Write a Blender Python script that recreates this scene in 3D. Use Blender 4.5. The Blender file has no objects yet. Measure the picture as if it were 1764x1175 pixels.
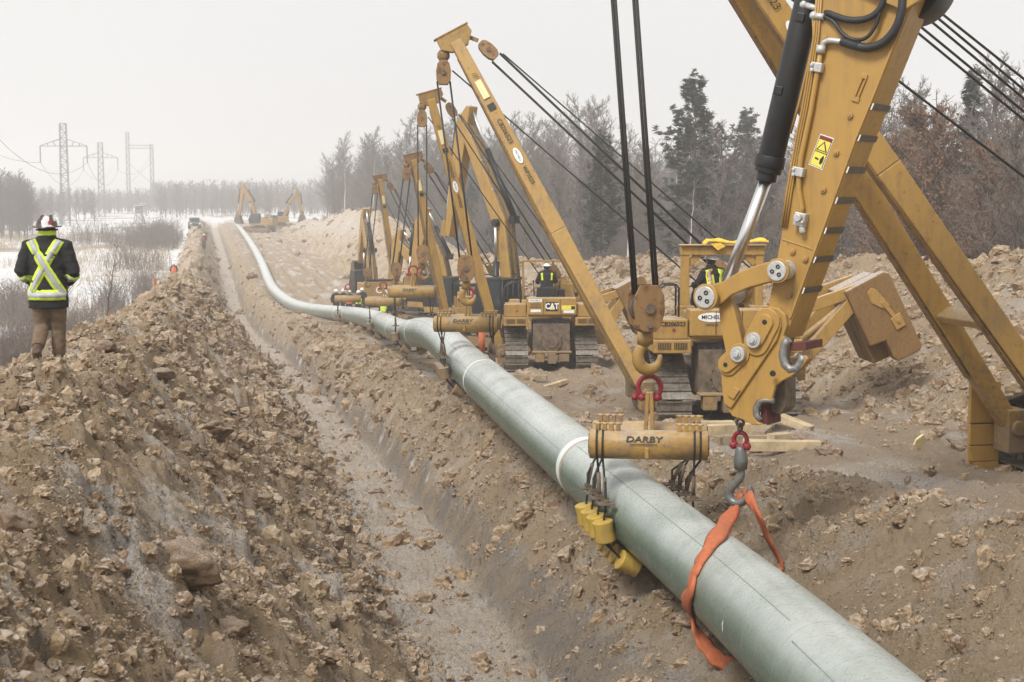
import bpy, bmesh, math, random
import numpy as np
from mathutils import Vector, Matrix, Euler
from mathutils.bvhtree import BVHTree

SC = bpy.context.scene
COL = SC.collection
PI = math.pi
R = math.radians

# ------------------------------------------------------------------ camera
EYE = Vector((0.0, 0.0, 6.0))
FPX = 2500.0
YAW, PITCH = R(11.9), R(5.64)
cam_d = bpy.data.cameras.new('camera')
cam_d.sensor_width = 36.0
cam_d.lens = FPX / 1764.0 * 36.0
cam_d.clip_start = 0.1
cam_d.clip_end = 20000
cam_d.dof.use_dof = True
cam_d.dof.focus_distance = 30.0
cam_d.dof.aperture_fstop = 7.0
cam = bpy.data.objects.new('camera', cam_d)
COL.objects.link(cam)
cam.location = EYE
cam.rotation_euler = (PI / 2 - PITCH, 0, -YAW)
SC.camera = cam
CF = Vector((math.sin(YAW) * math.cos(PITCH), math.cos(YAW) * math.cos(PITCH), -math.sin(PITCH)))
CR = Vector((math.cos(YAW), -math.sin(YAW), 0))
CU = CR.cross(CF)


def at(u, v, d):
    """world point at photo pixel (u, v) and distance d along the optical axis"""
    return EYE + d * (CF + (u - 882.0) / FPX * CR - (v - 587.5) / FPX * CU)


# ------------------------------------------------------------------ light
SUN_EL, SUN_AZ = R(47), R(46)      # azimuth from straight behind, towards the left
w = bpy.data.worlds.new('World')
SC.world = w
w.use_nodes = True
nt = w.node_tree
nt.nodes.clear()
sky = nt.nodes.new('ShaderNodeTexSky')
sky.sky_type = 'NISHITA'
sky.sun_disc = False
sky.sun_elevation = SUN_EL
sky.sun_rotation = PI + SUN_AZ
sky.dust_density = 6.0
sky.air_density = 1.0
bw = nt.nodes.new('ShaderNodeRGBToBW')
mx = nt.nodes.new('ShaderNodeMix')
mx.data_type = 'RGBA'
mx.inputs[0].default_value = 0.86          # a closed overcast: most of the clear-sky gradient is lost in cloud
mx.inputs[7].default_value = (9.2, 9.12, 9.12, 1)
nt.links.new(sky.outputs[0], bw.inputs[0])
nt.links.new(bw.outputs[0], mx.inputs[6])
bg = nt.nodes.new('ShaderNodeBackground')
bg.inputs[1].default_value = 0.1
nt.links.new(mx.outputs[2], bg.inputs[0])
wo = nt.nodes.new('ShaderNodeOutputWorld')
nt.links.new(bg.outputs[0], wo.inputs[0])

sd = bpy.data.lights.new('sun', 'SUN')
sd.energy = 3.1
sd.angle = R(18)
sd.color = (1.0, 0.975, 0.93)
sun = bpy.data.objects.new('sun', sd)
COL.objects.link(sun)
sun.rotation_euler = (PI / 2 - SUN_EL, 0, -SUN_AZ)
sun['kind'] = 'structure'

SC.view_settings.view_transform = 'Standard'
SC.view_settings.look = 'None'
SC.view_settings.exposure = 0.12
SC.view_settings.gamma = 1.0
SC.view_settings.use_curve_mapping = False
cy = SC.cycles
cy.max_bounces = 6
cy.diffuse_bounces = 3
cy.glossy_bounces = 2
cy.transmission_bounces = 2
cy.transparent_max_bounces = 8
cy.volume_bounces = 2
cy.use_denoising = True
cy.denoiser = 'OPENIMAGEDENOISE'
cy.denoising_input_passes = 'RGB_ALBEDO_NORMAL'
cy.caustics_reflective = False
cy.caustics_refractive = False
cy.use_light_tree = False

HAZE_DENSITY = 0.0015


# ------------------------------------------------------------------ small helpers
def lerp(a, b, t):
    return a + (b - a) * t


def tag(o, label=None, cat=None, group=None, kind=None):
    if label: o['label'] = label
    if cat: o['category'] = cat
    if group: o['group'] = group
    if kind: o['kind'] = kind
    return o


def thing(name, label, cat, loc=(0, 0, 0), rotz=0.0, group=None):
    o = bpy.data.objects.new(name, None)
    o.empty_display_size = 0.3
    COL.objects.link(o)
    o.location = loc
    o.rotation_euler = (0, 0, rotz)
    return tag(o, label, cat, group)


class MB:
    """collects shapes, links them as ONE mesh object"""
    def __init__(self):
        self.v = []; self.f = []; self.m = []; self.sm = []

    def add(self, vs, fs, mat=0, smooth=False):
        b = len(self.v)
        self.v.extend([tuple(p) for p in vs])
        for f in fs:
            self.f.append([i + b for i in f]); self.m.append(mat); self.sm.append(smooth)
        return self

    def box(self, c, s, rot=None, mat=0, taper=None):
        hx, hy, hz = s[0] / 2, s[1] / 2, s[2] / 2
        vs = [Vector((x, y, z)) for z in (-hz, hz) for y in (-hy, hy) for x in (-hx, hx)]
        if taper:
            for p in vs[4:]:
                p.x *= taper[0]; p.y *= taper[1]
        if rot is not None:
            M = Euler(rot).to_matrix() if not isinstance(rot, Matrix) else rot
            vs = [M @ p for p in vs]
        c = Vector(c)
        vs = [p + c for p in vs]
        return self.add(vs, [(0, 2, 3, 1), (4, 5, 7, 6), (0, 1, 5, 4), (2, 6, 7, 3), (0, 4, 6, 2), (1, 3, 7, 5)], mat)

    def beam(self, p0, p1, w0, h0, w1=None, h1=None, up=(0, 0, 1), mat=0):
        """box beam from p0 to p1, width across, height along up"""
        p0, p1 = Vector(p0), Vector(p1)
        w1 = w0 if w1 is None else w1
        h1 = h0 if h1 is None else h1
        d = (p1 - p0).normalized()
        u = Vector(up)
        s = d.cross(u)
        if s.length < 1e-5: s = d.cross(Vector((1, 0, 0)))
        s.normalize()
        n = s.cross(d)
        vs = []
        for p, ww, hh in ((p0, w0, h0), (p1, w1, h1)):
            for a, b in ((-1, -1), (1, -1), (1, 1), (-1, 1)):
                vs.append(p + s * (a * ww / 2) + n * (b * hh / 2))
        return self.add(vs, [(0, 3, 2, 1), (4, 5, 6, 7), (0, 1, 5, 4), (1, 2, 6, 5), (2, 3, 7, 6), (3, 0, 4, 7)], mat)

    def prism(self, poly, t0, t1, fn, mat=0):
        """polygon of 2-D points extruded between t0 and t1; fn(p, q, t) -> 3-D"""
        n = len(poly)
        area = sum(poly[i][0] * poly[(i + 1) % n][1] - poly[(i + 1) % n][0] * poly[i][1] for i in range(n))
        if area < 0: poly = poly[::-1]
        vs = [fn(p, q, t0) for p, q in poly] + [fn(p, q, t1) for p, q in poly]
        fs = [tuple(range(n))[::-1], tuple(range(n, 2 * n))]
        for i in range(n):
            j = (i + 1) % n
            fs.append((i, j, j + n, i + n))
        return self.add(vs, fs, mat)

    def tube(self, path, r, n=8, mat=0, cap=True, smooth=True, squash=None):
        path = [Vector(p) for p in path]
        rs = r if isinstance(r, (list, tuple)) else [r] * len(path)
        d0 = (path[1] - path[0]).normalized()
        ref = Vector((0, 0, 1)) if abs(d0.z) < 0.9 else Vector((1, 0, 0))
        s = d0.cross(ref).normalized()
        vs = []
        L = len(path)
        for i, p in enumerate(path):
            d = (path[min(i + 1, L - 1)] - path[max(i - 1, 0)])
            if d.length < 1e-9: d = d0
            d = d.normalized()
            s = (s - d * s.dot(d))
            if s.length < 1e-6: s = d.cross(ref)
            s.normalize()
            t = d.cross(s)
            for k in range(n):
                a = 2 * PI * k / n
                q = 1.0 if squash is None else squash
                vs.append(p + (s * math.cos(a) + t * math.sin(a) * q) * rs[i])
        fs = []
        for i in range(L - 1):
            for k in range(n):
                k2 = (k + 1) % n
                fs.append((i * n + k, i * n + k2, (i + 1) * n + k2, (i + 1) * n + k))
        self.add(vs, fs, mat, smooth)
        if cap:
            b = len(self.v) - len(vs)
            self.f.append([b + k for k in range(n)][::-1]); self.m.append(mat); self.sm.append(False)
            self.f.append([b + (L - 1) * n + k for k in range(n)]); self.m.append(mat); self.sm.append(False)
        return self

    def cyl(self, p0, p1, r, r1=None, n=16, mat=0, smooth=True):
        return self.tube([p0, p1], [r, r if r1 is None else r1], n, mat, True, smooth)

    def ball(self, c, r, n=10, mat=0, sc=(1, 1, 1), M=None):
        c = Vector(c)
        vs = []; fs = []
        rings = max(4, n // 2)
        for i in range(rings + 1):
            th = PI * i / rings
            for k in range(n):
                a = 2 * PI * k / n
                p = Vector((math.sin(th) * math.cos(a) * sc[0], math.sin(th) * math.sin(a) * sc[1], math.cos(th) * sc[2])) * r
                if M is not None: p = M @ p
                vs.append(c + p)
        for i in range(rings):
            for k in range(n):
                k2 = (k + 1) % n
                fs.append((i * n + k, (i + 1) * n + k, (i + 1) * n + k2, i * n + k2))
        return self.add(vs, fs, mat, True)

    def torus(self, c, ax, R0, r, a0=0, a1=2 * PI, n=20, k=8, mat=0, ref=None):
        c = Vector(c); ax = Vector(ax).normalized()
        e = Vector(ref) if ref is not None else (Vector((0, 0, 1)) if abs(ax.z) < .9 else Vector((1, 0, 0)))
        e = (e - ax * e.dot(ax)).normalized(); g = ax.cross(e)
        return self.tube([c + (e * math.cos(lerp(a0, a1, i / n)) + g * math.sin(lerp(a0, a1, i / n))) * R0 for i in range(n + 1)], r, k, mat)

    def build(self, name, mats, parent=None, bevel=0.0, loc=None, smooth=None, seg=2):
        me = bpy.data.meshes.new(name)
        me.from_pydata(self.v, [], self.f)
        if not isinstance(mats, (list, tuple)): mats = [mats]
        for m in mats: me.materials.append(m)
        me.polygons.foreach_set('material_index', self.m)
        me.polygons.foreach_set('use_smooth', self.sm if smooth is None else [smooth] * len(self.f))
        me.update()
        o = bpy.data.objects.new(name, me)
        COL.objects.link(o)
        if parent is not None: o.parent = parent
        if loc is not None: o.location = loc
        if bevel > 0:
            b = o.modifiers.new('edge', 'BEVEL')
            b.width = bevel; b.segments = seg; b.limit_method = 'ANGLE'; b.angle_limit = R(40)
            b.harden_normals = False
        return o


def text_part(name, txt, size, mat, parent, M, depth=0.004, sx=1.0, bold=0.0, shear=0.0):
    """flat lettering standing a few mm proud; M places the text plane"""
    cu = bpy.data.curves.new(name, 'FONT')
    cu.body = txt; cu.size = size; cu.extrude = depth; cu.align_x = 'CENTER'; cu.align_y = 'CENTER'
    cu.offset = bold; cu.shear = shear
    cu.resolution_u = 2
    o = bpy.data.objects.new(name, cu)
    COL.objects.link(o)
    dg = bpy.context.evaluated_depsgraph_get()
    me = bpy.data.meshes.new_from_object(o.evaluated_get(dg))
    bpy.data.objects.remove(o)
    me.transform(M @ Matrix.Diagonal((sx, 1, 1, 1)))
    me.materials.clear(); me.materials.append(mat)
    o = bpy.data.objects.new(name, me)
    COL.objects.link(o); o.parent = parent
    return o


def frame(origin, right, up):
    r = Vector(right).normalized(); u = Vector(up); u = (u - r * u.dot(r)).normalized(); n = r.cross(u)
    M = Matrix.Identity(4)
    for i in range(3):
        M[i][0] = r[i]; M[i][1] = u[i]; M[i][2] = n[i]; M[i][3] = origin[i]
    return M


def copy_tree(o, parent=None, loc=None, rotz=None, scale=None, label=None, group=None):
    c = o.copy()
    COL.objects.link(c)
    if parent is not None: c.parent = parent
    if loc is not None: c.location = loc
    if rotz is not None: c.rotation_euler = (0, 0, rotz)
    if scale is not None: c.scale = scale if isinstance(scale, (tuple, list)) else (scale,) * 3
    if label: c['label'] = label
    if group: c['group'] = group
    for ch in o.children:
        copy_tree(ch, c)
    return c


# ------------------------------------------------------------------ materials
MATS = {}


def mat_nodes(name):
    m = bpy.data.materials.new(name)
    m.use_nodes = True
    n = m.node_tree
    b = n.nodes['Principled BSDF']
    MATS[name] = m
    return m, n, b


def N(n, typ, **kw):
    x = n.nodes.new(typ)
    for k, v in kw.items():
        if k.startswith('i_'):
            key = k[2:]
            x.inputs[int(key) if key.isdigit() else key].default_value = v
        else:
            setattr(x, k, v)
    return x


def mixc(n, fac, a, b, blend='MIX'):
    x = n.nodes.new('ShaderNodeMix'); x.data_type = 'RGBA'; x.blend_type = blend
    for i, val in ((0, fac), (6, a), (7, b)):
        if hasattr(val, 'is_output') or isinstance(val, bpy.types.NodeSocket): n.links.new(val, x.inputs[i])
        elif i == 0: x.inputs[0].default_value = val
        else: x.inputs[i].default_value = (*val, 1) if len(val) == 3 else val
    return x.outputs[2]


def ramp(n, src, lo, hi, a=0.0, b=1.0):
    x = n.nodes.new('ShaderNodeMapRange')
    x.inputs[1].default_value = lo; x.inputs[2].default_value = hi; x.inputs[3].default_value = a; x.inputs[4].default_value = b
    n.links.new(src, x.inputs[0])
    return x.outputs[0]


def math_n(n, op, a, b):
    x = n.nodes.new('ShaderNodeMath'); x.operation = op
    for i, val in ((0, a), (1, b)):
        if isinstance(val, (int, float)): x.inputs[i].default_value = val
        else: n.links.new(val, x.inputs[i])
    return x.outputs[0]


def noise(n, scale, detail=4, rough=0.6, coord='Object', stretch=None, dist=0.0):
    tc = n.nodes.new('ShaderNodeTexCoord')
    src = tc.outputs[coord]
    if stretch:
        mp = n.nodes.new('ShaderNodeMapping'); mp.inputs['Scale'].default_value = stretch
        n.links.new(src, mp.inputs[0]); src = mp.outputs[0]
    x = n.nodes.new('ShaderNodeTexNoise')
    x.inputs['Scale'].default_value = scale; x.inputs['Detail'].default_value = detail; x.inputs['Roughness'].default_value = rough
    x.inputs['Distortion'].default_value = dist
    n.links.new(src, x.inputs['Vector'])
    return x.outputs[0]


def bump(n, b, height, strength, distance):
    x = n.nodes.new('ShaderNodeBump')
    x.inputs['Strength'].default_value = strength; x.inputs['Distance'].default_value = distance
    n.links.new(height, x.inputs['Height'])
    n.links.new(x.outputs[0], b.inputs['Normal'])
    return x


def paint(name, base, dirt=(0.16, 0.11, 0.07), amount=0.5, rough=0.45, rust=0.0, dust=0.0, scale=1.0, mud=0.0):
    """worn machine paint with mud, grime streaks, chips"""
    m, n, b = mat_nodes(name)
    big = noise(n, 1.6 * scale, 6, 0.65)
    fine = noise(n, 14 * scale, 5, 0.7)
    streak = noise(n, 3.0 * scale, 4, 0.6, stretch=(3, 3, 0.35))
    c = mixc(n, ramp(n, big, 0.3, 0.75, 0.0, 0.35), base, tuple(x * 0.78 for x in base))
    g = math_n(n, 'MULTIPLY', ramp(n, streak, 0.45, 0.75), ramp(n, big, 0.35, 0.65))
    g = math_n(n, 'MULTIPLY', g, amount)
    c = mixc(n, g, c, dirt)
    sp = ramp(n, fine, 0.62, 0.70, 0.0, min(1.0, amount * 1.1))
    c = mixc(n, sp, c, tuple(x * 0.8 for x in dirt))
    if mud:        # splashed up from the ground, thinning out with height
        tcm = n.nodes.new('ShaderNodeTexCoord'); sm_ = n.nodes.new('ShaderNodeSeparateXYZ'); n.links.new(tcm.outputs['Object'], sm_.inputs[0])
        low = ramp(n, sm_.outputs[2], .3, 2.3, .75, 0.0)
        mm = ramp(n, math_n(n, 'ADD', math_n(n, 'ADD', math_n(n, 'MULTIPLY', fine, .5), math_n(n, 'MULTIPLY', big, .5)), math_n(n, 'MULTIPLY', low, .28)), .60, .70)
        c = mixc(n, math_n(n, 'MULTIPLY', mm, mud), c, (0.21, 0.15, 0.095))
    hair = noise(n, 5.0 * scale, 6, .75, stretch=(9, 9, .6), dist=.6)
    c = mixc(n, ramp(n, hair, .63, .70, 0, .5 * amount), c, tuple(x * .45 for x in base))
    if rust:
        c = mixc(n, ramp(n, noise(n, 7 * scale, 6, 0.7), 0.52, 0.62, 0, rust), c, (0.12, 0.045, 0.018))
    if dust:
        gm = n.nodes.new('ShaderNodeNewGeometry'); sx = n.nodes.new('ShaderNodeSeparateXYZ')
        n.links.new(gm.outputs['Normal'], sx.inputs[0])
        up = math_n(n, 'MULTIPLY', ramp(n, sx.outputs[2], 0.35, 0.95), ramp(n, fine, 0.35, 0.6))
        c = mixc(n, math_n(n, 'MULTIPLY', up, dust), c, (0.72, 0.70, 0.68))
    n.links.new(c, b.inputs['Base Color'])
    n.links.new(ramp(n, fine, 0.3, 0.7, rough - 0.08, rough + 0.2), b.inputs['Roughness'])
    bump(n, b, fine, 0.08, 0.01)
    return m


def plain(name, col, rough=0.6, metal=0.0, var=0.25, scale=8.0, bmp=0.0):
    m, n, b = mat_nodes(name)
    t = noise(n, scale, 5, 0.65)
    c = mixc(n, ramp(n, t, 0.3, 0.7), tuple(x * (1 - var) for x in col), tuple(min(1, x * (1 + var)) for x in col))
    n.links.new(c, b.inputs['Base Color'])
    b.inputs['Roughness'].default_value = rough
    b.inputs['Metallic'].default_value = metal
    if bmp: bump(n, b, t, bmp, 0.02)
    return m


YEL = paint('machine_yellow', (0.40, 0.234, 0.054), amount=0.95, mud=.8, dust=0.35, rust=0.15)
YELC = paint('machine_yellow_clean', (0.43, 0.248, 0.058), amount=0.6, rough=0.38, dust=0.15)
YELD = paint('machine_yellow_muddy', (0.34, 0.205, 0.048), amount=1.0, mud=.9, rough=0.6, dust=0.2, rust=0.3)
RUSTY = paint('rusty_weight', (0.22, 0.125, 0.038), dirt=(0.13, 0.06, 0.028), amount=1.0, rough=0.6, rust=0.5, dust=0.7, scale=2.2)
BLOCKM = paint('worn_block', (0.27, 0.155, 0.06), dirt=(0.05, 0.034, 0.022), amount=1.0, rough=0.6, rust=0.8)
BLACK = plain('black_paint', (0.011, 0.011, 0.012), 0.45, var=0.4)
RUBBER = plain('rubber_hose', (0.022, 0.022, 0.024), 0.5, var=0.3, scale=30)
STEEL = plain('track_steel', (0.23, 0.20, 0.165), 0.38, 0.5, var=0.5, scale=10, bmp=0.2)
DARKST = plain('muddy_steel', (0.135, 0.098, 0.066), 0.7, 0.0, var=0.5, scale=6, bmp=0.3)
CHROME = plain('chrome_rod', (0.72, 0.72, 0.72), 0.30, 1.0, var=0.06)
ZINC = plain('zinc_fitting', (0.52, 0.52, 0.50), 0.42, 0.35, var=0.2, scale=25)
ROPE = plain('wire_rope', (0.016, 0.014, 0.012), 0.6, var=0.5, scale=60, bmp=0.4)
REDM = paint('shackle_red', (0.26, 0.012, 0.022), amount=0.4, rough=0.4)
WHITE = plain('white_marking', (0.80, 0.80, 0.78), 0.5, var=0.06)
INK = plain('black_marking', (0.015, 0.014, 0.013), 0.6, var=0.2)
DECALY = plain('yellow_marking', (0.78, 0.66, 0.10), 0.5, var=0.1)
CREAM = plain('cream_marking', (0.72, 0.62, 0.34), 0.5, var=0.1)
ORANGE = plain('orange_webbing', (0.45, 0.125, 0.05), 0.8, var=0.25, scale=14, bmp=0.25)
YSLING = plain('yellow_webbing', (0.78, 0.50, 0.06), 0.8, var=0.2, scale=14, bmp=0.25)
ROLLER = paint('roller_yellow', (0.52, 0.345, 0.055), amount=1.0, rough=0.5)
GLASS = plain('cab_glass', (0.03, 0.04, 0.045), 0.12, var=0.3)
WOOD = plain('sawn_timber', (0.46, 0.36, 0.22), 0.8, var=0.3, scale=5, bmp=0.3)
WOODD = plain('muddy_timber', (0.29, 0.22, 0.145), 0.85, var=0.35, scale=5, bmp=0.3)
# ------------------------------------------------------------------ terrain
def _hash(ix, iy, seed):
    h = (ix.astype(np.int64) * 374761393 + iy.astype(np.int64) * 668265263 + seed * 974711) & 0xFFFFFFFF
    h = ((h ^ (h >> 13)) * 1274126177) & 0xFFFFFFFF
    return (h ^ (h >> 16)) & 0xFFFFFFFF


def gnoise(x, y, seed=0):
    ix = np.floor(x); iy = np.floor(y)
    fx = x - ix; fy = y - iy
    u = fx * fx * fx * (fx * (fx * 6 - 15) + 10); v = fy * fy * fy * (fy * (fy * 6 - 15) + 10)
    ix = ix.astype(np.int64); iy = iy.astype(np.int64)

    def g(dx, dy):
        a = _hash(ix + dx, iy + dy, seed) * (2 * np.pi / 4294967296.0)
        return np.cos(a) * (fx - dx) + np.sin(a) * (fy - dy)
    return (g(0, 0) * (1 - u) + g(1, 0) * u) * (1 - v) + (g(0, 1) * (1 - u) + g(1, 1) * u) * v


def fbm(x, y, oct=4, gain=0.5, seed=0):
    a = 1.0; t = 0
    for i in range(oct):
        t = t + a * gnoise(x, y, seed + i); x = x * 2.03 + 7.1; y = y * 2.03 - 3.7; a *= gain
    return t


def clods(x, y, seed=0, keep=0.6):
    """rounded lumps with flat-cut tops, one per cell, random heights; 0..1"""
    ix = np.floor(x).astype(np.int64); iy = np.floor(y).astype(np.int64)
    best = np.zeros_like(x)
    for dx in (-1, 0, 1):
        for dy in (-1, 0, 1):
            cx = ix + dx; cyy = iy + dy
            h1 = _hash(cx, cyy, seed) / 4294967296.0
            h2 = _hash(cx, cyy, seed + 17) / 4294967296.0
            h3 = _hash(cx, cyy, seed + 31) / 4294967296.0
            h4 = _hash(cx, cyy, seed + 47) / 4294967296.0
            px = cx + 0.15 + 0.7 * h1 - x; py = cyy + 0.15 + 0.7 * h2 - y
            a = h4 * 6.283
            qx = px * np.cos(a) + py * np.sin(a); qy = -px * np.sin(a) + py * np.cos(a)
            rad = 0.30 + 0.35 * h3
            el = 0.65 + 0.35 * h1
            d2 = ((qx / rad) ** 2 + (qy / (rad * el)) ** 2)
            hh = np.where(h4 < keep, 0.35 + 0.65 * h2, 0.0) * (rad / 0.65)
            tilt = 1.0 + 0.7 * (qx / rad) * (h2 - 0.3)
            val = hh * np.minimum(np.sqrt(np.clip(1 - d2, 0, 1)) * 1.35, 1.0) * tilt
            best = np.maximum(best, val)
    return best


def ss(a, b, x):
    t = np.clip((x - a) / (b - a), 0, 1)
    return t * t * (3 - 2 * t)


KS = np.array([-60, 0, 8, 15, 20, 28, 36, 46, 60, 84, 112, 129, 163, 208, 285, 400, 700, 3000], float)
KZ = np.array([-2.5, -2.7, -3.0, -3.55, -4.05, -4.6, -5.1, -5.65, -6.3, -7.3, -8.5, -8.6, -7.9, -7.5, -6.8, -6.2, -5.6, -4.0])
_fs = np.concatenate([np.arange(-60, 420, 1.0), np.arange(420, 3001, 20.0)])
_fz = np.interp(_fs, KS, KZ)
for _ in range(3):
    _fz = np.concatenate([[_fz[0]], (_fz[:-2] + 2 * _fz[1:-1] + _fz[2:]) / 4, [_fz[-1]]])


def grade(s): return np.interp(s, _fs, _fz)
def shift(s): return np.interp(s, [0, 14, 35, 60, 90, 140, 400], [0.0, 0.0, 0.55, 0.8, 0.5, -0.8, -1.0])
def spoil_h(s): return np.interp(s, [-10, 5, 14, 20, 30, 50, 70, 100, 150, 300, 360, 420], [0.85, 1.10, 1.22, 1.92, 1.98, 2.25, 2.5, 2.4, 2.1, 1.6, 0.8, 0])
def bank_w(s): return np.interp(s, [0, 18, 32, 46, 80, 400], [4.3, 4.2, 2.5, 1.8, 1.7, 1.7])
def pile_h(s): return np.interp(s, [-20, 20, 38, 60, 100, 150, 190, 225, 250, 290, 330, 370], [3.0, 3.2, 3.3, 3.2, 3.6, 4.6, 5.9, 5.2, 3.2, 2.2, 1.0, 0])
def crest_x(s): return np.interp(s, [0, 15, 30, 60, 120, 400], [-1.3, -1.9, -1.7, -1.4, -1.0, -0.8])


def terrain(x, s, detail=True):
    """height relative to the eye, plus masks"""
    g = grade(s)
    c = shift(s)
    end = 1 - ss(330, 400, s)
    wig = 0.18 * gnoise(s * 0.35, s * 0 + 3.3, 5) + 0.10 * gnoise(s * 1.1, s * 0 + 9.3, 6)
    xr = 4.0 + c + wig
    xl = xr - 1.6 + 0.15 * gnoise(s * 0.5, s * 0 + 21.3, 7)
    dep = np.interp(s, [0, 12, 20, 34, 60, 120, 200, 400], [2.3, 2.3, 2.1, 1.85, 2.0, 2.2, 1.8, 1.3]) * end
    xc = crest_x(s) + 0.35 * gnoise(s * 0.3, s * 0 + 1.7, 8)
    h = spoil_h(s) * (1 + 0.16 * gnoise(s * 0.22, s * 0 + 5.5, 9) + 0.10 * gnoise(s * 0.7, s * 0 + 2.5, 10))
    # spoil heap, rounded ridge
    tr = np.clip((x - xc) / np.maximum(xl - xc, .2), 0, 1)
    right = lerp(h, -dep, np.where(tr < .18, tr * tr / .36, (tr - .09) / .91))
    wl = np.interp(s, [0, 20, 40, 120, 400], [5.5, 3.6, 3.0, 2.4, 2.4])
    tl = np.clip((xc - x) / wl, 0, 1)
    left = h * (1 - np.where(tl < .25, tl * tl / .5, tl - .125) / .875)
    # trench wall + bank
    bw_ = bank_w(s)
    tb = np.clip((x - xr) / bw_, 0, 1)
    cw = np.interp(s, [0, 14, 22, 30, 60], [.95, .90, .60, .34, .28])          # slumped grey clay at the foot of the wall
    ch = np.interp(s, [0, 14, 22, 30, 60], [.55, .52, .62, .68, .75])
    cx = np.clip((x - xr) / cw, 0, 1.0)
    tq = np.clip((x - xr - cw) / np.maximum(bw_ - cw, .3), 0, 1)
    rise = 1 - (1 - tq) ** np.interp(s, [0, 16, 26, 60], [1.05, 1.25, 2.4, 3.2])
    bank = -dep + ch * cx ** .8 + (dep - ch) * np.clip(rise, 0, 1)
    bank = np.where(tb >= 1, 0, np.minimum(bank, 0))
    z = np.where(x < xc, left, np.where(x < xl, right, np.where(x < xr, -dep, bank)))
    # spoil pile right of the pad
    ph = pile_h(s) * (1 + 0.14 * gnoise(s * 0.11, s * 0 + 31.5, 11) + 0.07 * gnoise(s * 0.4, s * 0 + 3.5, 12))
    toe = 14.6 + 0.6 * gnoise(s * 0.15, s * 0 + 0.5, 13)
    cr = toe + 6.4 + 0.5 * gnoise(s * 0.25, s * 0 + 8.5, 14)
    a = np.clip((x - toe) / (cr - toe), 0, 1)
    b = np.clip((x - cr) / 6.5, 0, 1)
    pile = ph * (np.where(a < .88, a * 1.06, 0.9328 + 0.0672 * np.sin((a - .88) / .12 * PI / 2)) * (1 - b * b * (3 - 2 * b)))
    pile = np.where(a < .1, pile * (a / .1) ** .5, pile)
    z = z + np.where(x > toe, pile, 0)
    # far rise left / right
    z = z + 0.0016 * np.clip(np.abs(x) - 120, 0, 900) + 0.35 * gnoise(x * 0.02, s * 0.02, 15) * ss(20, 60, np.abs(x - 5))
    # masks
    mspoil = ss(-wl - 0.4, -wl * .75, x - xc) * (1 - ss(-.2, .5, x - xl)) * end
    mfloor = ss(-.3, .2, x - xl) * (1 - ss(-.2, .1, x - xr)) * end
    mclay = ss(-.25, .05, x - xr) * (1 - ss(.75, 1.25, (x - xr + .30 * fbm(x * 1.6, s * 1.3, 3, .5, 16)) / cw)) * end * (x > xr - .3)
    mbank = ss(.55, 1.0, (x - xr) / cw) * (1 - ss(.95, 1.12, (x - xr) / bw_)) * end
    mpad = ss(.95, 1.15, (x - xr) / bw_) * (1 - ss(-.5, .5, x - toe)) * (1 - ss(360, 420, s))
    mpile = ss(-.5, .4, x - toe) * (1 - b) * ss(0.02, .3, ph)
    pmask = dict(spoil=mspoil, floor=mfloor, clay=mclay, bank=mbank, pad=mpad, pile=mpile)
    if detail:
        rough = np.clip(mspoil * 1.0 + mbank * 1.0 + mpile * 1.0 + mfloor * .5 + mpad * .30 + mclay * .6, 0, 1)
        wx = x + 0.13 * fbm(x * 1.7, s * 1.7, 2, .5, 40) + .028 * gnoise(x * 9, s * 9, 42); ws = s + 0.13 * fbm(x * 1.7 + 9, s * 1.7 + 4, 2, .5, 44) + .028 * gnoise(x * 9 + 5, s * 9, 43)
        lum = .25 + .95 * ss(-.35, .30, fbm(x * .7 + 3, s * .7, 3, .55, 58))
        d = 0.20 * fbm(x * 0.55, s * 0.55, 3, .5, 50) * np.clip(mspoil + mpile * 1.5, 0, 1)
        d = d + 0.10 * fbm(x * 1.5, s * 1.5, 3, .5, 54) * np.clip(mspoil + mpile * 1.3 + mbank * .7 + mpad * .25 + mfloor * .3, 0, 1)
        d = d + (0.24 * clods(wx * 0.9, ws * 0.9, 60, .34) * np.clip(mspoil * .9 + mpile * 1.4, 0, 1.2)
                 + 0.155 * lum * clods(wx * 2.1, ws * 2.1, 61, .52) * np.clip(mspoil + mpile * 1.2 + mbank * .75 + mfloor * .10 + mpad * .16, 0, 1)
                 + 0.10 * lum * clods(wx * 4.6 + 3, ws * 4.6, 62, .66) * np.clip(rough * 1.0, 0, 1)
                 + 0.090 * (.35 + .65 * lum) * clods(wx * 9.5 + 5, ws * 9.5 + 1, 63, .72) * np.clip(rough * 1.25, 0, 1)
                 + 0.044 * (.5 + .5 * lum) * clods(wx * 19 + 5, ws * 19 + 1, 64, .75) * np.clip(rough * 1.25, 0, 1))
        d = d + 0.020 * fbm(x * 11, s * 11, 3, .65, 70) * rough + 0.03 * gnoise(x * 3.1, s * 3.1, 72) * rough
        d = d + .55 * fbm(x * .33, s * .33, 4, .55, 57) * mpile * ss(55, 110, s) + .30 * fbm(x * .5, s * .5, 3, .55, 59) * mspoil * ss(40, 80, s)
        # gouges down the trench wall, bucket teeth marks across the floor
        gouge = gnoise(s * 5.5 + x * 2.6, x * 1.1, 80) + .7 * gnoise(s * 12 + x * 6.5, x * 2.2, 81) + .4 * gnoise(s * 24 + x * 14, x * 4, 84)
        d = d + 0.15 * gouge * (mbank * .75 * (1 - ss(12, 26, s) * 0) + mclay)
        teeth = np.sin(s * 6.5 + 2.2 * gnoise(x * 0.9, s * 0.8, 82) * 2 + 0.9 * (x - xr) ** 2)
        d = d + 0.028 * teeth * mfloor
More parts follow.
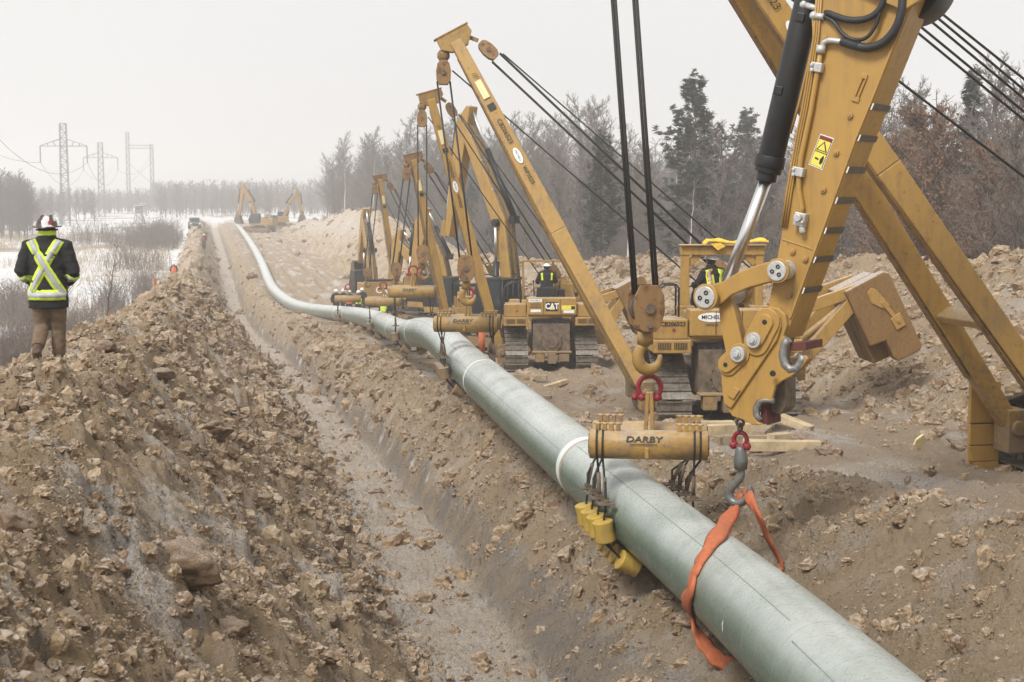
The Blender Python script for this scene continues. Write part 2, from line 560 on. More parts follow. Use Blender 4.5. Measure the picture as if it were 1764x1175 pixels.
        # push ridges on the far spoil heap
        d = d + 0.14 * np.sin(s * 2.1 + x * 0.8 + 3 * gnoise(x * .5, s * .3, 83)) * mspoil * ss(45, 80, s) * .6
        # vehicle ruts on the pad
        ruts = 0
        for k, (xo, sd_) in enumerate(((8.7, 1), (9.9, 2), (12.2, 3), (13.3, 4))):
            xx = x - (xo + c * 1.5 + 0.5 * gnoise(s * .07, s * 0 + sd_ * 4.4, 90 + k))
            flat_ = np.exp(-(xx / .36) ** 4)
            ruts = ruts - (0.085 - .022 * np.sin(s * 2 * PI / .215 + 2 * gnoise(x * .6, s * .5, 97))) * flat_ + 0.06 * np.exp(-((np.abs(xx) - .50) / .13) ** 2) * (1 + gnoise(x * 3, s * 3, 98))
        d = d + ruts * mpad + 0.05 * fbm(x * .9, s * .7, 3, .5, 95) * mpad
        field = np.clip(1 - mspoil - mfloor - mbank - mpad - mpile - mclay, 0, 1)
        d = d + 0.12 * fbm(x * .35, s * .35, 4, .5, 99) * field
        z = z + d
    return g + z, pmask


def ground_z(x, y):
    """world height of the ground at one point"""
    z, _ = terrain(np.array([float(x)]), np.array([float(y)]))
    return float(z[0]) + EYE.z


def on_ground(u, v, d0, d1, n=160):
    """first point between distances d0 and d1 where the sight line through photo pixel (u, v) meets the ground"""
    q = np.linspace(d0, d1, n)
    A = at(u, v, 1.0) - EYE
    z, _ = terrain(A.x * q, A.y * q)
    hit = np.nonzero(z > A.z * q)[0]
    k = hit[0] if len(hit) else n // 2
    return Vector((A.x * q[k], A.y * q[k], float(z[k]) + EYE.z))


def ground_many(xs, ys):
    z, _ = terrain(np.asarray(xs, float), np.asarray(ys, float))
    return z + EYE.z


def axis_pts(segs):
    out = []
    for a, b, h0, h1 in segs:
        n = max(2, int(round((b - a) / ((h0 + h1) / 2))))
        t = np.linspace(0, 1, n, endpoint=False)
        if abs(h1 - h0) > 1e-6:
            k = h1 / h0
            t = (k ** t - 1) / (k - 1)
        out.append(a + (b - a) * t)
    out.append([segs[-1][1]])
    return np.concatenate(out)


XS = axis_pts([(-1400, -60, 120, 2.5), (-60, -10, 2.5, .14), (-10, -3.5, .14, .03), (-3.5, 8.3, .026, .026), (8.3, 16, .032, .06),
               (16, 24, .06, .14), (24, 60, .14, 2.5), (60, 1400, 2.5, 120)])
rows = [3.2]
while rows[-1] < 420: rows.append(rows[-1] + max(.022, (.0019 if rows[-1] < 60 else .0045) * rows[-1]))
YS = np.concatenate([np.array([-60, -30, -15, -8, -4, -1.5, 0.2, 1.5, 2.4]), np.array(rows), axis_pts([(422, 1900, 3, 120)])])
GX, GY = np.meshgrid(XS, YS)
gx = GX.ravel(); gy = GY.ravel()
gz, PM = terrain(gx, gy)
gz = gz + EYE.z
nx, ny = len(XS), len(YS)
me = bpy.data.meshes.new('ground')
me.vertices.add(nx * ny)
co = np.empty(nx * ny * 3, np.float32); co[0::3] = gx; co[1::3] = gy; co[2::3] = gz
me.vertices.foreach_set('co', co)
ii = np.arange(nx * ny, dtype=np.int32).reshape(ny, nx)
quads = np.stack([ii[:-1, :-1], ii[:-1, 1:], ii[1:, 1:], ii[1:, :-1]], -1).reshape(-1)
nq = len(quads) // 4
me.loops.add(nq * 4); me.polygons.add(nq)
me.loops.foreach_set('vertex_index', quads)
me.polygons.foreach_set('loop_start', np.arange(0, nq * 4, 4, dtype=np.int32))
me.update(calc_edges=True)
me.polygons.foreach_set('use_smooth', np.ones(nq, bool))

dirt = np.clip(PM['spoil'] + PM['floor'] + PM['bank'] + PM['pad'] + PM['pile'] + PM['clay'], 0, 1)
# snow lies on the open ground left of the spoil heap and behind the pile; bare earth where machines worked
patch = fbm(gx * .045, gy * .030, 4, .55, 120) + .35 * fbm(gx * .5, gy * .5, 3, .5, 130)
snow = (1 - dirt) * ss(-.22, .10, patch + .24)
frost = (PM['spoil'] * (ss(-.05, .45, fbm(gx * .9 + gy * .35, gy * .5 - gx * .2, 3, .55, 140)) * .90 + .22 * ss(0.0, .4, fbm(gx * 6, gy * 6, 2, .6, 143)))
         + PM['floor'] * (.75 + .4 * ss(-.1, .45, fbm(gx * 1.1, gy * .6, 3, .55, 145)))
         + PM['bank'] * (.10 + .42 * ss(-.1, .5, fbm(gx * 1.3, gy * 1.3, 3, .55, 147)))
         + PM['pad'] * (.18 + .8 * ss(.05, .42, fbm(gx * .8, gy * .13, 3, .55, 149)))
         + PM['pile'] * (.10 + .55 * ss(-.05, .45, fbm(gx * .6, gy * .6, 4, .55, 151))) + PM['clay'] * .12)
frost = frost + .7 * np.exp(-((gx - 18.8) / 2.6) ** 2) * ss(150, 200, gy) * PM['pile']
for nm, arr in (('snow', snow), ('frost', frost), ('clay', PM['clay']), ('pad', PM['pad']), ('dirt', dirt), ('pile', PM['pile'])):
    a_ = me.attributes.new(nm, 'FLOAT', 'POINT')
    a_.data.foreach_set('value', np.clip(arr, 0, 1).astype(np.float32))
ground = bpy.data.objects.new('ground', me)
COL.objects.link(ground)
tag(ground, kind='structure')

m, n, b = mat_nodes('frozen_soil')


def attr(nm):
    a = n.nodes.new('ShaderNodeAttribute'); a.attribute_name = nm
    return a.outputs['Fac']


n1 = noise(n, 0.9, 6, .65); n2 = noise(n, 7, 6, .7); n3 = noise(n, 32, 6, .75); n4 = noise(n, 90, 3, .7)
soil = mixc(n, ramp(n, n1, .32, .68), (0.36, 0.26, 0.150), (0.52, 0.395, 0.25))
soil = mixc(n, ramp(n, noise(n, .35, 5, .65), .45, .62, 0, .55), soil, (0.25, 0.175, 0.11))
soil = mixc(n, ramp(n, n2, .35, .7, 0, .65), soil, (0.48, 0.35, 0.225))
soil = mixc(n, ramp(n, n3, .50, .66, 0, .45), soil, (0.23, 0.16, 0.10))
soil = mixc(n, ramp(n, n4, .58, .7, 0, .5), soil, (0.58, 0.47, 0.35))
soil = mixc(n, math_n(n, 'MULTIPLY', attr('pile'), ramp(n, n1, .3, .6, .15, .6)), soil, (0.43, 0.31, 0.19))
soil = mixc(n, math_n(n, 'MULTIPLY', attr('pad'), .45), soil, (0.30, 0.215, 0.145))
soil = mixc(n, math_n(n, 'MULTIPLY', attr('clay'), ramp(n, n1, .38, .60, .95, .25)), soil, (0.245, 0.212, 0.182))
grassc = mixc(n, ramp(n, noise(n, .12, 5, .6), .4, .6), (0.42, 0.34, 0.25), (0.24, 0.195, 0.15))
soil = mixc(n, attr('dirt'), grassc, soil)
fr = math_n(n, 'MULTIPLY', attr('frost'), ramp(n, math_n(n, 'ADD', math_n(n, 'MULTIPLY', n3, .6), math_n(n, 'MULTIPLY', n4, .4)), .43, .55, .04, 1.0))
soil = mixc(n, fr, soil, (0.66, 0.63, 0.60))
soil = mixc(n, math_n(n, 'MULTIPLY', attr('snow'), ramp(n, n2, .25, .5, .45, 1.0)), soil, (0.82, 0.81, 0.81))
n.links.new(soil, b.inputs['Base Color'])
b.inputs['Roughness'].default_value = .93
b.inputs['Specular IOR Level'].default_value = .2
bump(n, b, math_n(n, 'ADD', math_n(n, 'MULTIPLY', n2, .7), math_n(n, 'ADD', n3, math_n(n, 'MULTIPLY', n4, .5))), 1.0, .07)
me.materials.append(m)
SOIL = m

# ------------------------------------------------------------------ loose clods
mcl, n, b = mat_nodes('clod_earth')
c1 = noise(n, 2.5, 5, .65); c2 = noise(n, 18, 6, .7)
oi = n.nodes.new('ShaderNodeObjectInfo')
ta = n.nodes.new('ShaderNodeAttribute'); ta.attribute_name = 'tint'
cc = mixc(n, ramp(n, c1, .3, .7), (0.34, 0.243, 0.14), (0.43, 0.32, 0.195))
cc = mixc(n, ramp(n, ta.outputs['Fac'], .15, .95, 0, .75), (0.235, 0.160, 0.098), cc)
cc = mixc(n, ramp(n, ta.outputs['Fac'], .85, 1.1, 0, .6), cc, (0.47, 0.37, 0.255))
cc = mixc(n, ramp(n, c2, .5, .68, 0, .5), cc, (0.20, 0.135, 0.083))
gm = n.nodes.new('ShaderNodeNewGeometry'); sx = n.nodes.new('ShaderNodeSeparateXYZ'); n.links.new(gm.outputs['Normal'], sx.inputs[0])
cc = mixc(n, math_n(n, 'MULTIPLY', ramp(n, sx.outputs[2], .2, .9), ramp(n, c2, .44, .60, 0, .5)), cc, (0.64, 0.60, 0.56))
n.links.new(cc, b.inputs['Base Color']); b.inputs['Roughness'].default_value = .95
b.inputs['Specular IOR Level'].default_value = .2
bump(n, b, c2, .8, .03)
CLOD = mcl


def clod_mesh(rng, sub=2, jag=.35):
    bm = bmesh.new()
    bmesh.ops.create_icosphere(bm, subdivisions=sub, radius=1)
    planes = [(Vector((rng.gauss(0, 1), rng.gauss(0, 1), rng.gauss(0, .8))).normalized(), rng.uniform(.45, .85)) for _ in range(9)]
    of = [rng.uniform(0, 50) for _ in range(3)]
    from mathutils import noise as mn
    for v in bm.verts:
        for pn, pd in planes:
            dd = v.co.dot(pn) - pd
            if dd > 0: v.co -= pn * dd * .92
        q = v.co * 1.7 + Vector(of)
        v.co *= 1 + jag * .5 * mn.noise(q) + jag * .35 * mn.noise(q * 2.7) + jag * .2 * mn.noise(q * 6)
    me_ = bpy.data.meshes.new('clod')
    bm.to_mesh(me_); bm.free()
    return me_


rng = random.Random(5)
np_r = np.random.default_rng(11)
def base_set(n_, sub, jag):
    out = []
    for k in range(n_):
        m0 = clod_mesh(rng, sub, jag)
        out.append((np.array([v.co[:] for v in m0.vertices]), np.array([p.vertices[:] for p in m0.polygons])))
        bpy.data.meshes.remove(m0)
    return out


def ico(n_):
    out = []
    for k in range(n_):
        bm = bmesh.new(); bmesh.ops.create_icosphere(bm, subdivisions=1, radius=1)
        bmesh.ops.dissolve_limit(bm, angle_limit=.01, verts=bm.verts, edges=bm.edges) if False else None
        bm.free()
        g_ = (1 + 5 ** .5) / 2
        v = np.array([(-1, g_, 0), (1, g_, 0), (-1, -g_, 0), (1, -g_, 0), (0, -1, g_), (0, 1, g_), (0, -1, -g_), (0, 1, -g_), (g_, 0, -1), (g_, 0, 1), (-g_, 0, -1), (-g_, 0, 1)]) / 1.9
        v = v * np_r.uniform(.50, 1.35, (12, 1))
        f = np.array([(0, 11, 5), (0, 5, 1), (0, 1, 7), (0, 7, 10), (0, 10, 11), (1, 5, 9), (5, 11, 4), (11, 10, 2), (10, 7, 6), (7, 1, 8), (3, 9, 4), (3, 4, 2), (3, 2, 6), (3, 6, 8), (3, 8, 9), (4, 9, 5), (2, 4, 11), (6, 2, 10), (8, 6, 7), (9, 8, 1)])
        out.append((v, f))
    return out


SETS = [ico(10), base_set(10, 1, .85), base_set(4, 3, .75)]
# candidate spots: denser near the camera, on spoil / bank / pile / pad
cand = 1300000
ds = np.where(np.arange(cand) < 1100000, 4.2 + 80 * np_r.random(cand) ** 1.55, 60 * 5.0 ** np_r.random(cand))
uu = np_r.uniform(-120, 1880, cand)
cxm = (uu - 882) / FPX * ds
px = cxm * math.cos(YAW) + ds * math.sin(YAW); py = -cxm * math.sin(YAW) + ds * math.cos(YAW)
# and a great many crumbs close by
q_ = 420000; d2_ = 4.2 + 24 * np_r.random(q_) ** 1.5; u2_ = np_r.uniform(-60, 1830, q_); c2_ = (u2_ - 882) / FPX * d2_
px = np.concatenate([px, c2_ * math.cos(YAW) + d2_ * math.sin(YAW)]); py = np.concatenate([py, -c2_ * math.sin(YAW) + d2_ * math.cos(YAW)]); ds = np.concatenate([ds, d2_])
crumb = np.arange(len(px)) >= cand; cand = len(px)
_, pm = terrain(px, py, False)
wgt = np.clip(pm['spoil'] * 1.0 + pm['pile'] * .8 + pm['bank'] * .52 + pm['floor'] * .16 + pm['clay'] * .14 + pm['pad'] * .08, 0, 1)
clump = ss(-.45, .25, fbm(px * .8, py * .8, 4, .55, 200))
keepm = np_r.random(cand) < wgt * np.where(crumb, .5 + .5 * clump, .08 + .92 * clump) * .44
px = px[keepm]; py = py[keepm]; dsk = ds[keepm]; crumb = crumb[keepm]
N_ = len(px)
siz = .007 + .017 * np_r.random(N_) ** 2.6 + .10 * np_r.random(N_) ** 22
siz = np.where(crumb, .0045 + .007 * np_r.random(N_), siz)
siz = siz * np.clip(dsk / 13, .75, 9) ** np.where(dsk > 34, .85, 1.0)
pz, _ = terrain(px, py)
rel = siz / np.clip(dsk / 13, .75, 9)
cls = np.where(rel < .020, 0, np.where(rel < .05, 1, 2))
tint = np_r.random(N_) ** 1.3 * .75 + .25 * np_r.random(N_) + .25 * fbm(px * 1.3, py * 1.3, 3, .5, 210)
TN = []
V = []; F = []; off = 0
for c_ in range(3):
    for k, (bv, bf) in enumerate(SETS[c_]):
        idx = np.nonzero((cls == c_) & (np.arange(N_) % len(SETS[c_]) == k))[0]
        if not len(idx): continue
        a = np_r.random(len(idx)) * 6.283; b_ = np_r.normal(0, .5, len(idx))
        s3 = siz[idx, None] * np_r.uniform(.7, 1.3, (len(idx), 3)) * np.array([1, 1, .85])
        v = bv[None] * s3[:, None, :]
        cb, sb = np.cos(b_)[:, None], np.sin(b_)[:, None]
        x_ = v[..., 0] * cb - v[..., 2] * sb; z_ = v[..., 0] * sb + v[..., 2] * cb
        ca, sa = np.cos(a)[:, None], np.sin(a)[:, None]
        X_ = x_ * ca - v[..., 1] * sa + px[idx, None]; Y_ = x_ * sa + v[..., 1] * ca + py[idx, None]; Z_ = z_ + (pz[idx] + EYE.z + siz[idx] * -.10)[:, None]
        nv = bv.shape[0]
        V.append(np.stack([X_, Y_, Z_], -1).reshape(-1, 3))
        F.append((bf[None] + (np.arange(len(idx)) * nv)[:, None, None]).reshape(-1, 3) + off)
        off += len(idx) * nv
        TN.append(np.repeat(tint[idx], nv))
V = np.concatenate(V).astype(np.float32); F = np.concatenate(F).astype(np.int32)
print('rubble', N_, len(F))
me = bpy.data.meshes.new('rubble')
me.vertices.add(len(V)); me.vertices.foreach_set('co', V.ravel())
me.loops.add(len(F) * 3); me.polygons.add(len(F))
me.loops.foreach_set('vertex_index', F.ravel()); me.polygons.foreach_set('loop_start', np.arange(0, len(F) * 3, 3, dtype=np.int32))
me.update(calc_edges=True)
a_ = me.attributes.new('tint', 'FLOAT', 'POINT'); a_.data.foreach_set('value', np.concatenate(TN).astype(np.float32))
me.polygons.foreach_set('use_smooth', np.zeros(len(F), bool))
me.materials.append(CLOD)
rub = bpy.data.objects.new('rubble', me); COL.objects.link(rub)
tag(rub, 'loose frozen lumps of earth strewn over the dug ground', 'rubble', kind='stuff')
del V, F, gx, gy, gz, GX, GY, co, quads, ii

# the big lumps one can tell apart: (u, v, distance, width m, flat, tilt, label)
BIG = [(318, 985, 8.2, .58, .72, .1, 'largest pale lump of earth at the bottom of the spoil heap'),
       (465, 1012, 8.4, .36, .62, .3, 'dark angular lump beside the largest pale lump'),
       (372, 752, 12.6, .62, .5, -.3, 'long pale boulder lying on the slope above the trench floor'),
       (560, 828, 13.2, .25, .8, .2, 'dark block lump standing at the edge of the trench slope'),
       (455, 868, 11.6, .34, .6, .1, 'rounded brown lump low on the spoil slope'),
       (398, 790, 12.2, .36, .7, .5, 'split lump just below the long pale boulder'),
       (20, 905, 9.6, .3, .7, .3, 'rounded clod at the picture edge under the walking man'),
       (400, 1085, 7.4, .27, .65, .1, 'rounded ochre clod below the dark angular lump'),
       (1390, 762, 22.5, .55, .55, .2, 'pale rock beside the ends of the two long timbers'),
       (1418, 785, 21.6, .3, .6, .2, 'small tan rock in front of the pale rock by the timbers'),
       (172, 607, 19.2, .42, .7, .0, 'brown clod on the heap right of the man\'s feet'),
       (272, 655, 15.5, .55, .5, .2, 'broad flat clod on the crest right of the walking man'),
       (1660, 772, 20.0, .6, .5, .1, 'low mound of earth beside the white scrap on the track'),
       (130, 1090, 7.2, .2, .7, .1, 'small stone near the bottom corner of the heap'),
       (655, 1035, 11.0, .3, .5, .2, 'flat clod at the foot of the spoil slope'),
       (480, 760, 13.6, .22, .7, .2, 'small pale stone right of the long pale boulder')]
for (u, v, d, wd, fl, tilt, lab) in BIG:
    me = clod_mesh(rng, 4, .55)
    for p in me.polygons: p.use_smooth = True
    me.materials.append(CLOD)
    # sit on the ground where the line of sight through (u, v) meets it
    P = on_ground(u, v, d * .6, d * 1.8)
    o = bpy.data.objects.new('earth_lump' if 'stone' not in lab and 'rock' not in lab and 'boulder' not in lab else 'boulder', me)
    COL.objects.link(o)
    o.location = (P.x, P.y, ground_z(P.x, P.y) + wd * fl * .10)
    o.scale = (wd / 2 * 1.15, wd / 2 * .9, wd / 2 * fl)
    o.rotation_euler = (tilt * .6, tilt, rng.uniform(-.5, .5))
    tag(o, lab, 'rock' if o.name.startswith('boulder') else 'earth clod')

# ------------------------------------------------------------------ the air: falling snow and mist
m = bpy.data.materials.new('snow_mist'); m.use_nodes = True
n = m.node_tree; n.nodes.clear()
vo = n.nodes.new('ShaderNodeVolumePrincipled')
vo.inputs['Color'].default_value = (0.985, 0.98, 0.975, 1)
vo.inputs['Density'].default_value = HAZE_DENSITY
vo.inputs['Anisotropy'].default_value = 0.2
oo = n.nodes.new('ShaderNodeOutputMaterial'); n.links.new(vo.outputs[0], oo.inputs['Volume'])
hz = MB().box((0, 930, 19.5), (2860, 2060, 53)).build('haze', m)
tag(hz, kind='stuff')
# ------------------------------------------------------------------ trees, bushes, woods
BARK = plain('grey_bark', (0.115, 0.10, 0.088), 0.9, var=0.3, scale=3)
TWIG = plain('grey_twigs', (0.165, 0.138, 0.118), 0.9, var=0.25, scale=2)
BIRCH = plain('pale_bark', (0.50, 0.47, 0.43), 0.9, var=0.4, scale=6)
NEEDLE = plain('pine_needles', (0.078, 0.084, 0.068), 0.8, var=0.45, scale=1.2)
OAKLEAF = plain('dead_oak_leaves', (0.185, 0.10, 0.055), 0.85, var=0.45, scale=1.5)
BRUSHM = plain('bare_brush', (0.155, 0.125, 0.105), 0.9, var=0.3, scale=1.0)
DRYGRASS = plain('dry_grass', (0.40, 0.32, 0.22), 0.9, var=0.3, scale=1.0)


class TB:
    """fast triangle/quad buffer for plants"""
    def __init__(self): self.v = []; self.f = []

    def stick(self, p0, p1, r0, r1, n=3):
        d = p1 - p0
        if d.length < 1e-6: return
        d = d.normalized()
        s = d.cross(Vector((.3, .2, 1))).normalized() if abs(d.z) < .95 else d.cross(Vector((1, .1, 0))).normalized()
        t = d.cross(s)
        b = len(self.v)
        for p, r in ((p0, r0), (p1, r1)):
            for k in range(n):
                a = 2 * PI * k / n
                q = p + (s * math.cos(a) + t * math.sin(a)) * r
                self.v.append((q.x, q.y, q.z))
        for k in range(n):
            k2 = (k + 1) % n
            self.f.append((b + k, b + k2, b + n + k2, b + n + k))

    def leaf(self, c, sx, sy, nrm, rng):
        s = nrm.cross(Vector((rng.random(), rng.random(), rng.random() - .5)))
        if s.length < 1e-4: return
        s.normalize(); t = nrm.cross(s).normalized()
        b = len(self.v)
        for a, e in ((-1, -.3), (0, -1), (1, .2), (.1, 1)):
            q = c + s * a * sx + t * e * sy
            self.v.append((q.x, q.y, q.z))
        self.f.append((b, b + 1, b + 2, b + 3))

    def build(self, name, mat, parent=None):
        me_ = bpy.data.meshes.new(name); me_.from_pydata(self.v, [], self.f); me_.materials.append(mat); me_.update()
        o = bpy.data.objects.new(name, me_); COL.objects.link(o)
        if parent is not None: o.parent = parent
        return o


def rdir(rng, up=.3):
    return Vector((rng.gauss(0, 1), rng.gauss(0, 1), rng.gauss(up, .6))).normalized()


def bare_tree(name, H, seed, label, cat, trunk_mat=None, leaves=0, spread=.30, clear=.22, dense=1.0, twigmat=None, tk_scale=1.0, leafs=(.035, .07)):
    rng = random.Random(seed)
    root = thing(name, label, cat)
    tk = TB(); cr = TB(); lf = []
    r0 = H * .011
    pts = [Vector((0, 0, -.3))]
    lean = Vector((rng.gauss(0, .03), rng.gauss(0, .03), 0))
    nseg = 9
    for i in range(1, nseg + 1):
        pts.append(Vector((lean.x * i * H / nseg + rng.gauss(0, .012) * H * .4, lean.y * i * H / nseg + rng.gauss(0, .012) * H * .4, H * .93 * i / nseg)))
    for i in range(nseg):
        tk.stick(pts[i], pts[i + 1], r0 * (1 - i / nseg * .92), r0 * (1 - (i + 1) / nseg * .92), 6)

    def along(t):
        k = min(int(t * nseg), nseg - 1); return pts[k].lerp(pts[k + 1], t * nseg - k)
    nl = int(30 * dense)
    tw = tk_scale
    for i in range(nl):
        t = clear + (1 - clear) * (i + rng.random()) / nl
        p = along(min(t, .995))
        a = rng.random() * 6.283
        L = H * spread * (1.15 - t) * rng.uniform(.6, 1.15) + H * .04
        d = Vector((math.cos(a), math.sin(a), rng.uniform(.55, 1.35))).normalized()
        q = p; r = r0 * (1.05 - t) * .42 + .006
        m_ = 4
        for j in range(m_):
            d2 = (d + rdir(rng, .25) * .28).normalized()
            q2 = q + d2 * L / m_
            cr.stick(q, q2, r * (1 - j / m_ * .8), r * (1 - (j + 1) / m_ * .8), 4)
            for k in range(int(3 * dense + .5)):
                s0 = q.lerp(q2, rng.random())
                d3 = (d2 * .7 + rdir(rng, .45) * .75).normalized()
                L3 = L * rng.uniform(.18, .42)
                e0 = s0 + d3 * L3 * .5
                e1 = e0 + (d3 + rdir(rng, .3) * .35).normalized() * L3 * .5
                cr.stick(s0, e0, .010 * tw, .007 * tw); cr.stick(e0, e1, .007 * tw, .004 * tw)
                for w_ in range(3):
                    s1 = s0.lerp(e1, rng.uniform(.2, 1)); d4 = (d3 + rdir(rng, .3) * .8).normalized()
                    e2 = s1 + d4 * L3 * rng.uniform(.25, .6)
                    cr.stick(s1, e2, .006 * tw, .003 * tw)
                    if leaves and rng.random() < leaves:
                        for z in range(4):
                            lf.append(s1.lerp(e2, rng.random()) + rdir(rng, -.2) * .10)
            q = q2; d = d2
    tk.build('trunk', trunk_mat or BARK, root)
    c = cr.build('crown', twigmat or TWIG, root)
    if lf:
        L_ = TB()
        for p in lf: L_.leaf(p, rng.uniform(*leafs), rng.uniform(*leafs), rdir(rng, 0), rng)
        L_.build('foliage', OAKLEAF, root)
    return root


def conifer(name, H, seed, label, cat, width=.22, base=.15, pine=True):
    rng = random.Random(seed)
    root = thing(name, label, cat)
    tk = TB(); cr = TB()
    r0 = H * .014
    for i in range(8):
        tk.stick(Vector((0, 0, H * i / 8 - .3)), Vector((0, 0, H * (i + 1) / 8 - .3)), r0 * (1 - i / 8.3), r0 * (1 - (i + 1) / 8.3), 6)
    n_b = int(H * (7.0 if pine else 11))
    lop = rng.random() * 6.283
    for i in range(n_b):
        t = base + (1 - base) * ((i + rng.random()) / n_b) ** .92
        prof = ((1 - t) ** (.55 if pine else .85)) * min(1, (t - base) / .18 + .35)
        a = i * 2.4 + rng.gauss(0, .5)
        side = 1 + .22 * math.cos(a - lop) + rng.gauss(0, .16)
        Lb = (H * width * prof * side + .18) * rng.uniform(.6, 1.12)
        rise = rng.uniform(.05, .55) if pine else rng.uniform(-.40, .0)
        p0 = Vector((0, 0, H * t)); dr = Vector((math.cos(a), math.sin(a), rise)).normalized()
        p1 = p0 + dr * Lb + Vector((0, 0, .12 * Lb if pine else .0))
        tk.stick(p0, p1, r0 * (1 - t) * .32 + .010, .007, 3)
        for j in range(int(4 + Lb * (7.0 if pine else 9))):
            f = rng.uniform(.30, 1.02)
            tip = p0.lerp(p1, f)
            sd_ = Vector((-dr.y, dr.x, rng.uniform(-.1, .35))) * rng.choice((-1, 1)) * Lb * .38 * (1.15 - f) * rng.random()
            c = tip + sd_ + Vector((0, 0, rng.gauss(0, .22)))
            tk.stick(tip, c, .006, .004, 3)
            gd = (dr * .6 + sd_.normalized() * .4 + Vector((0, 0, .5 if pine else .05))).normalized()
            for z in range(8 if pine else 6):                     # a tuft of needles at the twig end
                nd = (gd + rdir(rng, .1) * .75).normalized()
                cr.leaf(c + nd * .12 + rdir(rng, 0) * .05, rng.uniform(.028, .05), rng.uniform(.14, .26), nd.cross(rdir(rng, 0)).normalized(), rng)
    tk.build('trunk', BARK, root); cr.build('crown', NEEDLE, root)
    return root


def place(u, d):
    P = at(u, 340, d)
    return P.x, P.y


rng = random.Random(77)
used_proto = set()


def plant(proto, x, y, sc=1.0, label=None, group=None, z=None):
    zz = ground_z(x, y) - .05 if z is None else z
    k = proto.name
    rot = rng.random() * 6.283
    if k not in used_proto:
        used_proto.add(k)
        proto.location = (x, y, zz); proto.rotation_euler = (0, 0, rot); proto.scale = (sc, sc, sc)
        if label: proto['label'] = label
        if group: proto['group'] = group
        return proto
    return copy_tree(proto, None, (x, y, zz), rot, sc, label, group)


LB = 'slender bare tree in the grey wood behind the long spoil pile'
bares = [bare_tree('bare_tree', 13 + i % 3 * 2, 100 + i, LB, 'tree', spread=.22 + .03 * (i % 3), clear=.16 + .05 * (i % 4), dense=1.5, tk_scale=2.3) for i in range(7)]
hazed = [bare_tree('hazy_tree', 12, 200 + i, 'hazy leafless tree at the far edge of the open snowy ground', 'tree', spread=.30, clear=.12, dense=1.15, tk_scale=2.6) for i in range(3)]
birch = [bare_tree('birch_tree', 13, 300 + i, 'white-stemmed birch standing among the grey trees of the wood', 'tree', BIRCH, spread=.17, clear=.4, dense=.8) for i in range(2)]
oaks = [bare_tree('oak_tree', 10.5, 400 + i, 'bushy oak still holding rust-brown dead leaves behind the spoil pile', 'tree', leaves=.70, spread=.40, clear=.12, dense=1.5, tk_scale=1.3) for i in range(3)]
pines = [conifer('pine_tree', 14, 500 + i, 'dark pine rising among the bare trees of the wood', 'tree') for i in range(3)]
spruces = [conifer('spruce_tree', 13, 520 + i, 'narrow dark spruce among the bare trees of the wood', 'tree', .16, .08, False) for i in range(2)]

# the single trees one can point to: (proto, u, v_top, distance, label)
for pr, u, vt, d, Hh, lab in [
    (pines[0], 1196, 140, 92, 14, 'tallest dark pine, standing behind the canopied tractor'),
    (pines[1], 1035, 236, 84, 14, 'broad round-topped pine between the second boom and the hoist cables'),
    (pines[2], 1285, 196, 118, 14, 'hazy pine just right of the tallest pine'),
    (spruces[0], 1672, 128, 70, 13, 'ragged dark spruce under the boom cables at the picture edge'),
    (birch[0], 1728, 190, 58, 13, 'crooked white-stemmed birch at the right end of the wood'),
    (birch[1], 1188, 300, 66, 13, 'thin white birch stem in front of the tallest pine'),
    (birch[0], 594, 262, 215, 13, 'leaning white birch at the end of the wood above the spoil pile'),
    (birch[1], 640, 262, 205, 13, 'upright white birch behind the farthest side boom'),
    (oaks[0], 1600, 172, 56, 10.5, 'big round oak with rust-brown leaves right of the excavator arm'),
    (oaks[1], 1690, 250, 50, 10.5, 'nearest oak thick with rust-brown leaves above the sandy pile'),
    (oaks[2], 1545, 300, 62, 10.5, 'low oak with brown leaves seen between the arm and the front boom')]:
    x, y = place(u, d)
    zt = at(u, vt, d).z; zg = ground_z(x, y) - .1
    plant(pr, x, y, (zt - zg) / Hh, lab)

GW = 'bare trees of the wood behind the spoil pile'
count = 0
pts_w = []
for row, (x0, step, jit) in enumerate(((29.5, 3.2, 1.5), (34, 3.0, 2.0), (40, 3.0, 2.5), (48, 3.8, 3.5), (58, 5.0, 5), (72, 6.5, 7))):
    s = 26 + x0 * .25 + rng.random() * 3
    while s < 370:
        x = x0 + rng.gauss(0, jit); y = s + rng.gauss(0, 1.3)
        P = Vector((x, y, 0)); dd = P.x * math.sin(YAW) + P.y * math.cos(YAW); cx = P.x * math.cos(YAW) - P.y * math.sin(YAW)
        u = 882 + FPX * cx / dd
        if 480 < u < 1860: pts_w.append((x, y, dd, row, u))
        s += step * (1 + s / 170)
zs = ground_many([p[0] for p in pts_w], [p[1] for p in pts_w])
for (x, y, dd, row, u), zz in zip(pts_w, zs):
    r_ = rng.random()
    if dd < 95 and u > 1380 and r_ < .40:
        plant(rng.choice(oaks), x, y, rng.uniform(.65, 1.0), 'rust-brown oak among the grey trees behind the sandy pile', 'rust-brown oaks of the wood', zz)
    elif r_ < .10:
        plant(rng.choice(birch), x, y, rng.uniform(.7, 1.05), 'white-stemmed birch standing among the grey trees of the wood', 'birches of the wood', zz)
    elif r_ < .115 and dd > 90:
        plant(rng.choice(pines + spruces), x, y, rng.uniform(.55, .9), 'smaller dark conifer half hidden among the bare trees of the wood', 'conifers of the wood', zz)
    else:
        H_ = rng.uniform(.74, 1.12) if dd > 110 else (rng.uniform(.64, .90) if dd > 60 else rng.uniform(.50, .70))
        if dd > 180: H_ *= 1.15
        plant(rng.choice(bares), x, y, H_, LB, GW, zz)
    count += 1
for o_ in oaks:
    if 'group' not in o_: pass

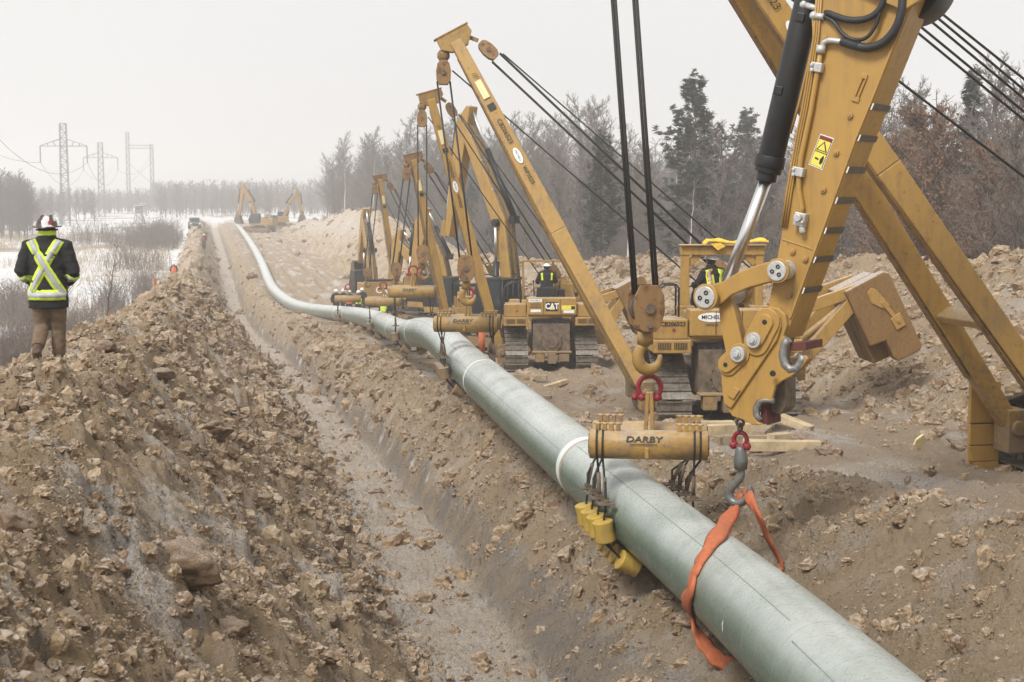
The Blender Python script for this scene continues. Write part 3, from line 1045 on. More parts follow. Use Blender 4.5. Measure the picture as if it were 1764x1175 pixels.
# understory: one mass nobody could count
def thicket(name, pts, hmin, hmax, per, mat, label, rad=.0045, spread=.35, kind='stuff'):
    tb = TB()
    zz = ground_many([p[0] for p in pts], [p[1] for p in pts])
    for (x, y, k), z in zip(pts, zz):
        for i in range(per):
            h = rng.uniform(hmin, hmax) * k
            p0 = Vector((x + rng.gauss(0, .25) * k, y + rng.gauss(0, .25) * k, z - .05))
            a = rng.random() * 6.283; sp = spread * rng.random()
            p1 = p0 + Vector((math.cos(a) * sp, math.sin(a) * sp, 1)) * h * .55
            p2 = p1 + Vector((math.cos(a) * sp * 1.5 + rng.gauss(0, .2), math.sin(a) * sp * 1.5 + rng.gauss(0, .2), .9)) * h * .5
            tb.stick(p0, p1, rad * k * 1.5, rad * k); tb.stick(p1, p2, rad * k, rad * k * .4)
            for j in range(3):
                q = p0.lerp(p1, rng.uniform(.3, 1)) if j < 1 else p1.lerp(p2, rng.random())
                e = q + (Vector((math.cos(a), math.sin(a), .8)) * .4 + rdir(rng, .4) * .8).normalized() * h * rng.uniform(.15, .38)
                tb.stick(q, e, rad * k * .7, rad * k * .35)
    o = tb.build(name, mat)
    return tag(o, label, 'brush' if 'grass' not in name else 'grass', kind=kind)


ug = []
for i in range(2300):
    s = 26 + 330 * rng.random() ** 1.6
    x = rng.uniform(27.5, 46) + rng.random() ** 3 * 30
    dd = x * math.sin(YAW) + s * math.cos(YAW)
    u = 882 + FPX * (x * math.cos(YAW) - s * math.sin(YAW)) / dd
    if 500 < u < 1850: ug.append((x, s, 1.0 + dd / 200))
thicket('undergrowth', ug, 1.2, 4.6, 9, TWIG, 'tangled saplings and brush filling the foot of the right-hand wood', rad=.008, spread=.25)

# the open ground on the left: brush in drifts, dry grass between
def left_pts(n, specs):
    out = []
    for (u0, v0, d, ru, rd, m_) in specs:
        for i in range(int(n * m_)):
            dd = d + rng.gauss(0, rd); u = u0 + rng.gauss(0, ru)
            P = at(u, 340, dd)
            if P.x < crest_x(P.y) - (3.7 if P.y < 60 else 3.1): out.append((P.x, P.y, 1.0))
    return out


near_b = left_pts(300, [(60, 0, 40, 70, 5, 1.5), (150, 0, 50, 60, 6, 1.5), (215, 0, 58, 35, 5, 1.0), (20, 0, 33, 50, 3, .9), (110, 0, 64, 70, 5, .7), (250, 0, 70, 22, 4, .5)])
thicket('brush', near_b, .5, 1.75, 7, BRUSHM, 'dense grey-brown leafless brush below the walking man', rad=.0065, spread=.5)
mid_b = left_pts(120, [(255, 0, 118, 14, 3, .45), (30, 0, 92, 40, 5, .9), (190, 0, 104, 16, 3, .3), (262, 0, 215, 28, 6, 1.3), (170, 0, 230, 40, 8, .5), (280, 0, 240, 16, 8, .8), (230, 0, 160, 25, 5, .3)])
mid_b = [(x, y, 1 + y / 260) for x, y, k in mid_b]
thicket('brush', mid_b, .7, 2.0, 6, BRUSHM, 'darker brush patches scattered across the snowy open ground', rad=.011, spread=.5)
gr = []
for i in range(1700):
    dd = 80 + 190 * rng.random() ** .8; u = rng.uniform(-60, 320)
    P = at(u, 340, dd)
    if P.x < crest_x(P.y) - 3.2 and float(fbm(np.array([P.x * .045]), np.array([P.y * .03]), 3, .55, 300)[0]) > -.02: gr.append((P.x, P.y, 1 + dd / 300))
thicket('dry_grass', gr, .25, .6, 6, DRYGRASS, 'straw-coloured dry grass standing in the snow', rad=.010, spread=.5)

# one tall bare sapling right of the walking man
sap = bare_tree('sapling', 3.6, 900, 'thin leaning leafless sapling right of the walking man', 'sapling', spread=.12, clear=.3, dense=.25)
x, y = place(168, 44); plant(sap, x, y, 1.0); sap.rotation_euler = (0.06, .16, 0)

# hazy trees left of the power line and round the far field
GL = 'hazy bare trees beyond the open ground'
LL = 'hazy leafless tree at the far edge of the open snowy ground'
lp = []
for i in range(190):
    zone = rng.random()
    if zone < .38:   # big clump at the picture edge
        dd = rng.uniform(235, 330); u = rng.uniform(-90, 60) + rng.gauss(0, 6)
    elif zone < .55:
        dd = rng.uniform(330, 430); u = rng.uniform(20, 165)
    elif zone < .85:
        dd = rng.uniform(430, 560); u = rng.uniform(270, 470)
    else:
        dd = rng.uniform(420, 560); u = rng.uniform(440, 620)
    P = at(u, 340, dd); lp.append((P.x, P.y, dd, u))
zs = ground_many([p[0] for p in lp], [p[1] for p in lp])
for (x, y, dd, u), zz in zip(lp, zs):
    k = .92 if u < 60 else (.7 if u < 170 else .9)
    plant(rng.choice(hazed), x, y, k * rng.uniform(.75, 1.15), LL, GL, zz)

# the wood that closes the view reads as one mass
fw = TB()
fp = []
for i in range(2300):
    dd = rng.uniform(520, 880); u = rng.uniform(-160, 1000)
    if u > 700 and dd < 560: continue
    P = at(u, 340, dd)
    fp.append((P.x, P.y, dd, u))
zs = ground_many([p[0] for p in fp], [p[1] for p in fp])
for (x, y, dd, u), z in zip(fp, zs):
    H_ = rng.uniform(8, 13) * (1.0 if u > 260 else .75)
    p0 = Vector((x, y, z)); p1 = p0 + Vector((rng.gauss(0, .3), rng.gauss(0, .3), H_))
    fw.stick(p0, p1, .16, .03, 4)
    for k in range(22):
        t = rng.uniform(.15, 1)
        q = p0.lerp(p1, t); a = rng.random() * 6.283; L = H_ * .28 * (1.15 - t) * rng.uniform(.6, 1.3)
        e = q + Vector((math.cos(a), math.sin(a), rng.uniform(.5, 1.3))) * L
        fw.stick(q, e, .09, .05)
        for j in range(2):
            g_ = q.lerp(e, rng.uniform(.3, .9)); fw.stick(g_, g_ + rdir(rng, .5) * L * .5, .045, .02)
tag(fw.build('far_woods', TWIG), 'far misty wood closing the view', 'woods', kind='stuff')

# behind the front rows the right-hand wood is one grey mass of stems
bwd = TB(); bp_ = []
for i in range(2000):
    s_ = 60 + 380 * rng.random(); x = 52 + 90 * rng.random()
    dd = x * math.sin(YAW) + s_ * math.cos(YAW)
    u = 882 + FPX * (x * math.cos(YAW) - s_ * math.sin(YAW)) / dd
    if 520 < u < 1950: bp_.append((x, s_))
zs = ground_many([p[0] for p in bp_], [p[1] for p in bp_])
for (x, y), z in zip(bp_, zs):
    H_ = rng.uniform(9.5, 16)
    p0 = Vector((x, y, z - .2)); p1 = p0 + Vector((rng.gauss(0, .35), rng.gauss(0, .35), H_))
    bwd.stick(p0, p1, .11, .02, 4)
    for k in range(26):
        t = rng.uniform(.12, 1); q = p0.lerp(p1, t); a = rng.random() * 6.283; L = H_ * .24 * (1.15 - t) * rng.uniform(.6, 1.3)
        e = q + Vector((math.cos(a), math.sin(a), rng.uniform(.5, 1.4))) * L
        bwd.stick(q, e, .045, .02)
        for j in range(4):
            g_ = q.lerp(e, rng.uniform(.25, .95)); bwd.stick(g_, g_ + (rdir(rng, .5) + (e - q).normalized() * .5) * L * .42, .028, .014)
tag(bwd.build('woods', TWIG), 'deeper grey mass of the right-hand wood behind its front rows', 'woods', kind='stuff')
# a kind of tree that was never planted must not be left standing at the origin
for pr_ in bares + hazed + birch + oaks + pines + spruces:
    if pr_.name not in used_proto:
        for ch in list(pr_.children): bpy.data.objects.remove(ch)
        bpy.data.objects.remove(pr_)
# ------------------------------------------------------------------ the pipeline
PIPE_R = 0.457
_k = [(1335, 1080, 13.3), (1225, 985, 16.1), (1085, 868, 19.0), (1010, 805, 21.2), (930, 738, 24.6), (870, 687, 28.5), (812, 637, 33.5), (772, 595, 37.5), (742, 572, 41.5),
      (712, 574, 47), (690, 573, 53), (660, 556, 62), (618, 543, 80), (550, 537, 96), (510, 529, 108), (486, 514, 118), (468, 497, 130), (458, 472, 147),
      (449, 449, 168), (435, 424, 206), (421, 403, 250), (409, 388, 290)]
PK = [at(*k) for k in _k]
d0 = (PK[0] - PK[1]).normalized()
PK = [PK[0] + d0 * 11 + Vector((0, 0, -.4)), PK[0] + d0 * 5 + Vector((0, 0, -.12))] + PK + [PK[-1] + (PK[-1] - PK[-2]).normalized() * 5]


def cat_rom(P, per=10):
    out = []
    for i in range(len(P) - 1):
        p0 = P[max(i - 1, 0)]; p1 = P[i]; p2 = P[i + 1]; p3 = P[min(i + 2, len(P) - 1)]
        for k in range(per):
            t = k / per
            out.append(0.5 * ((2 * p1) + (p2 - p0) * t + (2 * p0 - 5 * p1 + 4 * p2 - p3) * t * t + (3 * p1 - p0 - 3 * p2 + p3) * t ** 3))
    out.append(P[-1])
    return out


PATH = cat_rom(PK, 12)
for _ in range(60):   # steel pipe bends gently
    PATH = [PATH[0]] + [(PATH[i - 1] + PATH[i] * 2 + PATH[i + 1]) / 4 for i in range(1, len(PATH) - 1)] + [PATH[-1]]


def pipe_at_y(y):
    for i in range(len(PATH) - 1):
        if PATH[i].y <= y <= PATH[i + 1].y:
            t = (y - PATH[i].y) / (PATH[i + 1].y - PATH[i].y)
            return PATH[i].lerp(PATH[i + 1], t), (PATH[i + 1] - PATH[i]).normalized()
    return PATH[-1], (PATH[-1] - PATH[-2]).normalized()


m, n, b = mat_nodes('pipe_coating')
big = noise(n, 1.3, 5, .6); fine = noise(n, 22, 6, .75); scr = noise(n, 9, 5, .7, stretch=(1, .12, 1)); sp = noise(n, 70, 4, .7)
c = mixc(n, ramp(n, big, .3, .7), (0.070, 0.120, 0.090), (0.108, 0.160, 0.125))
c = mixc(n, ramp(n, scr, .62, .72, 0, .35), c, (0.42, 0.45, 0.42))
geo = n.nodes.new('ShaderNodeNewGeometry'); sx = n.nodes.new('ShaderNodeSeparateXYZ'); n.links.new(geo.outputs['Normal'], sx.inputs[0])
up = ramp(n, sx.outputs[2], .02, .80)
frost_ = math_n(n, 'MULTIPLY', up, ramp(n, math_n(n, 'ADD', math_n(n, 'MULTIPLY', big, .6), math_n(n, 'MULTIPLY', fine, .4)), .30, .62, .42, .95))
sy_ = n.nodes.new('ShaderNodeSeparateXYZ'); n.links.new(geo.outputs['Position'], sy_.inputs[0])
frost_ = math_n(n, 'MULTIPLY', frost_, ramp(n, sy_.outputs[1], 12, 42, .66, 1.0))      # frost mix grows with distance along the pipe
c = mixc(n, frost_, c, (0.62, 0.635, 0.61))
c = mixc(n, ramp(n, sy_.outputs[1], 50, 150, 0, .65), c, (0.66, 0.67, 0.65))  # whole coating turns paler further along, on every side
c = mixc(n, math_n(n, 'MULTIPLY', ramp(n, sx.outputs[2], .55, .95), ramp(n, sp, .60, .66, 0, .8)), c, (0.72, 0.72, 0.71))
n.links.new(c, b.inputs['Base Color'])
n.links.new(ramp(n, fine, .3, .7, .20, .42), b.inputs['Roughness'])
bump(n, b, fine, .05, .01)
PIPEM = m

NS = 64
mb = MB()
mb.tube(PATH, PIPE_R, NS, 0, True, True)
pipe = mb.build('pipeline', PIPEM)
tag(pipe, 'long green-coated steel pipe slung beside the open trench', 'pipeline')
# the spiral weld seam and field joints
BAND = plain('joint_coating_white', (0.66, 0.69, 0.66), .5, var=.12, scale=10)
SEAM = plain('weld_seam', (0.24, 0.29, 0.255), .5, var=.2, scale=20)
cum = [0]
for i in range(1, len(PATH)): cum.append(cum[-1] + (PATH[i] - PATH[i - 1]).length)


def at_len(L):
    L = max(0, min(L, cum[-1] - 1e-4))
    lo, hi = 0, len(cum) - 1
    while hi - lo > 1:
        mid = (lo + hi) // 2
        if cum[mid] <= L: lo = mid
        else: hi = mid
    t = (L - cum[lo]) / (cum[lo + 1] - cum[lo])
    return PATH[lo].lerp(PATH[lo + 1], t), (PATH[hi] - PATH[lo]).normalized()


def len_of_uv(u, v):
    best = None
    for i, p in enumerate(PATH):
        r_ = p - EYE; d = r_.dot(CF)
        if d < 1: continue
        uu = 882 + FPX * r_.dot(CR) / d; vv = 587.5 - FPX * r_.dot(CU) / d
        e = (uu - u) ** 2 + (vv - v) ** 2
        if best is None or e < best[0]: best = (e, cum[i], d)
    return best


def ring(L, wdt, th, mat, name):
    mb = MB()
    ps = []
    for k in range(5):
        ps.append(at_len(L - wdt / 2 + wdt * k / 4)[0])
    mb.tube(ps, [PIPE_R + .001] + [PIPE_R + th] * 3 + [PIPE_R + .001], NS, 0, False, True)
    o = mb.build(name, mat, pipe)
    return o


Lm = len_of_uv(1010, 805)[1]
ring(Lm, .20, .006, BAND, 'joint_band')
om = ring(Lm - .16, .05, .005, plain('joint_edge_tan', (0.42, 0.30, 0.22), .6, var=.2, scale=20), 'joint_edge')
for (u, v) in ((835, 655), (722, 573), (683, 570), (650, 552), (604, 541), (586, 540), (497, 520), (462, 480), (440, 430)):
    e, L, d = len_of_uv(u, v)
    ring(L, .12 + d * .0012, .006, BAND, 'joint_band')
# longitudinal weld lines joint by joint, raised a few millimetres
for a, b_, ang in ((0.3, 9.2, 2.35), (9.6, Lm - .3, 2.1), (Lm + .2, Lm + 12.4, 2.55), (Lm + 13, Lm + 24, 2.2), (Lm + 24.4, Lm + 36, 1.9)):
    mb = MB(); pts = []
    for k in range(41):
        p, d = at_len(lerp(a, b_, k / 40))
        s = d.cross(Vector((0, 0, 1))).normalized(); t = s.cross(d)
        pts.append(p + (s * math.cos(ang) + t * math.sin(ang)) * (PIPE_R + .001))
    mb.tube(pts, .005, 6)
    mb.build('weld_seam', SEAM, pipe)
for k in range(7):   # faint spiral tape edges near the camera
    L0 = 8.2 + k * 1.05
    mb = MB(); pts = []
    for i in range(33):
        p, d = at_len(L0 + .16 * i / 32)
        s = d.cross(Vector((0, 0, 1))).normalized(); t = s.cross(d); a = 2 * PI * i / 32
        pts.append(p + (s * math.cos(a) + t * math.sin(a)) * (PIPE_R + .0005))
    mb.tube(pts, .0022, 5)
    mb.build('tape_edge', SEAM, pipe)
# a paint dab on the near flank
mb = MB()
e, L, d = len_of_uv(1330, 1075)
g_ = []
for i in range(4):
    for j in range(5):
        p, dd = at_len(L + .10 + .05 * i / 3)
        s = dd.cross(Vector((0, 0, 1))).normalized(); t = s.cross(dd); a = 3.0 + .22 * j / 4 + .03 * i
        g_.append(p + (s * math.cos(a) + t * math.sin(a)) * (PIPE_R + .003))
mb.add(g_, [(i * 5 + j, i * 5 + j + 1, (i + 1) * 5 + j + 1, (i + 1) * 5 + j) for i in range(3) for j in range(4)])
mb.build('paint_dab', BAND, pipe)

# ------------------------------------------------------------------ roller cradles
def cradle(y, label, yaw_bar, lift, letter=True, rolls=4, detail=True, strands=4, dirty=False, dx=0.0):
    """twin-tube spreader with rope strands of rollers passing under the pipe at position y"""
    pc, pd = pipe_at_y(y)
    root = thing('pipe_cradle', label, 'lifting cradle', pc, 0, 'roller cradles carrying the pipe')
    root.location.x += dx
    pdh = Vector((pd.x, pd.y, 0)).normalized()
    across0 = Vector((pdh.y, -pdh.x, 0))                       # to the right of the pipe
    M = Matrix.Rotation(yaw_bar, 3, 'Z')
    acr = M @ across0; alo = Vector((-acr.y, acr.x, 0))
    bsep = .36; H = lift; Rb = .185; Lb = .74
    ym = YELD if dirty else YEL
    ends = []
    for k, sgn in enumerate((-1, 1)):
        c = alo * sgn * bsep + Vector((0, 0, H))
        mb = MB()
        mb.tube([c - acr * Lb, c - acr * (Lb - .01), c + acr * (Lb - .01), c + acr * Lb], [Rb - .015, Rb, Rb, Rb - .015], 28)
        bar = mb.build('spreader_tube', ym, root)
        if detail:
            cap = MB()
            for e in (-1, 1):
                cap.tube([c + acr * e * (Lb - .012), c + acr * e * (Lb + .012)], Rb * .72, 24)
            cap.build('end_cap', DARKST, bar)
            for e in (-1, 1):
                w_ = MB()
                for q in range(2):
                    w_.torus(c + acr * e * (Lb - .17 + .075 * q), acr, Rb + .006, .013, n=26, k=6)
                w_.build('rope_wrap', ROPE, bar)
            for e in (-1, 1):
                kp = MB()
                for q in range(4):
                    kp.box(c + acr * (e * (Lb - .23) + (q - 1.5) * .085) + Vector((0, 0, Rb + .035)), (.05, .12, .10), (0, 0, yaw_bar))
                kp.box(c + acr * e * (Lb - .23) + Vector((0, 0, Rb + .075)), (.36, .03, .025), (0, 0, math.atan2(acr.y, acr.x)))
                kp.build('rope_keeper', ym, bar, .006)
            lug = MB(); lug.box(c - alo * (Rb + .008) * 1 + acr * -.02 + Vector((0, 0, -.075)), (.05, .035, .13), (0, 0, math.atan2(acr.y, acr.x)))
            lug.build('gusset', ym, bar, .006)
    # lifting yoke between the tubes
    mb = MB()
    for q in (-.055, .055):
        mb.beam(Vector((0, 0, H - .1)) + acr * q, Vector((0, 0, H + .62)) + acr * q * .4, .12, .05, .10, .05, up=acr)
    mb.beam(alo * -.30 + Vector((0, 0, H)), alo * .30 + Vector((0, 0, H)), .16, .14)
    mb.build('lifting_lug', ym, root, .01)
    sh = MB()
    sh.torus(Vector((0, 0, H + .68)), alo, .145, .034, a0=-PI * .83, a1=PI * .83, n=26, k=10, ref=(0, 0, 1))
    for q in (-1, 1): sh.ball(acr * q * .10 + Vector((0, 0, H + .55)), .052, 10)
    sh.cyl(acr * -.19 + Vector((0, 0, H + .55)), acr * .16 + Vector((0, 0, H + .55)), .03, n=10)
    sh.cyl(acr * -.22 + Vector((0, 0, H + .55)), acr * -.16 + Vector((0, 0, H + .55)), .045, n=6)
    sh.build('shackle', REDM, root)
    if letter:
        c = -alo * (bsep + Rb * math.cos(.5) + .004) + Vector((0, 0, H + Rb * math.sin(.5)))
        nrm = (-alo * math.cos(.5) + Vector((0, 0, math.sin(.5))))
        rt = acr; upv = nrm.cross(rt)
        text_part('lettering', 'DARBY', .105, INK, root, frame(c + nrm * .006 - rt * .06, rt, upv), .003, 1.35, .002, .15)
        ul = MB(); ul.box((0, 0, 0), (.34, .009, .004)); o = ul.build('lettering_underline', INK, root)
        o.data.transform(frame(c + nrm * .005 - rt * .06 - upv * .062, rt, upv))
    # strands
    rR, rw = .132, .29
    Rp = PIPE_R + rR + .012
    for k in range(strands):
        off = Vector((-dx, 0, 0)) + pdh * ((k - (strands - 1) / 2) * .275) + Vector((0, 0, pd.z / max(.2, math.hypot(pd.x, pd.y)) * (k - (strands - 1) / 2) * .275))
        barsgn = -1 if k < strands / 2 else 1
        ctop = alo * barsgn * bsep + Vector((0, 0, H))
        rope = MB()
        pts = []
        for i in range(rolls * 3 + 1):
            a = PI - .28 + (PI + .56) * i / (rolls * 3)
            pts.append(off + across0 * math.cos(a) * Rp + Vector((0, 0, math.sin(a) * Rp)))
        qq = alo * ((k % 2) - .5) * .11
        L_ = ctop - acr * (Lb - .17 + .075 * (k % 2)) + qq; R_ = ctop + acr * (Lb - .17 + .075 * (k % 2)) + qq
        rope.tube([L_ + Vector((0, 0, -.05)), L_ + Vector((0, 0, -.20)), pts[0] + Vector((0, 0, .26))] + pts + [pts[-1] + Vector((0, 0, .26)), R_ + Vector((0, 0, -.20)), R_ + Vector((0, 0, -.05))], .015, 8)
        strand = rope.build('roller_strand', ROPE, root)
        for pp, tt in ((pts[0], L_), (pts[-1], R_)):
            fer = MB()
            dd = (tt - pp).normalized()
            fer.cyl(pp + Vector((0, 0, .10)), pp + Vector((0, 0, .10)) + dd * .30, .026, n=8)
            fer.box(pp + Vector((0, 0, .075)), (.21, .19, .018))
            fer.box(pp + Vector((0, 0, .10)), (.06, .10, .05))
            fer.build('rope_socket', DARKST, strand)
        for i in range(rolls):
            a = PI - .28 + (PI + .56) * (i + .5) / rolls
            c = off + across0 * math.cos(a) * Rp + Vector((0, 0, math.sin(a) * Rp))
            tng = (across0 * -math.sin(a) + Vector((0, 0, math.cos(a)))).normalized()
            wd = rw * .93
            mb = MB()
            prof = [(-.5, .92), (-.47, 1.0), (-.42, 1.0), (-.15, .94), (.15, .94), (.42, 1.0), (.47, 1.0), (.5, .92)]
            mb.tube([c + tng * wd * t_ for t_, _ in prof], [rR * r_ for _, r_ in prof], 18)
            o = mb.build('roller', ROLLER if not dirty else YELD, strand)
    return root


C0 = cradle(17.6, 'big twin-tube yellow cradle hung from the front boom, rollers bright yellow', R(-19), .93, dx=.12)
# ------------------------------------------------------------------ tracks
def hull_of_circles(cs, n=48):
    pts = []
    for (y, z, r) in cs:
        for k in range(n):
            a = 2 * PI * k / n
            pts.append((y + r * math.cos(a), z + r * math.sin(a)))
    pts = sorted(set((round(p[0], 5), round(p[1], 5)) for p in pts))

    def half(ps):
        h = []
        for p in ps:
            while len(h) >= 2 and (h[-1][0] - h[-2][0]) * (p[1] - h[-2][1]) - (h[-1][1] - h[-2][1]) * (p[0] - h[-2][0]) <= 0: h.pop()
            h.append(p)
        return h
    lo = half(pts); hi = half(pts[::-1])
    return lo[:-1] + hi[:-1]


def resample(loop, step):
    L = [0]
    n = len(loop)
    for i in range(n):
        a, b = loop[i], loop[(i + 1) % n]
        L.append(L[-1] + math.hypot(b[0] - a[0], b[1] - a[1]))
    cnt = int(L[-1] / step)
    out = []
    j = 0
    for k in range(cnt):
        t = L[-1] * k / cnt
        while L[j + 1] < t: j += 1
        f = (t - L[j]) / max(1e-9, L[j + 1] - L[j])
        a, b = loop[j], loop[(j + 1) % n]
        dx, dy = b[0] - a[0], b[1] - a[1]; q = math.hypot(dx, dy)
        out.append((a[0] + dx * f, a[1] + dy * f, dx / q, dy / q))
    return out


def track(root, x, cs, width, shoe=.21, grouser=.065, frame_h=.5, frame_mat=None, low=False):
    loop = hull_of_circles(cs)
    mb = MB()
    for (y, z, ty, tz) in resample(loop, shoe):
        ny_, nz_ = tz, -ty                                   # outward
        c = Vector((x, y, z)); t = Vector((0, ty, tz)); o = Vector((0, ny_, nz_))
        mb.beam(c - t * shoe * .47 + o * .02, c + t * shoe * .47 + o * .02, width, .035, up=o)
        mb.beam(c - t * shoe * .47 + o * (.02 + grouser / 2), c - t * shoe * .38 + o * (.02 + grouser / 2), width * .985, grouser, up=o)
        if not low:
            mb.beam(c - t * shoe * .36 - o * .05, c + t * shoe * .36 - o * .05, width * .28, .10, up=o)
    tr = mb.build('track', STEEL, root)
    wh = MB()
    for i, (y, z, r) in enumerate(cs):
        wh = MB()
        wh.cyl((x - width * .18, y, z), (x + width * .18, y, z), r - .07, n=24)
        wh.cyl((x - width * .30, y, z), (x + width * .30, y, z), r * .45, n=16)
        wh.build('wheel', YELD, tr)
    ys = [c[0] for c in cs]; lowz = min(c[1] for c in cs)
    fr = MB()
    fr.box((x, (min(ys) + max(ys)) / 2, lowz + .05), (width * .55, (max(ys) - min(ys)) * .82, frame_h))
    for k in range(6):
        yy = lerp(min(ys) + .55, max(ys) - .55, k / 5)
        fr.cyl((x - width * .25, yy, lowz - .22), (x + width * .25, yy, lowz - .22), .14, n=14)
    fr.build('track_frame', frame_mat or YELD, tr, .02)
    return tr


def rope_part(name, p0, p1, r, parent, sag=0.0):
    p0, p1 = Vector(p0), Vector(p1)
    mb = MB()
    n = 8 if sag else 1
    mb.tube([p0.lerp(p1, i / n) + Vector((0, 0, -sag * 4 * (i / n) * (1 - i / n))) for i in range(n + 1)], r, 7)
    return mb.build(name, ROPE, parent)


def sheave_block(name, c, axis, along, w, h, th, parent, mat=None):
    """a cheek-plate pulley block; axis = pin direction, along = its long direction"""
    ax = Vector(axis).normalized(); al = Vector(along).normalized(); sd_ = al.cross(ax)
    c = Vector(c)
    prof = [(-.30, -.5), (.30, -.5), (.47, -.28), (.5, .05), (.40, .36), (.22, .5), (-.22, .5), (-.40, .36), (-.5, .05), (-.47, -.28)]
    mb = MB()
    for s in (-1, 1):
        mb.prism([(p * w, q * h) for p, q in prof], s * th * .5 - .018, s * th * .5 + .018, lambda p, q, t: c + sd_ * p + al * q + ax * t)
    mb.prism([(p * w * .62, q * h * .3 + h * .36) for p, q in prof], -th * .5, th * .5, lambda p, q, t: c + sd_ * p + al * q + ax * t)
    o = mb.build(name, mat or BLOCKM, parent, .008)
    s2 = MB()
    for k in range(2):
        f = (k - .5) * th * .45
        s2.tube([c + ax * (f - th * .16), c + ax * f, c + ax * (f + th * .16)], [w * .46, w * .40, w * .46], 20)
    s2.build('sheave', DARKST, o)
    pn = MB()
    pn.cyl(c - ax * (th * .5 + .05), c + ax * (th * .5 + .05), w * .16, n=12)
    pn.cyl(c - ax * (th * .5 + .04) + al * h * .36, c + ax * (th * .5 + .04) + al * h * .36, w * .09, n=8)
    pn.build('pin', DARKST, o)
    return o


# ------------------------------------------------------------------ side boom tractor
def sideboom(loc, rotz, label, tip, hook, rear='plain', ropes=True, weight='out', canopy=True, detail=True, letters=None, drop=None, foot_x=-1.62, boomw=1.0, fs=1.05, fy=0.0, cwx=0.0, guard=False):
    """pipelayer seen from behind; +Y forward, boom out to -X. tip / hook in local metres"""
    root = thing('pipelayer', label, 'side boom tractor', loc, rotz, 'side boom tractors holding up the pipe')
    inv = Matrix.Rotation(-rotz, 4, 'Z') @ Matrix.Translation(-Vector(loc))
    TX = 1.16
    cs = [(-1.62, .47, .40), (1.75, .47, .40), (-.35, 1.28, .36)]
    for s in (-1, 1):
        track(root, s * TX, cs, .74, .215, low=not detail)
    # transmission case, hitch, belly
    mb = MB()
    mb.box((0, -1.35, 1.15), (1.22, .9, .95))
    mb.box((0, .4, .85), (1.15, 3.0, .55))
    mb.cyl((0, -1.80, 1.02), (0, -1.86, 1.02), .33, n=28)
    mb.cyl((0, -1.86, 1.02), (0, -1.90, 1.02), .20, n=20)
    for k in range(12):
        a = 2 * PI * k / 12
        mb.cyl((.36 * math.cos(a), -1.80, 1.02 + .36 * math.sin(a)), (.36 * math.cos(a), -1.845, 1.02 + .36 * math.sin(a)), .024, n=6)
    mb.build('transmission_case', DARKST, root, .03)
    mb = MB()
    mb.box((0, -1.92, .70), (1.30, .30, .05)); mb.box((-.40, -1.90, .52), (.30, .3, .30)); mb.box((.0, -1.95, .50), (.26, .35, .34)); mb.box((.40, -1.90, .52), (.34, .3, .26))
    mb.build('drawbar', YELD, root, .015)
    mb = MB()
    mb.box((0, -1.45, 1.66), (1.25, .55, .18))
    for k in range(7): mb.tube([(-.5 + k * .16, -1.6, 1.74), (-.45 + k * .17, -1.78, 1.62), (-.5 + k * .15, -1.7, 1.45)], .022, 6)
    mb.build('hose_bundle', BLACK, root)
    # rear tank with three faces, side boxes, fenders with grilles
    mb = MB()
    mb.box((0, -1.62, 2.20), (1.64, .56, .56)); mb.box((0, -1.55, 1.90), (1.52, .46, .09))
    tank = mb.build('fuel_tank', YEL, root, .03)
    for s in (-.275, .275):
        mb = MB(); mb.box((s, -1.906, 2.2), (.012, .012, .50)); mb.build('panel_seam', BLACK, tank)
    for s in (-1, 1):
        mb = MB(); mb.box((s * 1.20, -1.30, 2.06), (.72, .95, .42)); sb = mb.build('side_box', YEL, root, .025)
        mb = MB(); mb.box((s * 1.18, -1.20, 1.70), (.80, 1.35, .28)); fd = mb.build('fender', YEL, root, .02)
        if detail:
            g = MB()
            for q in (-1, 1):
                for k in range(8): g.box((s * 1.18 + q * .17 + (k - 3.5) * .036, -1.878, 1.71), (.018, .012, .15))
            g.build('grille', BLACK, fd)
        if detail and s < 0:
            g = MB(); g.cyl((-1.14, -1.776, 2.04), (-1.14, -1.785, 2.04), .035, n=14); g.build('tail_light', REDM, sb)
    # engine hood, exhaust
    mb = MB(); mb.box((0, .95, 1.85), (1.05, 2.1, .9)); mb.build('hood', YEL, root, .05)
    mb = MB(); mb.cyl((.28, .9, 2.2), (.28, .9, 2.95), .07); mb.build('exhaust_pipe', DARKST, root)
    # seat and console
    mb = MB(); mb.box((-.15, -1.0, 2.50), (.62, .55, .14)); mb.box((-.15, -1.26, 2.62), (.62, .12, .36)); mb.build('seat', BLACK, root, .04)
    mb = MB(); mb.box((.38, -.75, 2.55), (.25, .6, .3)); mb.cyl((.36, -.6, 2.6), (.38, -.58, 3.0), .02, n=6)
    mb.build('control_console', BLACK, root, .02)
    mb = MB(); mb.cyl((-.5, -.6, 2.45), (-.52, -.55, 2.95), .02, n=6); mb.ball((-.52, -.55, 2.96), .035, 8); mb.build('control_lever', BLACK, root)
    if canopy:
        mb = MB()
        for s in (-1, 1):
            mb.beam((s * .80, -1.05, 2.45), (s * .80, -1.05, 3.62), .19, .17)
            mb.box((s * .80, -1.05, 2.47), (.40, .34, .07))
            mb.beam((s * .72, -1.05, 3.40), (s * .48, -1.05, 3.62), .15, .12, up=(0, 1, 0))
        mb.box((0, -1.05, 3.69), (1.80, .24, .20)); mb.box((0, -1.05, 3.805), (1.86, .42, .03))
        mb.build('roll_bar', YEL, root, .02)
    else:
        mb = MB()
        mb.box((.05, -1.0, 3.66), (1.95, .10, .07)); mb.beam((-.9, -1.0, 2.4), (-.9, -1.0, 3.66), .07, .07); mb.beam((.98, -1.0, 2.4), (.98, -1.0, 3.66), .07, .07)
        mb.build('roll_bar', YELD, root, .01)
    # hand rails at the left step
    mb = MB()
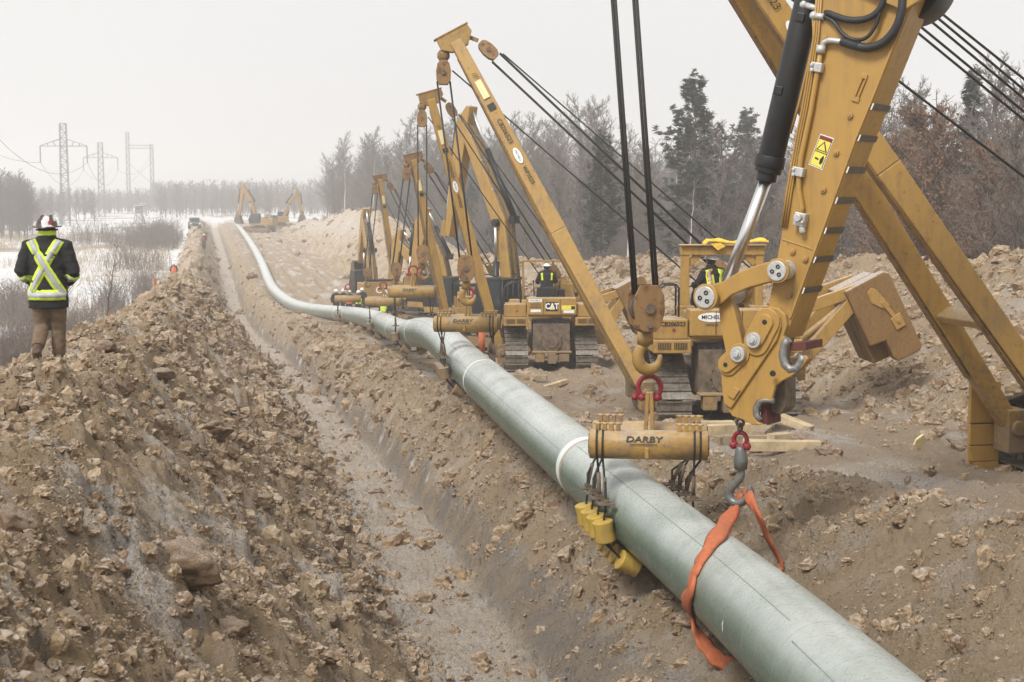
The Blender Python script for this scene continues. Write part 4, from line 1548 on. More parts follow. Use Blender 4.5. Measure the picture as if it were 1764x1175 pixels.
    for yy in (-1.5, -1.1):
        mb.tube([(-1.55, yy, 1.6), (-1.55, yy, 2.75), (-1.50, yy, 2.85), (-1.28, yy, 2.98), (-1.05, yy, 2.98), (-1.0, yy, 2.9), (-1.0, yy, 2.3)], .022, 8)
    mb.tube([(-1.55, -1.5, 2.3), (-1.55, -1.1, 2.3)], .02, 6)
    mb.build('hand_rail', BLACK, root)
    if guard:      # stepped plates standing outside the front of the track
        mb = MB()
        for k, (z0, z1, in_) in enumerate(((.62, 1.22, 0), (.30, .60, .0), (.06, .285, .05), (-.08, .05, .14))):
            mb.prism([(-2.05 + in_, z0), (-1.58, z0), (-1.58, z1), (-2.05 + max(0, in_ - .07), z1)], 1.72, 1.80, lambda p, q, t: Vector((p, t, q)))
        mb.box((-1.80, 1.86, .55), (.40, .06, 1.1))
        mb.build('step_plate', YELC, root, .008)
    # winch tower on the right of the seat
    mb = MB()
    mb.box((.55, .1, 2.55), (.7, .8, .6)); mb.cyl((.15, .2, 2.75), (.95, .2, 2.75), .24, n=20)
    mb.beam((.55, -.35, 2.3), (.40, -.1, 3.05), .28, .22); mb.beam((.85, -.35, 2.3), (.60, -.1, 3.05), .10, .2)
    mb.build('winch', YELD, root, .02)
    # boom: two legs meeting at a head
    tip = Vector(tip)
    foot_z = .62
    f0 = Vector((foot_x, fy - fs, foot_z)); f1 = Vector((foot_x, fy + fs, foot_z))
    hd = (tip - Vector((foot_x, fy, foot_z))).normalized()
    perp = Vector((hd.z, 0, -hd.x)).normalized()
    rails = []  # thin dark strips laid on the legs' narrow left faces
    mb = MB()
    for f, s in ((f0, -1), (f1, 1)):
        e = tip + Vector((0, s * .12, 0)) - hd * .1
        mb.beam(f, f.lerp(e, .45), .22, .25 * boomw, .21, .37 * boomw, up=perp)
        mb.beam(f.lerp(e, .45), e, .21, .37 * boomw, .18, .27 * boomw, up=perp)
    for f, s in ((f0, -1), (f1, 1)):
        e = tip + Vector((0, s * .12, 0)) - hd * .1
        ml = MB(); off_ = perp * -.192
        ml.beam(f.lerp(e, .1) + perp * -.165, f.lerp(e, .45) + off_, .15, .014, up=perp); ml.beam(f.lerp(e, .45) + off_, f.lerp(e, .96) + perp * -.145, .15, .014, up=perp)
        rails.append(ml)
    for t in (.20, .62):
        a = f0.lerp(tip, t); b_ = f1.lerp(tip, t)
        mb.beam(a, b_, .24, .12, up=hd)
        mb.beam(a + hd * .05, a - hd * .55 + Vector((0, .12, 0)), .10, .18, up=perp)
    boom = mb.build('boom', YEL, root, .018)
    for ml in rails: ml.build('dark_edge_strip', BLOCKM, boom)
    for f in (f0, f1):
        mb = MB()
        mb.box((foot_x, f.y, foot_z - .05), (.30, .40, .62)); mb.cyl((foot_x, f.y - .26, foot_z), (foot_x, f.y + .26, foot_z), .11, n=16)
        mb.box((foot_x + .35, f.y, .45), (.6, .3, .3))
        mb.build('boom_bracket', YELD, root, .02)
    mb = MB()
    mb.prism([(-.38, -.12), (-.37, .15), (.40, .15), (.43, -.04), (.22, -.28), (-.18, -.28)], -.15, .15, lambda p, q, t: tip + perp * p + hd * q + Vector((0, t, 0)))
    mb.box(tip + hd * .162, (.035, .34, .86), Matrix(((hd.x, 0, perp.x), (0, 1, 0), (hd.z, 0, perp.z))).to_3x3())
    mb.build('boom_head', BLOCKM if not detail else YELD, boom, .012)
    # upper load block
    hook = Vector(hook)
    lp = tip - perp * .28 + hd * -.02
    ub = Vector((lp.x, lp.y, lp.z - .62))
    mb = MB(); mb.beam(lp, ub + Vector((0, 0, .3)), .10, .10); mb.ball(ub + Vector((0, 0, .38)), .15, 10); mb.build('swivel', BLOCKM, boom)
    sheave_block('load_block', ub, (0, 1, 0), (0, 0, 1), .34, .54, .28, boom)
    # boom suspension
    if ropes:
        rp = tip + perp * .36 - hd * .02
        wt = Vector((.42, -.1, 3.0))
        dr = (wt - rp).normalized()
        mb = MB(); mb.beam(rp - perp * .15, rp + dr * .30, .10, .09); mb.build('suspension_link', BLOCKM, boom)
        bs = rp + dr * .62
        sheave_block('suspension_block', bs, (0, 1, 0), -dr, .30, .50, .30, boom)
        be = wt - dr * .35
        sheave_block('winch_block', be, (0, 1, 0), dr, .30, .54, .30, root)
        sd_ = Vector((-dr.z, 0, dr.x))
        for (a, c) in ((-.13, -.11), (.13, -.11), (-.13, .11), (.13, .11)):
            rope_part('boom_rope', bs + dr * .25 + sd_ * a + Vector((0, c, 0)), be - dr * .25 + sd_ * a * .8 + Vector((0, c, 0)), .018, root)
        rope_part('boom_rope', bs + dr * .3 + sd_ * .17, Vector((1.1, .1, 3.05)), .018, root)
        rope_part('hoist_rope', ub + Vector((.2, .05, .05)), Vector((.15, .25, 2.55)), .018, root)
    # load falls, hook block, hook
    for k, (a, c) in enumerate(((-.145, -.07), (.145, -.07), (-.145, .07), (.145, .07))):
        rope_part('load_rope', ub + Vector((a, c, -.2)), hook + Vector((a * .95, c, .16)), .021, root)
    hb = sheave_block('hook_block', hook, (0, 1, 0), (0, 0, -1), .40, .58, .32, root)
    mb = MB()
    hc = hook + Vector((.05, 0, -.62))
    mb.cyl(hook + Vector((0, 0, -.3)), hook + Vector((0, 0, -.46)), .10, n=14)
    path = [hook + Vector((0, 0, -.42))]; rr = [.10]
    for i in range(15):
        a = PI * .62 + (PI * 1.42) * i / 14
        path.append(hc + Vector((math.cos(a) * .145, 0, math.sin(a) * .165))); rr.append(lerp(.055, .082, math.sin(PI * min(1, i / 12))) * (1 if i < 12 else .8 - .15 * (i - 12)))
    mb.tube(path, rr, 12)
    mb.build('hook', YELD if canopy else BLOCKM, hb)
    # counterweight on the right
    if weight:
        fr = MB()
        ext = 1.0 if weight == 'out' else .15
        px = 1.75
        for yy in (-.75, .75):
            fr.beam((px, yy, 1.15), (px + .55 + ext * .35 + cwx, yy, 2.55 + cwx * .45), .20, .30)
            fr.beam((px - .2, yy, 2.3), (px + .7 + ext * .45 + cwx, yy, 2.72 + cwx * .45), .16, .26)
            fr.box((px - .1, yy, 1.1), (.5, .34, .5))
        fr.cyl((px + .1, 0, 1.5), (px + .6 + ext * .3 + cwx, 0, 2.35 + cwx * .4), .09, n=12)
        wt_ = fr.build('counterweight_frame', YEL, root, .015)
        tilt = R(26) if weight == 'out' else R(8)
        cw = Vector((px + .80 + ext * .55 + cwx, 0, 2.1 + cwx * .12))
        M = Matrix.Rotation(tilt, 3, 'Y').inverted() if False else Matrix.Rotation(-tilt, 3, 'Y')

        def slab(p, q, t): return cw + M @ Vector((p, t, q))
        mb = MB()
        mb.prism([(-.52, .95), (.42, .98), (.52, .9), (.52, -.86), (.42, -.95), (-.10, -.95), (-.16, -.82), (-.16, -.42), (-.52, -.38)], -.98, -.62, slab)
        mb.build('weight_slab', RUSTY, wt_, .035)
        mb = MB()
        mb.prism([(-.52, .9), (.40, .9), (.50, .82), (.46, -.80), (.36, -.9), (-.52, -.86)], -.55, -.1, slab); mb.build('weight_slab', RUSTY, wt_, .035)
        mb = MB()
        mb.prism([(-.52, .9), (.40, .9), (.50, .82), (.46, -.80), (.36, -.9), (-.52, -.86)], -.05, .6, slab); mb.build('weight_slab', RUSTY, wt_, .035)
        mb = MB()
        mb.prism([(-.10, .72), (.02, .78), (.10, .70), (.24, .25), (.06, .26), (-.12, .48)], -1.01, -.975, slab)
        mb.prism([(.06, .40), (.16, .40), (.28, -.08), (.20, -.10)], -1.025, -.99, slab)
        mb.prism([(.12, -.02), (.36, .02), (.36, -.28), (.14, -.30)], -1.03, -.975, slab)
        mb.cyl(slab(.25, -.14, -1.03), slab(.25, -.14, -1.06), .04, n=10)
        mb.build('lifting_handle', YEL, wt_, .008)
    if letters: letters(root, tank)
    return root


def flat(o, w_, h_, x, y, z, mat, name, th=.006):
    mb = MB(); mb.box((x, y, z), (w_, th, h_)); return mb.build(name, mat, o)


REAR = lambda x, z, y: frame(Vector((x, y, z)), (1, 0, 0), (0, 0, 1))


def letters_a(root, tank):      # front tractor of the row in view: oval plate, number on the left box
    mb = MB()
    mb.tube([(-.36, -1.902, 2.28), (-.36, -1.910, 2.28)], .30, 28)
    for i, v in enumerate(mb.v):
        mb.v[i] = (v[0], v[1], 2.32 + (v[2] - 2.28) * .33)
    mb.build('oval_plate', WHITE, tank)
    text_part('lettering', 'MICHELS', .115, INK, tank, REAR(-.36, 2.32, -1.914), .002, 1.0, .002)
    text_part('lettering', 'WP3525', .075, INK, tank, REAR(-.36, 2.155, -1.906), .002)
    text_part('lettering', 'CB206523', .125, INK, root, REAR(-1.16, 2.165, -1.780), .003, 1.0, .003)
    flat(tank, .22, .16, .18, -1.904, 2.04, DECALY, 'warning_label')
    text_part('lettering', '<<>', .08, INK, tank, REAR(.18, 2.04, -1.910), .002)


def letters_b(root, tank):      # CAT plate
    flat(tank, .40, .30, 0, -1.906, 2.20, INK, 'badge')
    text_part('lettering', 'CAT', .26, WHITE, tank, REAR(0, 2.205, -1.912), .004, .88, .010)
    mb = MB(); mb.add([(-.085, -1.917, 2.10), (.085, -1.917, 2.10), (0, -1.917, 2.175)], [(0, 1, 2)]); mb.add([(-.085, -1.912, 2.10), (.085, -1.912, 2.10), (0, -1.912, 2.175)], [(2, 1, 0)])
    mb.build('badge_triangle', DECALY, tank)
    flat(tank, .44, .10, -.55, -1.904, 2.40, WHITE, 'label_strip')
    text_part('lettering', 'MICHELS', .08, INK, tank, REAR(-.55, 2.40, -1.908), .002, 1.1)
    text_part('lettering', 'WP3521', .09, INK, tank, REAR(-.55, 2.27, -1.906), .002)
    text_part('lettering', 'CB206525', .09, INK, tank, REAR(-.55, 2.18, -1.906), .002)
    flat(tank, .34, .09, -.53, -1.904, 2.06, WHITE, 'label_strip')
    flat(tank, .46, .15, .55, -1.904, 2.16, DECALY, 'warning_label')
    flat(tank, .13, .11, .70, -1.909, 2.16, INK, 'warning_label')
    flat(tank, .36, .09, .56, -1.904, 2.03, WHITE, 'label_strip')


def boom_decals(root, tip, foot_x=-1.62, num='CB206523', full=True, fs=1.05, fy=0.0):
    """plates and numbers on the rear face of the boom"""
    tip = Vector(tip); f = Vector((foot_x, fy - fs, .62)); e = tip + Vector((0, -.12, 0))
    d = (e - f).normalized()
    n_ = Vector((d.z, 0, -d.x)).normalized()
    back = n_.cross(d); back = back if back.y < 0 else -back
    L = (e - f).length

    def put(t, obj):
        c = f + d * (L * t) + back * .118
        obj.data.transform(frame(c, n_, d))
    mats = [('data_plate', .15, .46, CREAM, .845), ('data_plate', .17, .15, INK, .795)]
    for nm, w_, h_, mt, t in mats:
        mb = MB(); mb.box((0, 0, 0), (w_, h_, .006)); o = mb.build(nm, mt, root); put(t, o)
    if full:
        mb = MB(); mb.tube([(0, 0, -.004), (0, 0, .004)], .13, 24)
        for i, v in enumerate(mb.v): mb.v[i] = (v[0] * .6, v[1] * 1.5, v[2])
        o = mb.build('oval_plate', WHITE, root); put(.655, o)
        for txt, t, sz in ((num, .725, .15), ('WP3525', .60, .13), ('///', .885, .16)):
            o = text_part('lettering', txt, sz, INK, root, Matrix.Rotation(-PI / 2, 4, 'Z'), .003); put(t, o)
        o = text_part('lettering', 'MICHELS', .07, INK, root, Matrix.Translation((0, 0, .006)) @ Matrix.Rotation(-PI / 2, 4, 'Z'), .002); put(.655, o)


def SBpos(x, y):
    return Vector((x, y, float(np.median(ground_many([x - 1.1, x + 1.1, x - 1.1, x + 1.1, x], [y - 1.5, y - 1.5, y + 1.5, y + 1.5, y]))) - .09))


def world_to(loc, P): return Vector(P) - Vector(loc)


SB = []
_specs = [  # rear distance / column of the rear face, tip px+dist, hook px+dist
    dict(x=12.80, y=17.2, rz=0, fs=.85, fy=.52, guard=True, tip=(1092, -318, 18.6), hook=(1112, 530, 18.2), canopy=True, weight='out', lab='nearest side boom tractor, its boom legs crossing behind the excavator arm'),
    dict(x=11.0, y=30.6, rz=R(-9), cwx=.5, tip=(782, 66, 32.8), hook=(803, 462, 32.6), canopy=True, weight='out', letters=letters_a, lab='side boom tractor under a yellow strap draped on its roll bar'),
    dict(x=11.4, y=48.2, rz=R(-9), tip=(741, 166, 47.0), hook=(728, 438, 46.5), canopy=False, weight='out', letters=letters_b, lab='side boom tractor with a black CAT badge on its rear tank'),
    dict(x=11.9, y=62.0, fs=.45, bw=.85, tip=(711, 271, 61.0), hook=(682, 464, 60.5), canopy=False, weight=None, lab='side boom tractor hidden behind the black guarded cab, boom leaning to a short tip'),
    dict(x=12.9, y=86.0, fs=.4, bw=.8, tip=(654, 306, 84.0), hook=(632, 470, 84.0), canopy=False, weight=None, lab='farthest side boom tractor, its thin boom against the grey wood'),
]
for i, q in enumerate(_specs):
    L0 = SBpos(q['x'], q['y'])
    rz_ = q.get('rz', 0.0); Ri = Matrix.Rotation(-rz_, 3, 'Z')
    tp = Ri @ world_to(L0, at(*q['tip'])); hk = Ri @ world_to(L0, at(*q['hook']))
    r_ = sideboom(L0, rz_, q['lab'], tp, hk, ropes=True, weight=q['weight'], canopy=q['canopy'], letters=q.get('letters'), detail=i < 3, foot_x=-1.62, boomw=q.get('bw', 1.0), fs=q.get('fs', 1.05), fy=q.get('fy', 0.0), cwx=q.get('cwx', 0.0), guard=q.get('guard', False))
    boom_decals(r_, tp, fs=q.get('fs', 1.05), fy=q.get('fy', 0.0), full=i in (0, 1, 2), num='CB206523' if i < 2 else 'CB206525')
    SB.append((r_, L0, tp))
# ------------------------------------------------------------------ nearest excavator: arm, linkage, quick coupler
ARM_A = R(35)
FH = Vector((math.sin(YAW), math.cos(YAW), 0))
aX = (CR * math.cos(ARM_A) - FH * math.sin(ARM_A)).normalized()
aY = Vector((-aX.y, aX.x, 0))
aO = at(1340, 560, 16.3)
arm = thing('excavator', 'big clean yellow excavator arm with black cylinder, hanging the orange sling', 'excavator', aO, math.atan2(aX.y, aX.x))


def pl(u, v, t=0.0):
    """photo pixel -> (p, q) in the arm's own plane, t metres behind its near face"""
    r_ = (CF + (u - 882.0) / FPX * CR - (v - 587.5) / FPX * CU)
    P0 = aO + aY * t
    k = (P0 - EYE).dot(aY) / r_.dot(aY)
    P = EYE + r_ * k - P0
    return (P.dot(aX), P.z)


def pls(pts, t=0.0): return [pl(u, v, t) for u, v in pts]
def loc3(p, q, t): return Vector((p, t, q))
def P3(u, v, t): return Vector((pl(u, v, t)[0], t, pl(u, v, t)[1]))


T = .50
side = [(1428, -260), (1418, -60), (1411, 60), (1398, 146), (1381, 201), (1371, 272), (1354, 340), (1347, 400), (1336, 460), (1322, 535), (1330, 580), (1352, 585), (1366, 548), (1384, 498), (1422, 395),
        (1442, 340), (1479, 238), (1503, 180), (1541, 85), (1575, 0), (1600, -90), (1640, -260)]
mb = MB(); mb.prism(pls(side), 0, T, loc3)
stick = mb.build('arm', YELC, arm, .012)
# raised edge flanges and a welded cross seam
mb = MB()
red = [(1575, 0), (1541, 85), (1503, 180), (1479, 238), (1442, 340), (1422, 395), (1384, 498), (1366, 548)]
for a, b_ in zip(red[:-1], red[1:]):
    mb.beam(P3(a[0] - 5, a[1], -.012), P3(b_[0] - 5, b_[1], -.012), .028, .03, up=(0, 1, 0))
mb.beam(P3(1347, 412, -.004), P3(1408, 432, -.004), .012, .014, up=(0, 1, 0))
mb.beam(P3(1600, -95, -.012), P3(1575, 0, -.012), .028, .03, up=(0, 1, 0))
mb.build('edge_flange', YELC, stick, .004)
# dark reflective bands on the shaded edge with their pale turned-over ends
bnds = []
for v in (183, 237, 292, 345, 397, 447, 500):
    for a, b_ in zip(red[:-1], red[1:]):
        if a[1] <= v <= b_[1]:
            f = (v - a[1]) / (b_[1] - a[1]); u = a[0] + (b_[0] - a[0]) * f
            p0 = Vector(pl(u, v)); dr = (Vector(pl(*b_)) - Vector(pl(*a))).normalized()
            bnds.append((p0, dr))
for p0, dr in bnds:
    c = Vector((p0.x, T / 2, p0.y)); d3 = Vector((dr.x, 0, dr.y)); nn = Vector((-d3.z, 0, d3.x)); nn = nn if nn.x > 0 else -nn
    mb = MB()
    mb.beam(c + nn * .013 - d3 * .035, c + nn * .013 + d3 * .035, T * .99, .006, up=nn)
    mb.build('reflective_band', plain('dull_band', (.10, .085, .068), .5, var=.2) if 'dull_band' not in MATS else MATS['dull_band'], stick)
    mb = MB(); mb.beam(c + nn * .012 + Vector((0, -T / 2 - .012, 0)) - d3 * .035, c + nn * .012 + Vector((0, -T / 2 - .012, 0)) + d3 * .035, .012, .012, up=nn)
    mb.build('band_end', WHITE, stick)
# pivot cover behind the arm head
mb = MB(); c = P3(1536, -38, 0)
mb.cyl((c.x, .30, c.z), (c.x, T + .30, c.z), .44, n=48); mb.build('pivot_cover', BLACK, stick, .01)
# warning sticker
sq = [(1413.5, 230.5), (1437, 238.5), (1416.5, 293), (1393, 283.5)]
def quad(px, t0, mat, name, parent, th=.004):
    mb = MB(); mb.prism(pls(px), -t0 - th, -t0, loc3); return mb.build(name, mat, parent)
st = quad(sq, .0015, WHITE, 'warning_sticker', stick, .003)
def bil(a, b_):   # position on the sticker, a across, b down
    x0 = lerp(sq[0][0], sq[1][0], a); y0 = lerp(sq[0][1], sq[1][1], a); x1 = lerp(sq[3][0], sq[2][0], a); y1 = lerp(sq[3][1], sq[2][1], a)
    return (lerp(x0, x1, b_), lerp(y0, y1, b_))
def rect(a0, b0, a1, b1): return [bil(a0, b0), bil(a1, b0), bil(a1, b1), bil(a0, b1)]
quad(rect(.04, .03, .96, .97), .005, INK, 'sticker_border', st, .002)
quad(rect(.08, .04, .92, .13), .0075, REDM, 'sticker_header', st, .002)
quad(rect(.08, .15, .92, .51), .0075, DECALY, 'sticker_panel', st, .002)
quad(rect(.08, .54, .92, .96), .0075, DECALY, 'sticker_panel', st, .002)
quad([bil(.5, .17), bil(.9, .48), bil(.1, .48)], .010, INK, 'sticker_triangle', st, .002)
quad([bil(.5, .23), bil(.78, .455), bil(.22, .455)], .0125, DECALY, 'sticker_triangle', st, .002)
for a, b_ in ((.32, .73), (.46, .74)): quad(rect(a - .06, b_ - .03, a + .06, b_ + .03), .010, INK, 'sticker_dot', st, .002)
quad([bil(.62, .72), bil(.70, .64), bil(.76, .58), bil(.84, .64), bil(.86, .78), bil(.78, .86), bil(.66, .86)], .010, INK, 'sticker_figure', st, .002)
# maker's raised bracket, bolts
mb = MB()
for a, b_ in (((1487, 132), (1472, 168)), ((1493, 134), (1478, 170))): mb.beam(P3(*a, -.012), P3(*b_, -.012), .012, .024, up=(0, 1, 0))
mb.beam(P3(1484, 130, -.01), P3(1494, 133, -.01), .05, .02, up=(0, 1, 0)); mb.beam(P3(1468, 169, -.01), P3(1480, 173, -.01), .05, .02, up=(0, 1, 0))
mb.build('bracket', YELC, stick, .003)
for u, v in ((1465, 199), (1441, 263), (1419, 327), (1366, 433), (1388, 446), (1360, 508), (1421, 66)):
    mb = MB(); a = P3(u, v, 0)
    mb.cyl(a, a + Vector((0, -.03, 0)), .034, n=14); mb.cyl(a + Vector((0, -.03, 0)), a + Vector((0, -.042, 0)), .018, n=6); mb.build('bolt', YELC, stick, .003)
# steel lines along the front edge
for k, (off, r) in enumerate(((0, .030), (-7.5, .012), (-11.5, .012), (-15.5, .013))):
    pts = [(1415, 82), (1409, 118), (1397, 190), (1380, 270), (1376, 300), (1376, 325), (1382, 358), (1379, 372)] if k == 0 else [(1424 + off, -30), (1418 + off, 60), (1409 + off, 118), (1397 + off, 190), (1388 + off, 232), (1371 + off, 330), (1362 + off, 392)]
    mb = MB(); mb.tube([P3(u, v, -.045 if k == 0 else -.02) for u, v in pts], r, 10)
    mb.build('steel_line', YELC, arm)
for u, v in ((1408, 116), (1376, 296)):
    mb = MB(); a = P3(u, v, -.05)
    d3 = (P3(u - 4, v + 20, -.05) - a).normalized()
    mb.beam(a - d3 * .05, a + d3 * .05, .13, .09, up=(0, 1, 0)); mb.cyl(a + Vector((-.04, -.05, .025)), a + Vector((-.04, -.075, .025)), .02, n=8); mb.cyl(a + Vector((-.04, -.05, -.03)), a + Vector((-.04, -.075, -.03)), .02, n=8)
    mb.build('line_clamp', ZINC, arm, .012)
mb = MB(); a = P3(1380, 378, -.05)
mb.box(a, (.13, .12, .15), (0, .2, 0)); mb.cyl(a + Vector((.0, -.06, .02)), a + Vector((0, -.12, .02)), .045, n=12); mb.cyl(a + Vector((.02, -.02, -.07)), a + Vector((.03, -.02, -.15)), .035, n=10); mb.cyl(a + Vector((.05, -.06, -.03)), a + Vector((.05, -.10, -.03)), .02, n=6)
mb.build('valve', ZINC, arm, .012)
mb = MB(); mb.cyl(P3(1415, 78, -.045), P3(1413, 92, -.045), .05, n=12); mb.build('fitting', ZINC, arm)
# hoses
def hose(pts, r, name='hose', mat=None, ribs=0):
    sm = cat_rom([P3(u, v, t) for u, v, t in pts], 8)
    mb = MB(); mb.tube(sm, r, 12); o = mb.build(name, mat or RUBBER, arm)
    return o
hose([(1450, 71, -.06), (1470, 78, -.075), (1495, 82, -.08), (1520, 74, -.08), (1541, 52, -.08), (1553, 20, -.08), (1556, -30, -.07), (1556, -120, -.07)], .046)
hose([(1413, 16, .10), (1430, 24, .0), (1460, 34, -.06), (1490, 33, -.07), (1512, 20, -.07), (1524, -5, -.07), (1532, -60, -.06)], .037)
hose([(1419, 29, -.02), (1436, 38, -.05), (1452, 58, -.06), (1470, 68, -.065), (1492, 65, -.07), (1508, 45, -.07), (1516, 20, -.07), (1528, -20, -.06)], .021)
hose([(1418, 80, -.045), (1419, 74, -.05), (1424, 71, -.055), (1432, 69.5, -.06), (1452, 72, -.06)], .03, 'hose_fitting', ZINC)
mb = MB()
for k in range(9):
    a = P3(1452 + k * 3.2, 72 + k * .75, -.062 - k * .002); b_ = P3(1453.6 + k * 3.2, 72.4 + k * .75, -.062 - k * .002); mb.cyl(a, b_, .050, n=14)
mb.build('hose_sleeve', RUBBER, arm)
for a, b_ in (((1385, 8, .1), (1412, 16, .08)), ((1402, 27, -.02), (1420, 29, -.03))):
    mb = MB(); mb.cyl(P3(*a), P3(*b_), .035, n=10); mb.ball(P3(*a), .05, 10); mb.build('hose_fitting', ZINC, arm)
# bucket cylinder and rod
tc = .22
cyl_top, cyl_bot, rod_end = P3(1402, -40, tc), P3(1319, 312, tc), P3(1245, 508, tc)
ax_ = (cyl_bot - cyl_top).normalized()
mb = MB()
mb.cyl(cyl_top, P3(1326, 280, tc), .148, n=32); mb.cyl(P3(1328, 268, tc), P3(1324, 288, tc), .172, n=32); mb.cyl(P3(1325, 285, tc), P3(1322, 297, tc), .152, n=32); mb.cyl(P3(1322, 297, tc), cyl_bot, .115, n=28)
cylo = mb.build('cylinder_barrel', BLACK, arm, .006)
mb = MB(); mb.cyl(cyl_bot, rod_end, .072, n=28); mb.build('cylinder_rod', CHROME, arm)
for u, v in ((1383, 30), (1345, 156)):
    mb = MB(); a = P3(u - 3, v, tc - .13); mb.box(a, (.10, .07, .10), (0, .26, 0)); mb.build('line_bracket', BLACK, cylo, .01)
mb = MB(); mb.tube([P3(1400, 20, tc - .1), P3(1402, 70, tc - .12), P3(1376, 180, tc - .13), P3(1362, 230, tc - .12)], .014, 6); mb.build('steel_line', YELC, arm)
# curved links on both sides of the arm
link = [(1356, 447), (1335, 450), (1305, 459), (1280, 469), (1255, 484), (1240, 488), (1225, 495), (1219, 508), (1224, 522), (1238, 528), (1252, 522), (1270, 507), (1300, 494), (1330, 486), (1356, 483), (1368, 476), (1371, 463), (1366, 452)]
for t0 in (-.155, T + .06):
    mb = MB(); mb.prism(pls(link, max(0, t0)), t0, t0 + .09, loc3); mb.build('curved_link', YELC, arm, .012)
plink = [(1240, 512), (1262, 512), (1275, 560), (1284, 600), (1300, 636), (1290, 655), (1262, 640), (1252, 600), (1244, 560)]
for t0 in (-.05, T - .05):
    mb = MB(); mb.prism(pls(plink, max(0, t0)), t0, t0 + .10, loc3); mb.build('power_link', YELC, arm, .012)
def pin(u, v, r, t0, t1, bolts=3):
    a = P3(u, v, 0)
    mb = MB(); mb.cyl((a.x, t0, a.z), (a.x, t1, a.z), r, n=32); o = mb.build('pivot_pin', ZINC, arm, .008)
    mb = MB(); mb.cyl((a.x, t0 + .07, a.z), (a.x, t0 + .02, a.z), r * 1.22, n=32); mb.build('pin_collar', YELC, o, .006)
    mb = MB(); mb.cyl((a.x, T + .05, a.z), (a.x, T + .2, a.z), r * 1.1, n=24); mb.build('pin_collar', YELC, o, .006)
    bl = MB()
    for k in range(bolts):
        q = 2 * PI * k / bolts + 1.2
        bl.torus((a.x + r * .45 * math.cos(q), t0 - .003, a.z + r * .45 * math.sin(q)), (0, 1, 0), r * .16, r * .07, n=12, k=6)
    if bolts: bl.build('pin_bolt', INK, o)
    return o
pin(1355, 465, .112, -.27, T + .2); pin(1232, 510, .125, -.27, T + .2)
# quick coupler
BRICK = plain('brick_red_paint', (.11, .028, .024), .6, var=.3)
WORN = plain('worn_bare_steel', (.27, .26, .25), .5, .5, var=.35, scale=20)
coup = [(1247, 615), (1258, 607), (1278, 600), (1297, 580), (1308, 553), (1316, 536), (1330, 528), (1345, 530), (1357, 541), (1360, 560), (1354, 578), (1358, 584),
        (1352, 592), (1348, 612), (1352, 628), (1362, 637), (1374, 634), (1381, 622), (1384, 612), (1392, 612), (1396, 618), (1384, 634), (1366, 648), (1350, 656), (1340, 664), (1336, 678), (1333, 691),
        (1318, 686), (1308, 690), (1302, 702), (1302, 716), (1308, 724), (1318, 731), (1300, 731), (1284, 722), (1266, 716), (1255, 700), (1249, 668)]
mb = MB(); mb.prism(pls(coup), -.07, -.01, loc3)
cp = mb.build('quick_coupler', YELC, arm, .012)
mb = MB(); mb.prism(pls(coup, T), T + .01, T + .07, loc3); mb.build('coupler_plate', YELC, cp, .012)
core = [(1258, 612), (1280, 604), (1300, 590), (1330, 560), (1345, 580), (1340, 600), (1330, 640), (1322, 676), (1300, 690), (1292, 712), (1266, 708), (1258, 670)]
mb = MB(); mb.prism(pls(core, .1), -.01, T + .01, loc3); mb.build('coupler_body', YELD, cp)
rim = [(1384, 612), (1381, 622), (1374, 634), (1362, 637), (1352, 628), (1348, 612), (1352, 592), (1358, 584)]
mb = MB(); mb.tube([P3(u, v, -.04) for u, v in rim], .05, 8); mb.build('hook_jaw', WORN, cp)
mb = MB(); mb.tube([P3(u, v, T + .04) for u, v in rim], .05, 8); mb.build('hook_jaw', WORN, cp)
rim2 = [(1333, 691), (1318, 688), (1309, 692), (1303, 703), (1303, 716), (1310, 724)]
mb = MB(); mb.tube([P3(u, v, -.04) for u, v in rim2], .035, 8); mb.build('hook_jaw', WORN, cp)
raised = [(1248, 618), (1262, 606), (1280, 602), (1300, 582), (1312, 552), (1322, 538), (1338, 534), (1350, 545), (1352, 562), (1345, 585), (1266, 702), (1254, 694), (1250, 660)]
mb = MB(); mb.prism(pls(raised), -.11, -.068, loc3); rp_ = mb.build('coupler_cheek', YELC, cp, .014)
def pill(a, b_, r, t0, t1, mat=YELC):
    A, B = Vector(pl(*a)), Vector(pl(*b_)); d = (B - A).normalized(); n_ = Vector((-d.y, d.x))
    pts = []
    for k in range(13): q = PI / 2 + PI * k / 12; pts.append(tuple(A + d * math.cos(q) * r + n_ * math.sin(q) * r))
    for k in range(13): q = -PI / 2 + PI * k / 12; pts.append(tuple(B + d * math.cos(q) * r + n_ * math.sin(q) * r))
    mb = MB(); mb.prism(pts, t0, t1, loc3); return mb.build('pin_keeper', mat, cp, .01)
pill((1329, 553), (1311, 588), .155, -.135, -.10); pill((1328, 554), (1313, 582), .095, -.165, -.13)
pill((1262, 627), (1282, 608), .125, -.135, -.10); pill((1261, 627), (1282, 610), .085, -.165, -.13)
for u, v in ((1310, 584), (1283, 608)):
    a = P3(u, v, 0)
    mb = MB(); mb.cyl((a.x, -.20, a.z), (a.x, -.13, a.z), .088, n=28); mb.cyl((a.x, -.215, a.z), (a.x, -.2, a.z), .05, n=20); mb.cyl((a.x, -.24, a.z), (a.x, -.215, a.z), .032, n=6); mb.build('coupler_pin', ZINC, cp, .005)
for u, v, r in ((1328, 553, .028), (1261, 626, .026), (1342, 641, .035)):
    a = P3(u, v, 0); mb = MB(); mb.cyl((a.x, -.172, a.z), (a.x, -.160, a.z), r, n=14); mb.build('pin_hole', INK, cp)
mb = MB(); mb.prism(pls([(1273, 664), (1283, 670), (1272, 686), (1262, 679)]), -.135, -.11, loc3); mb.build('data_plate', YELC, cp, .006)
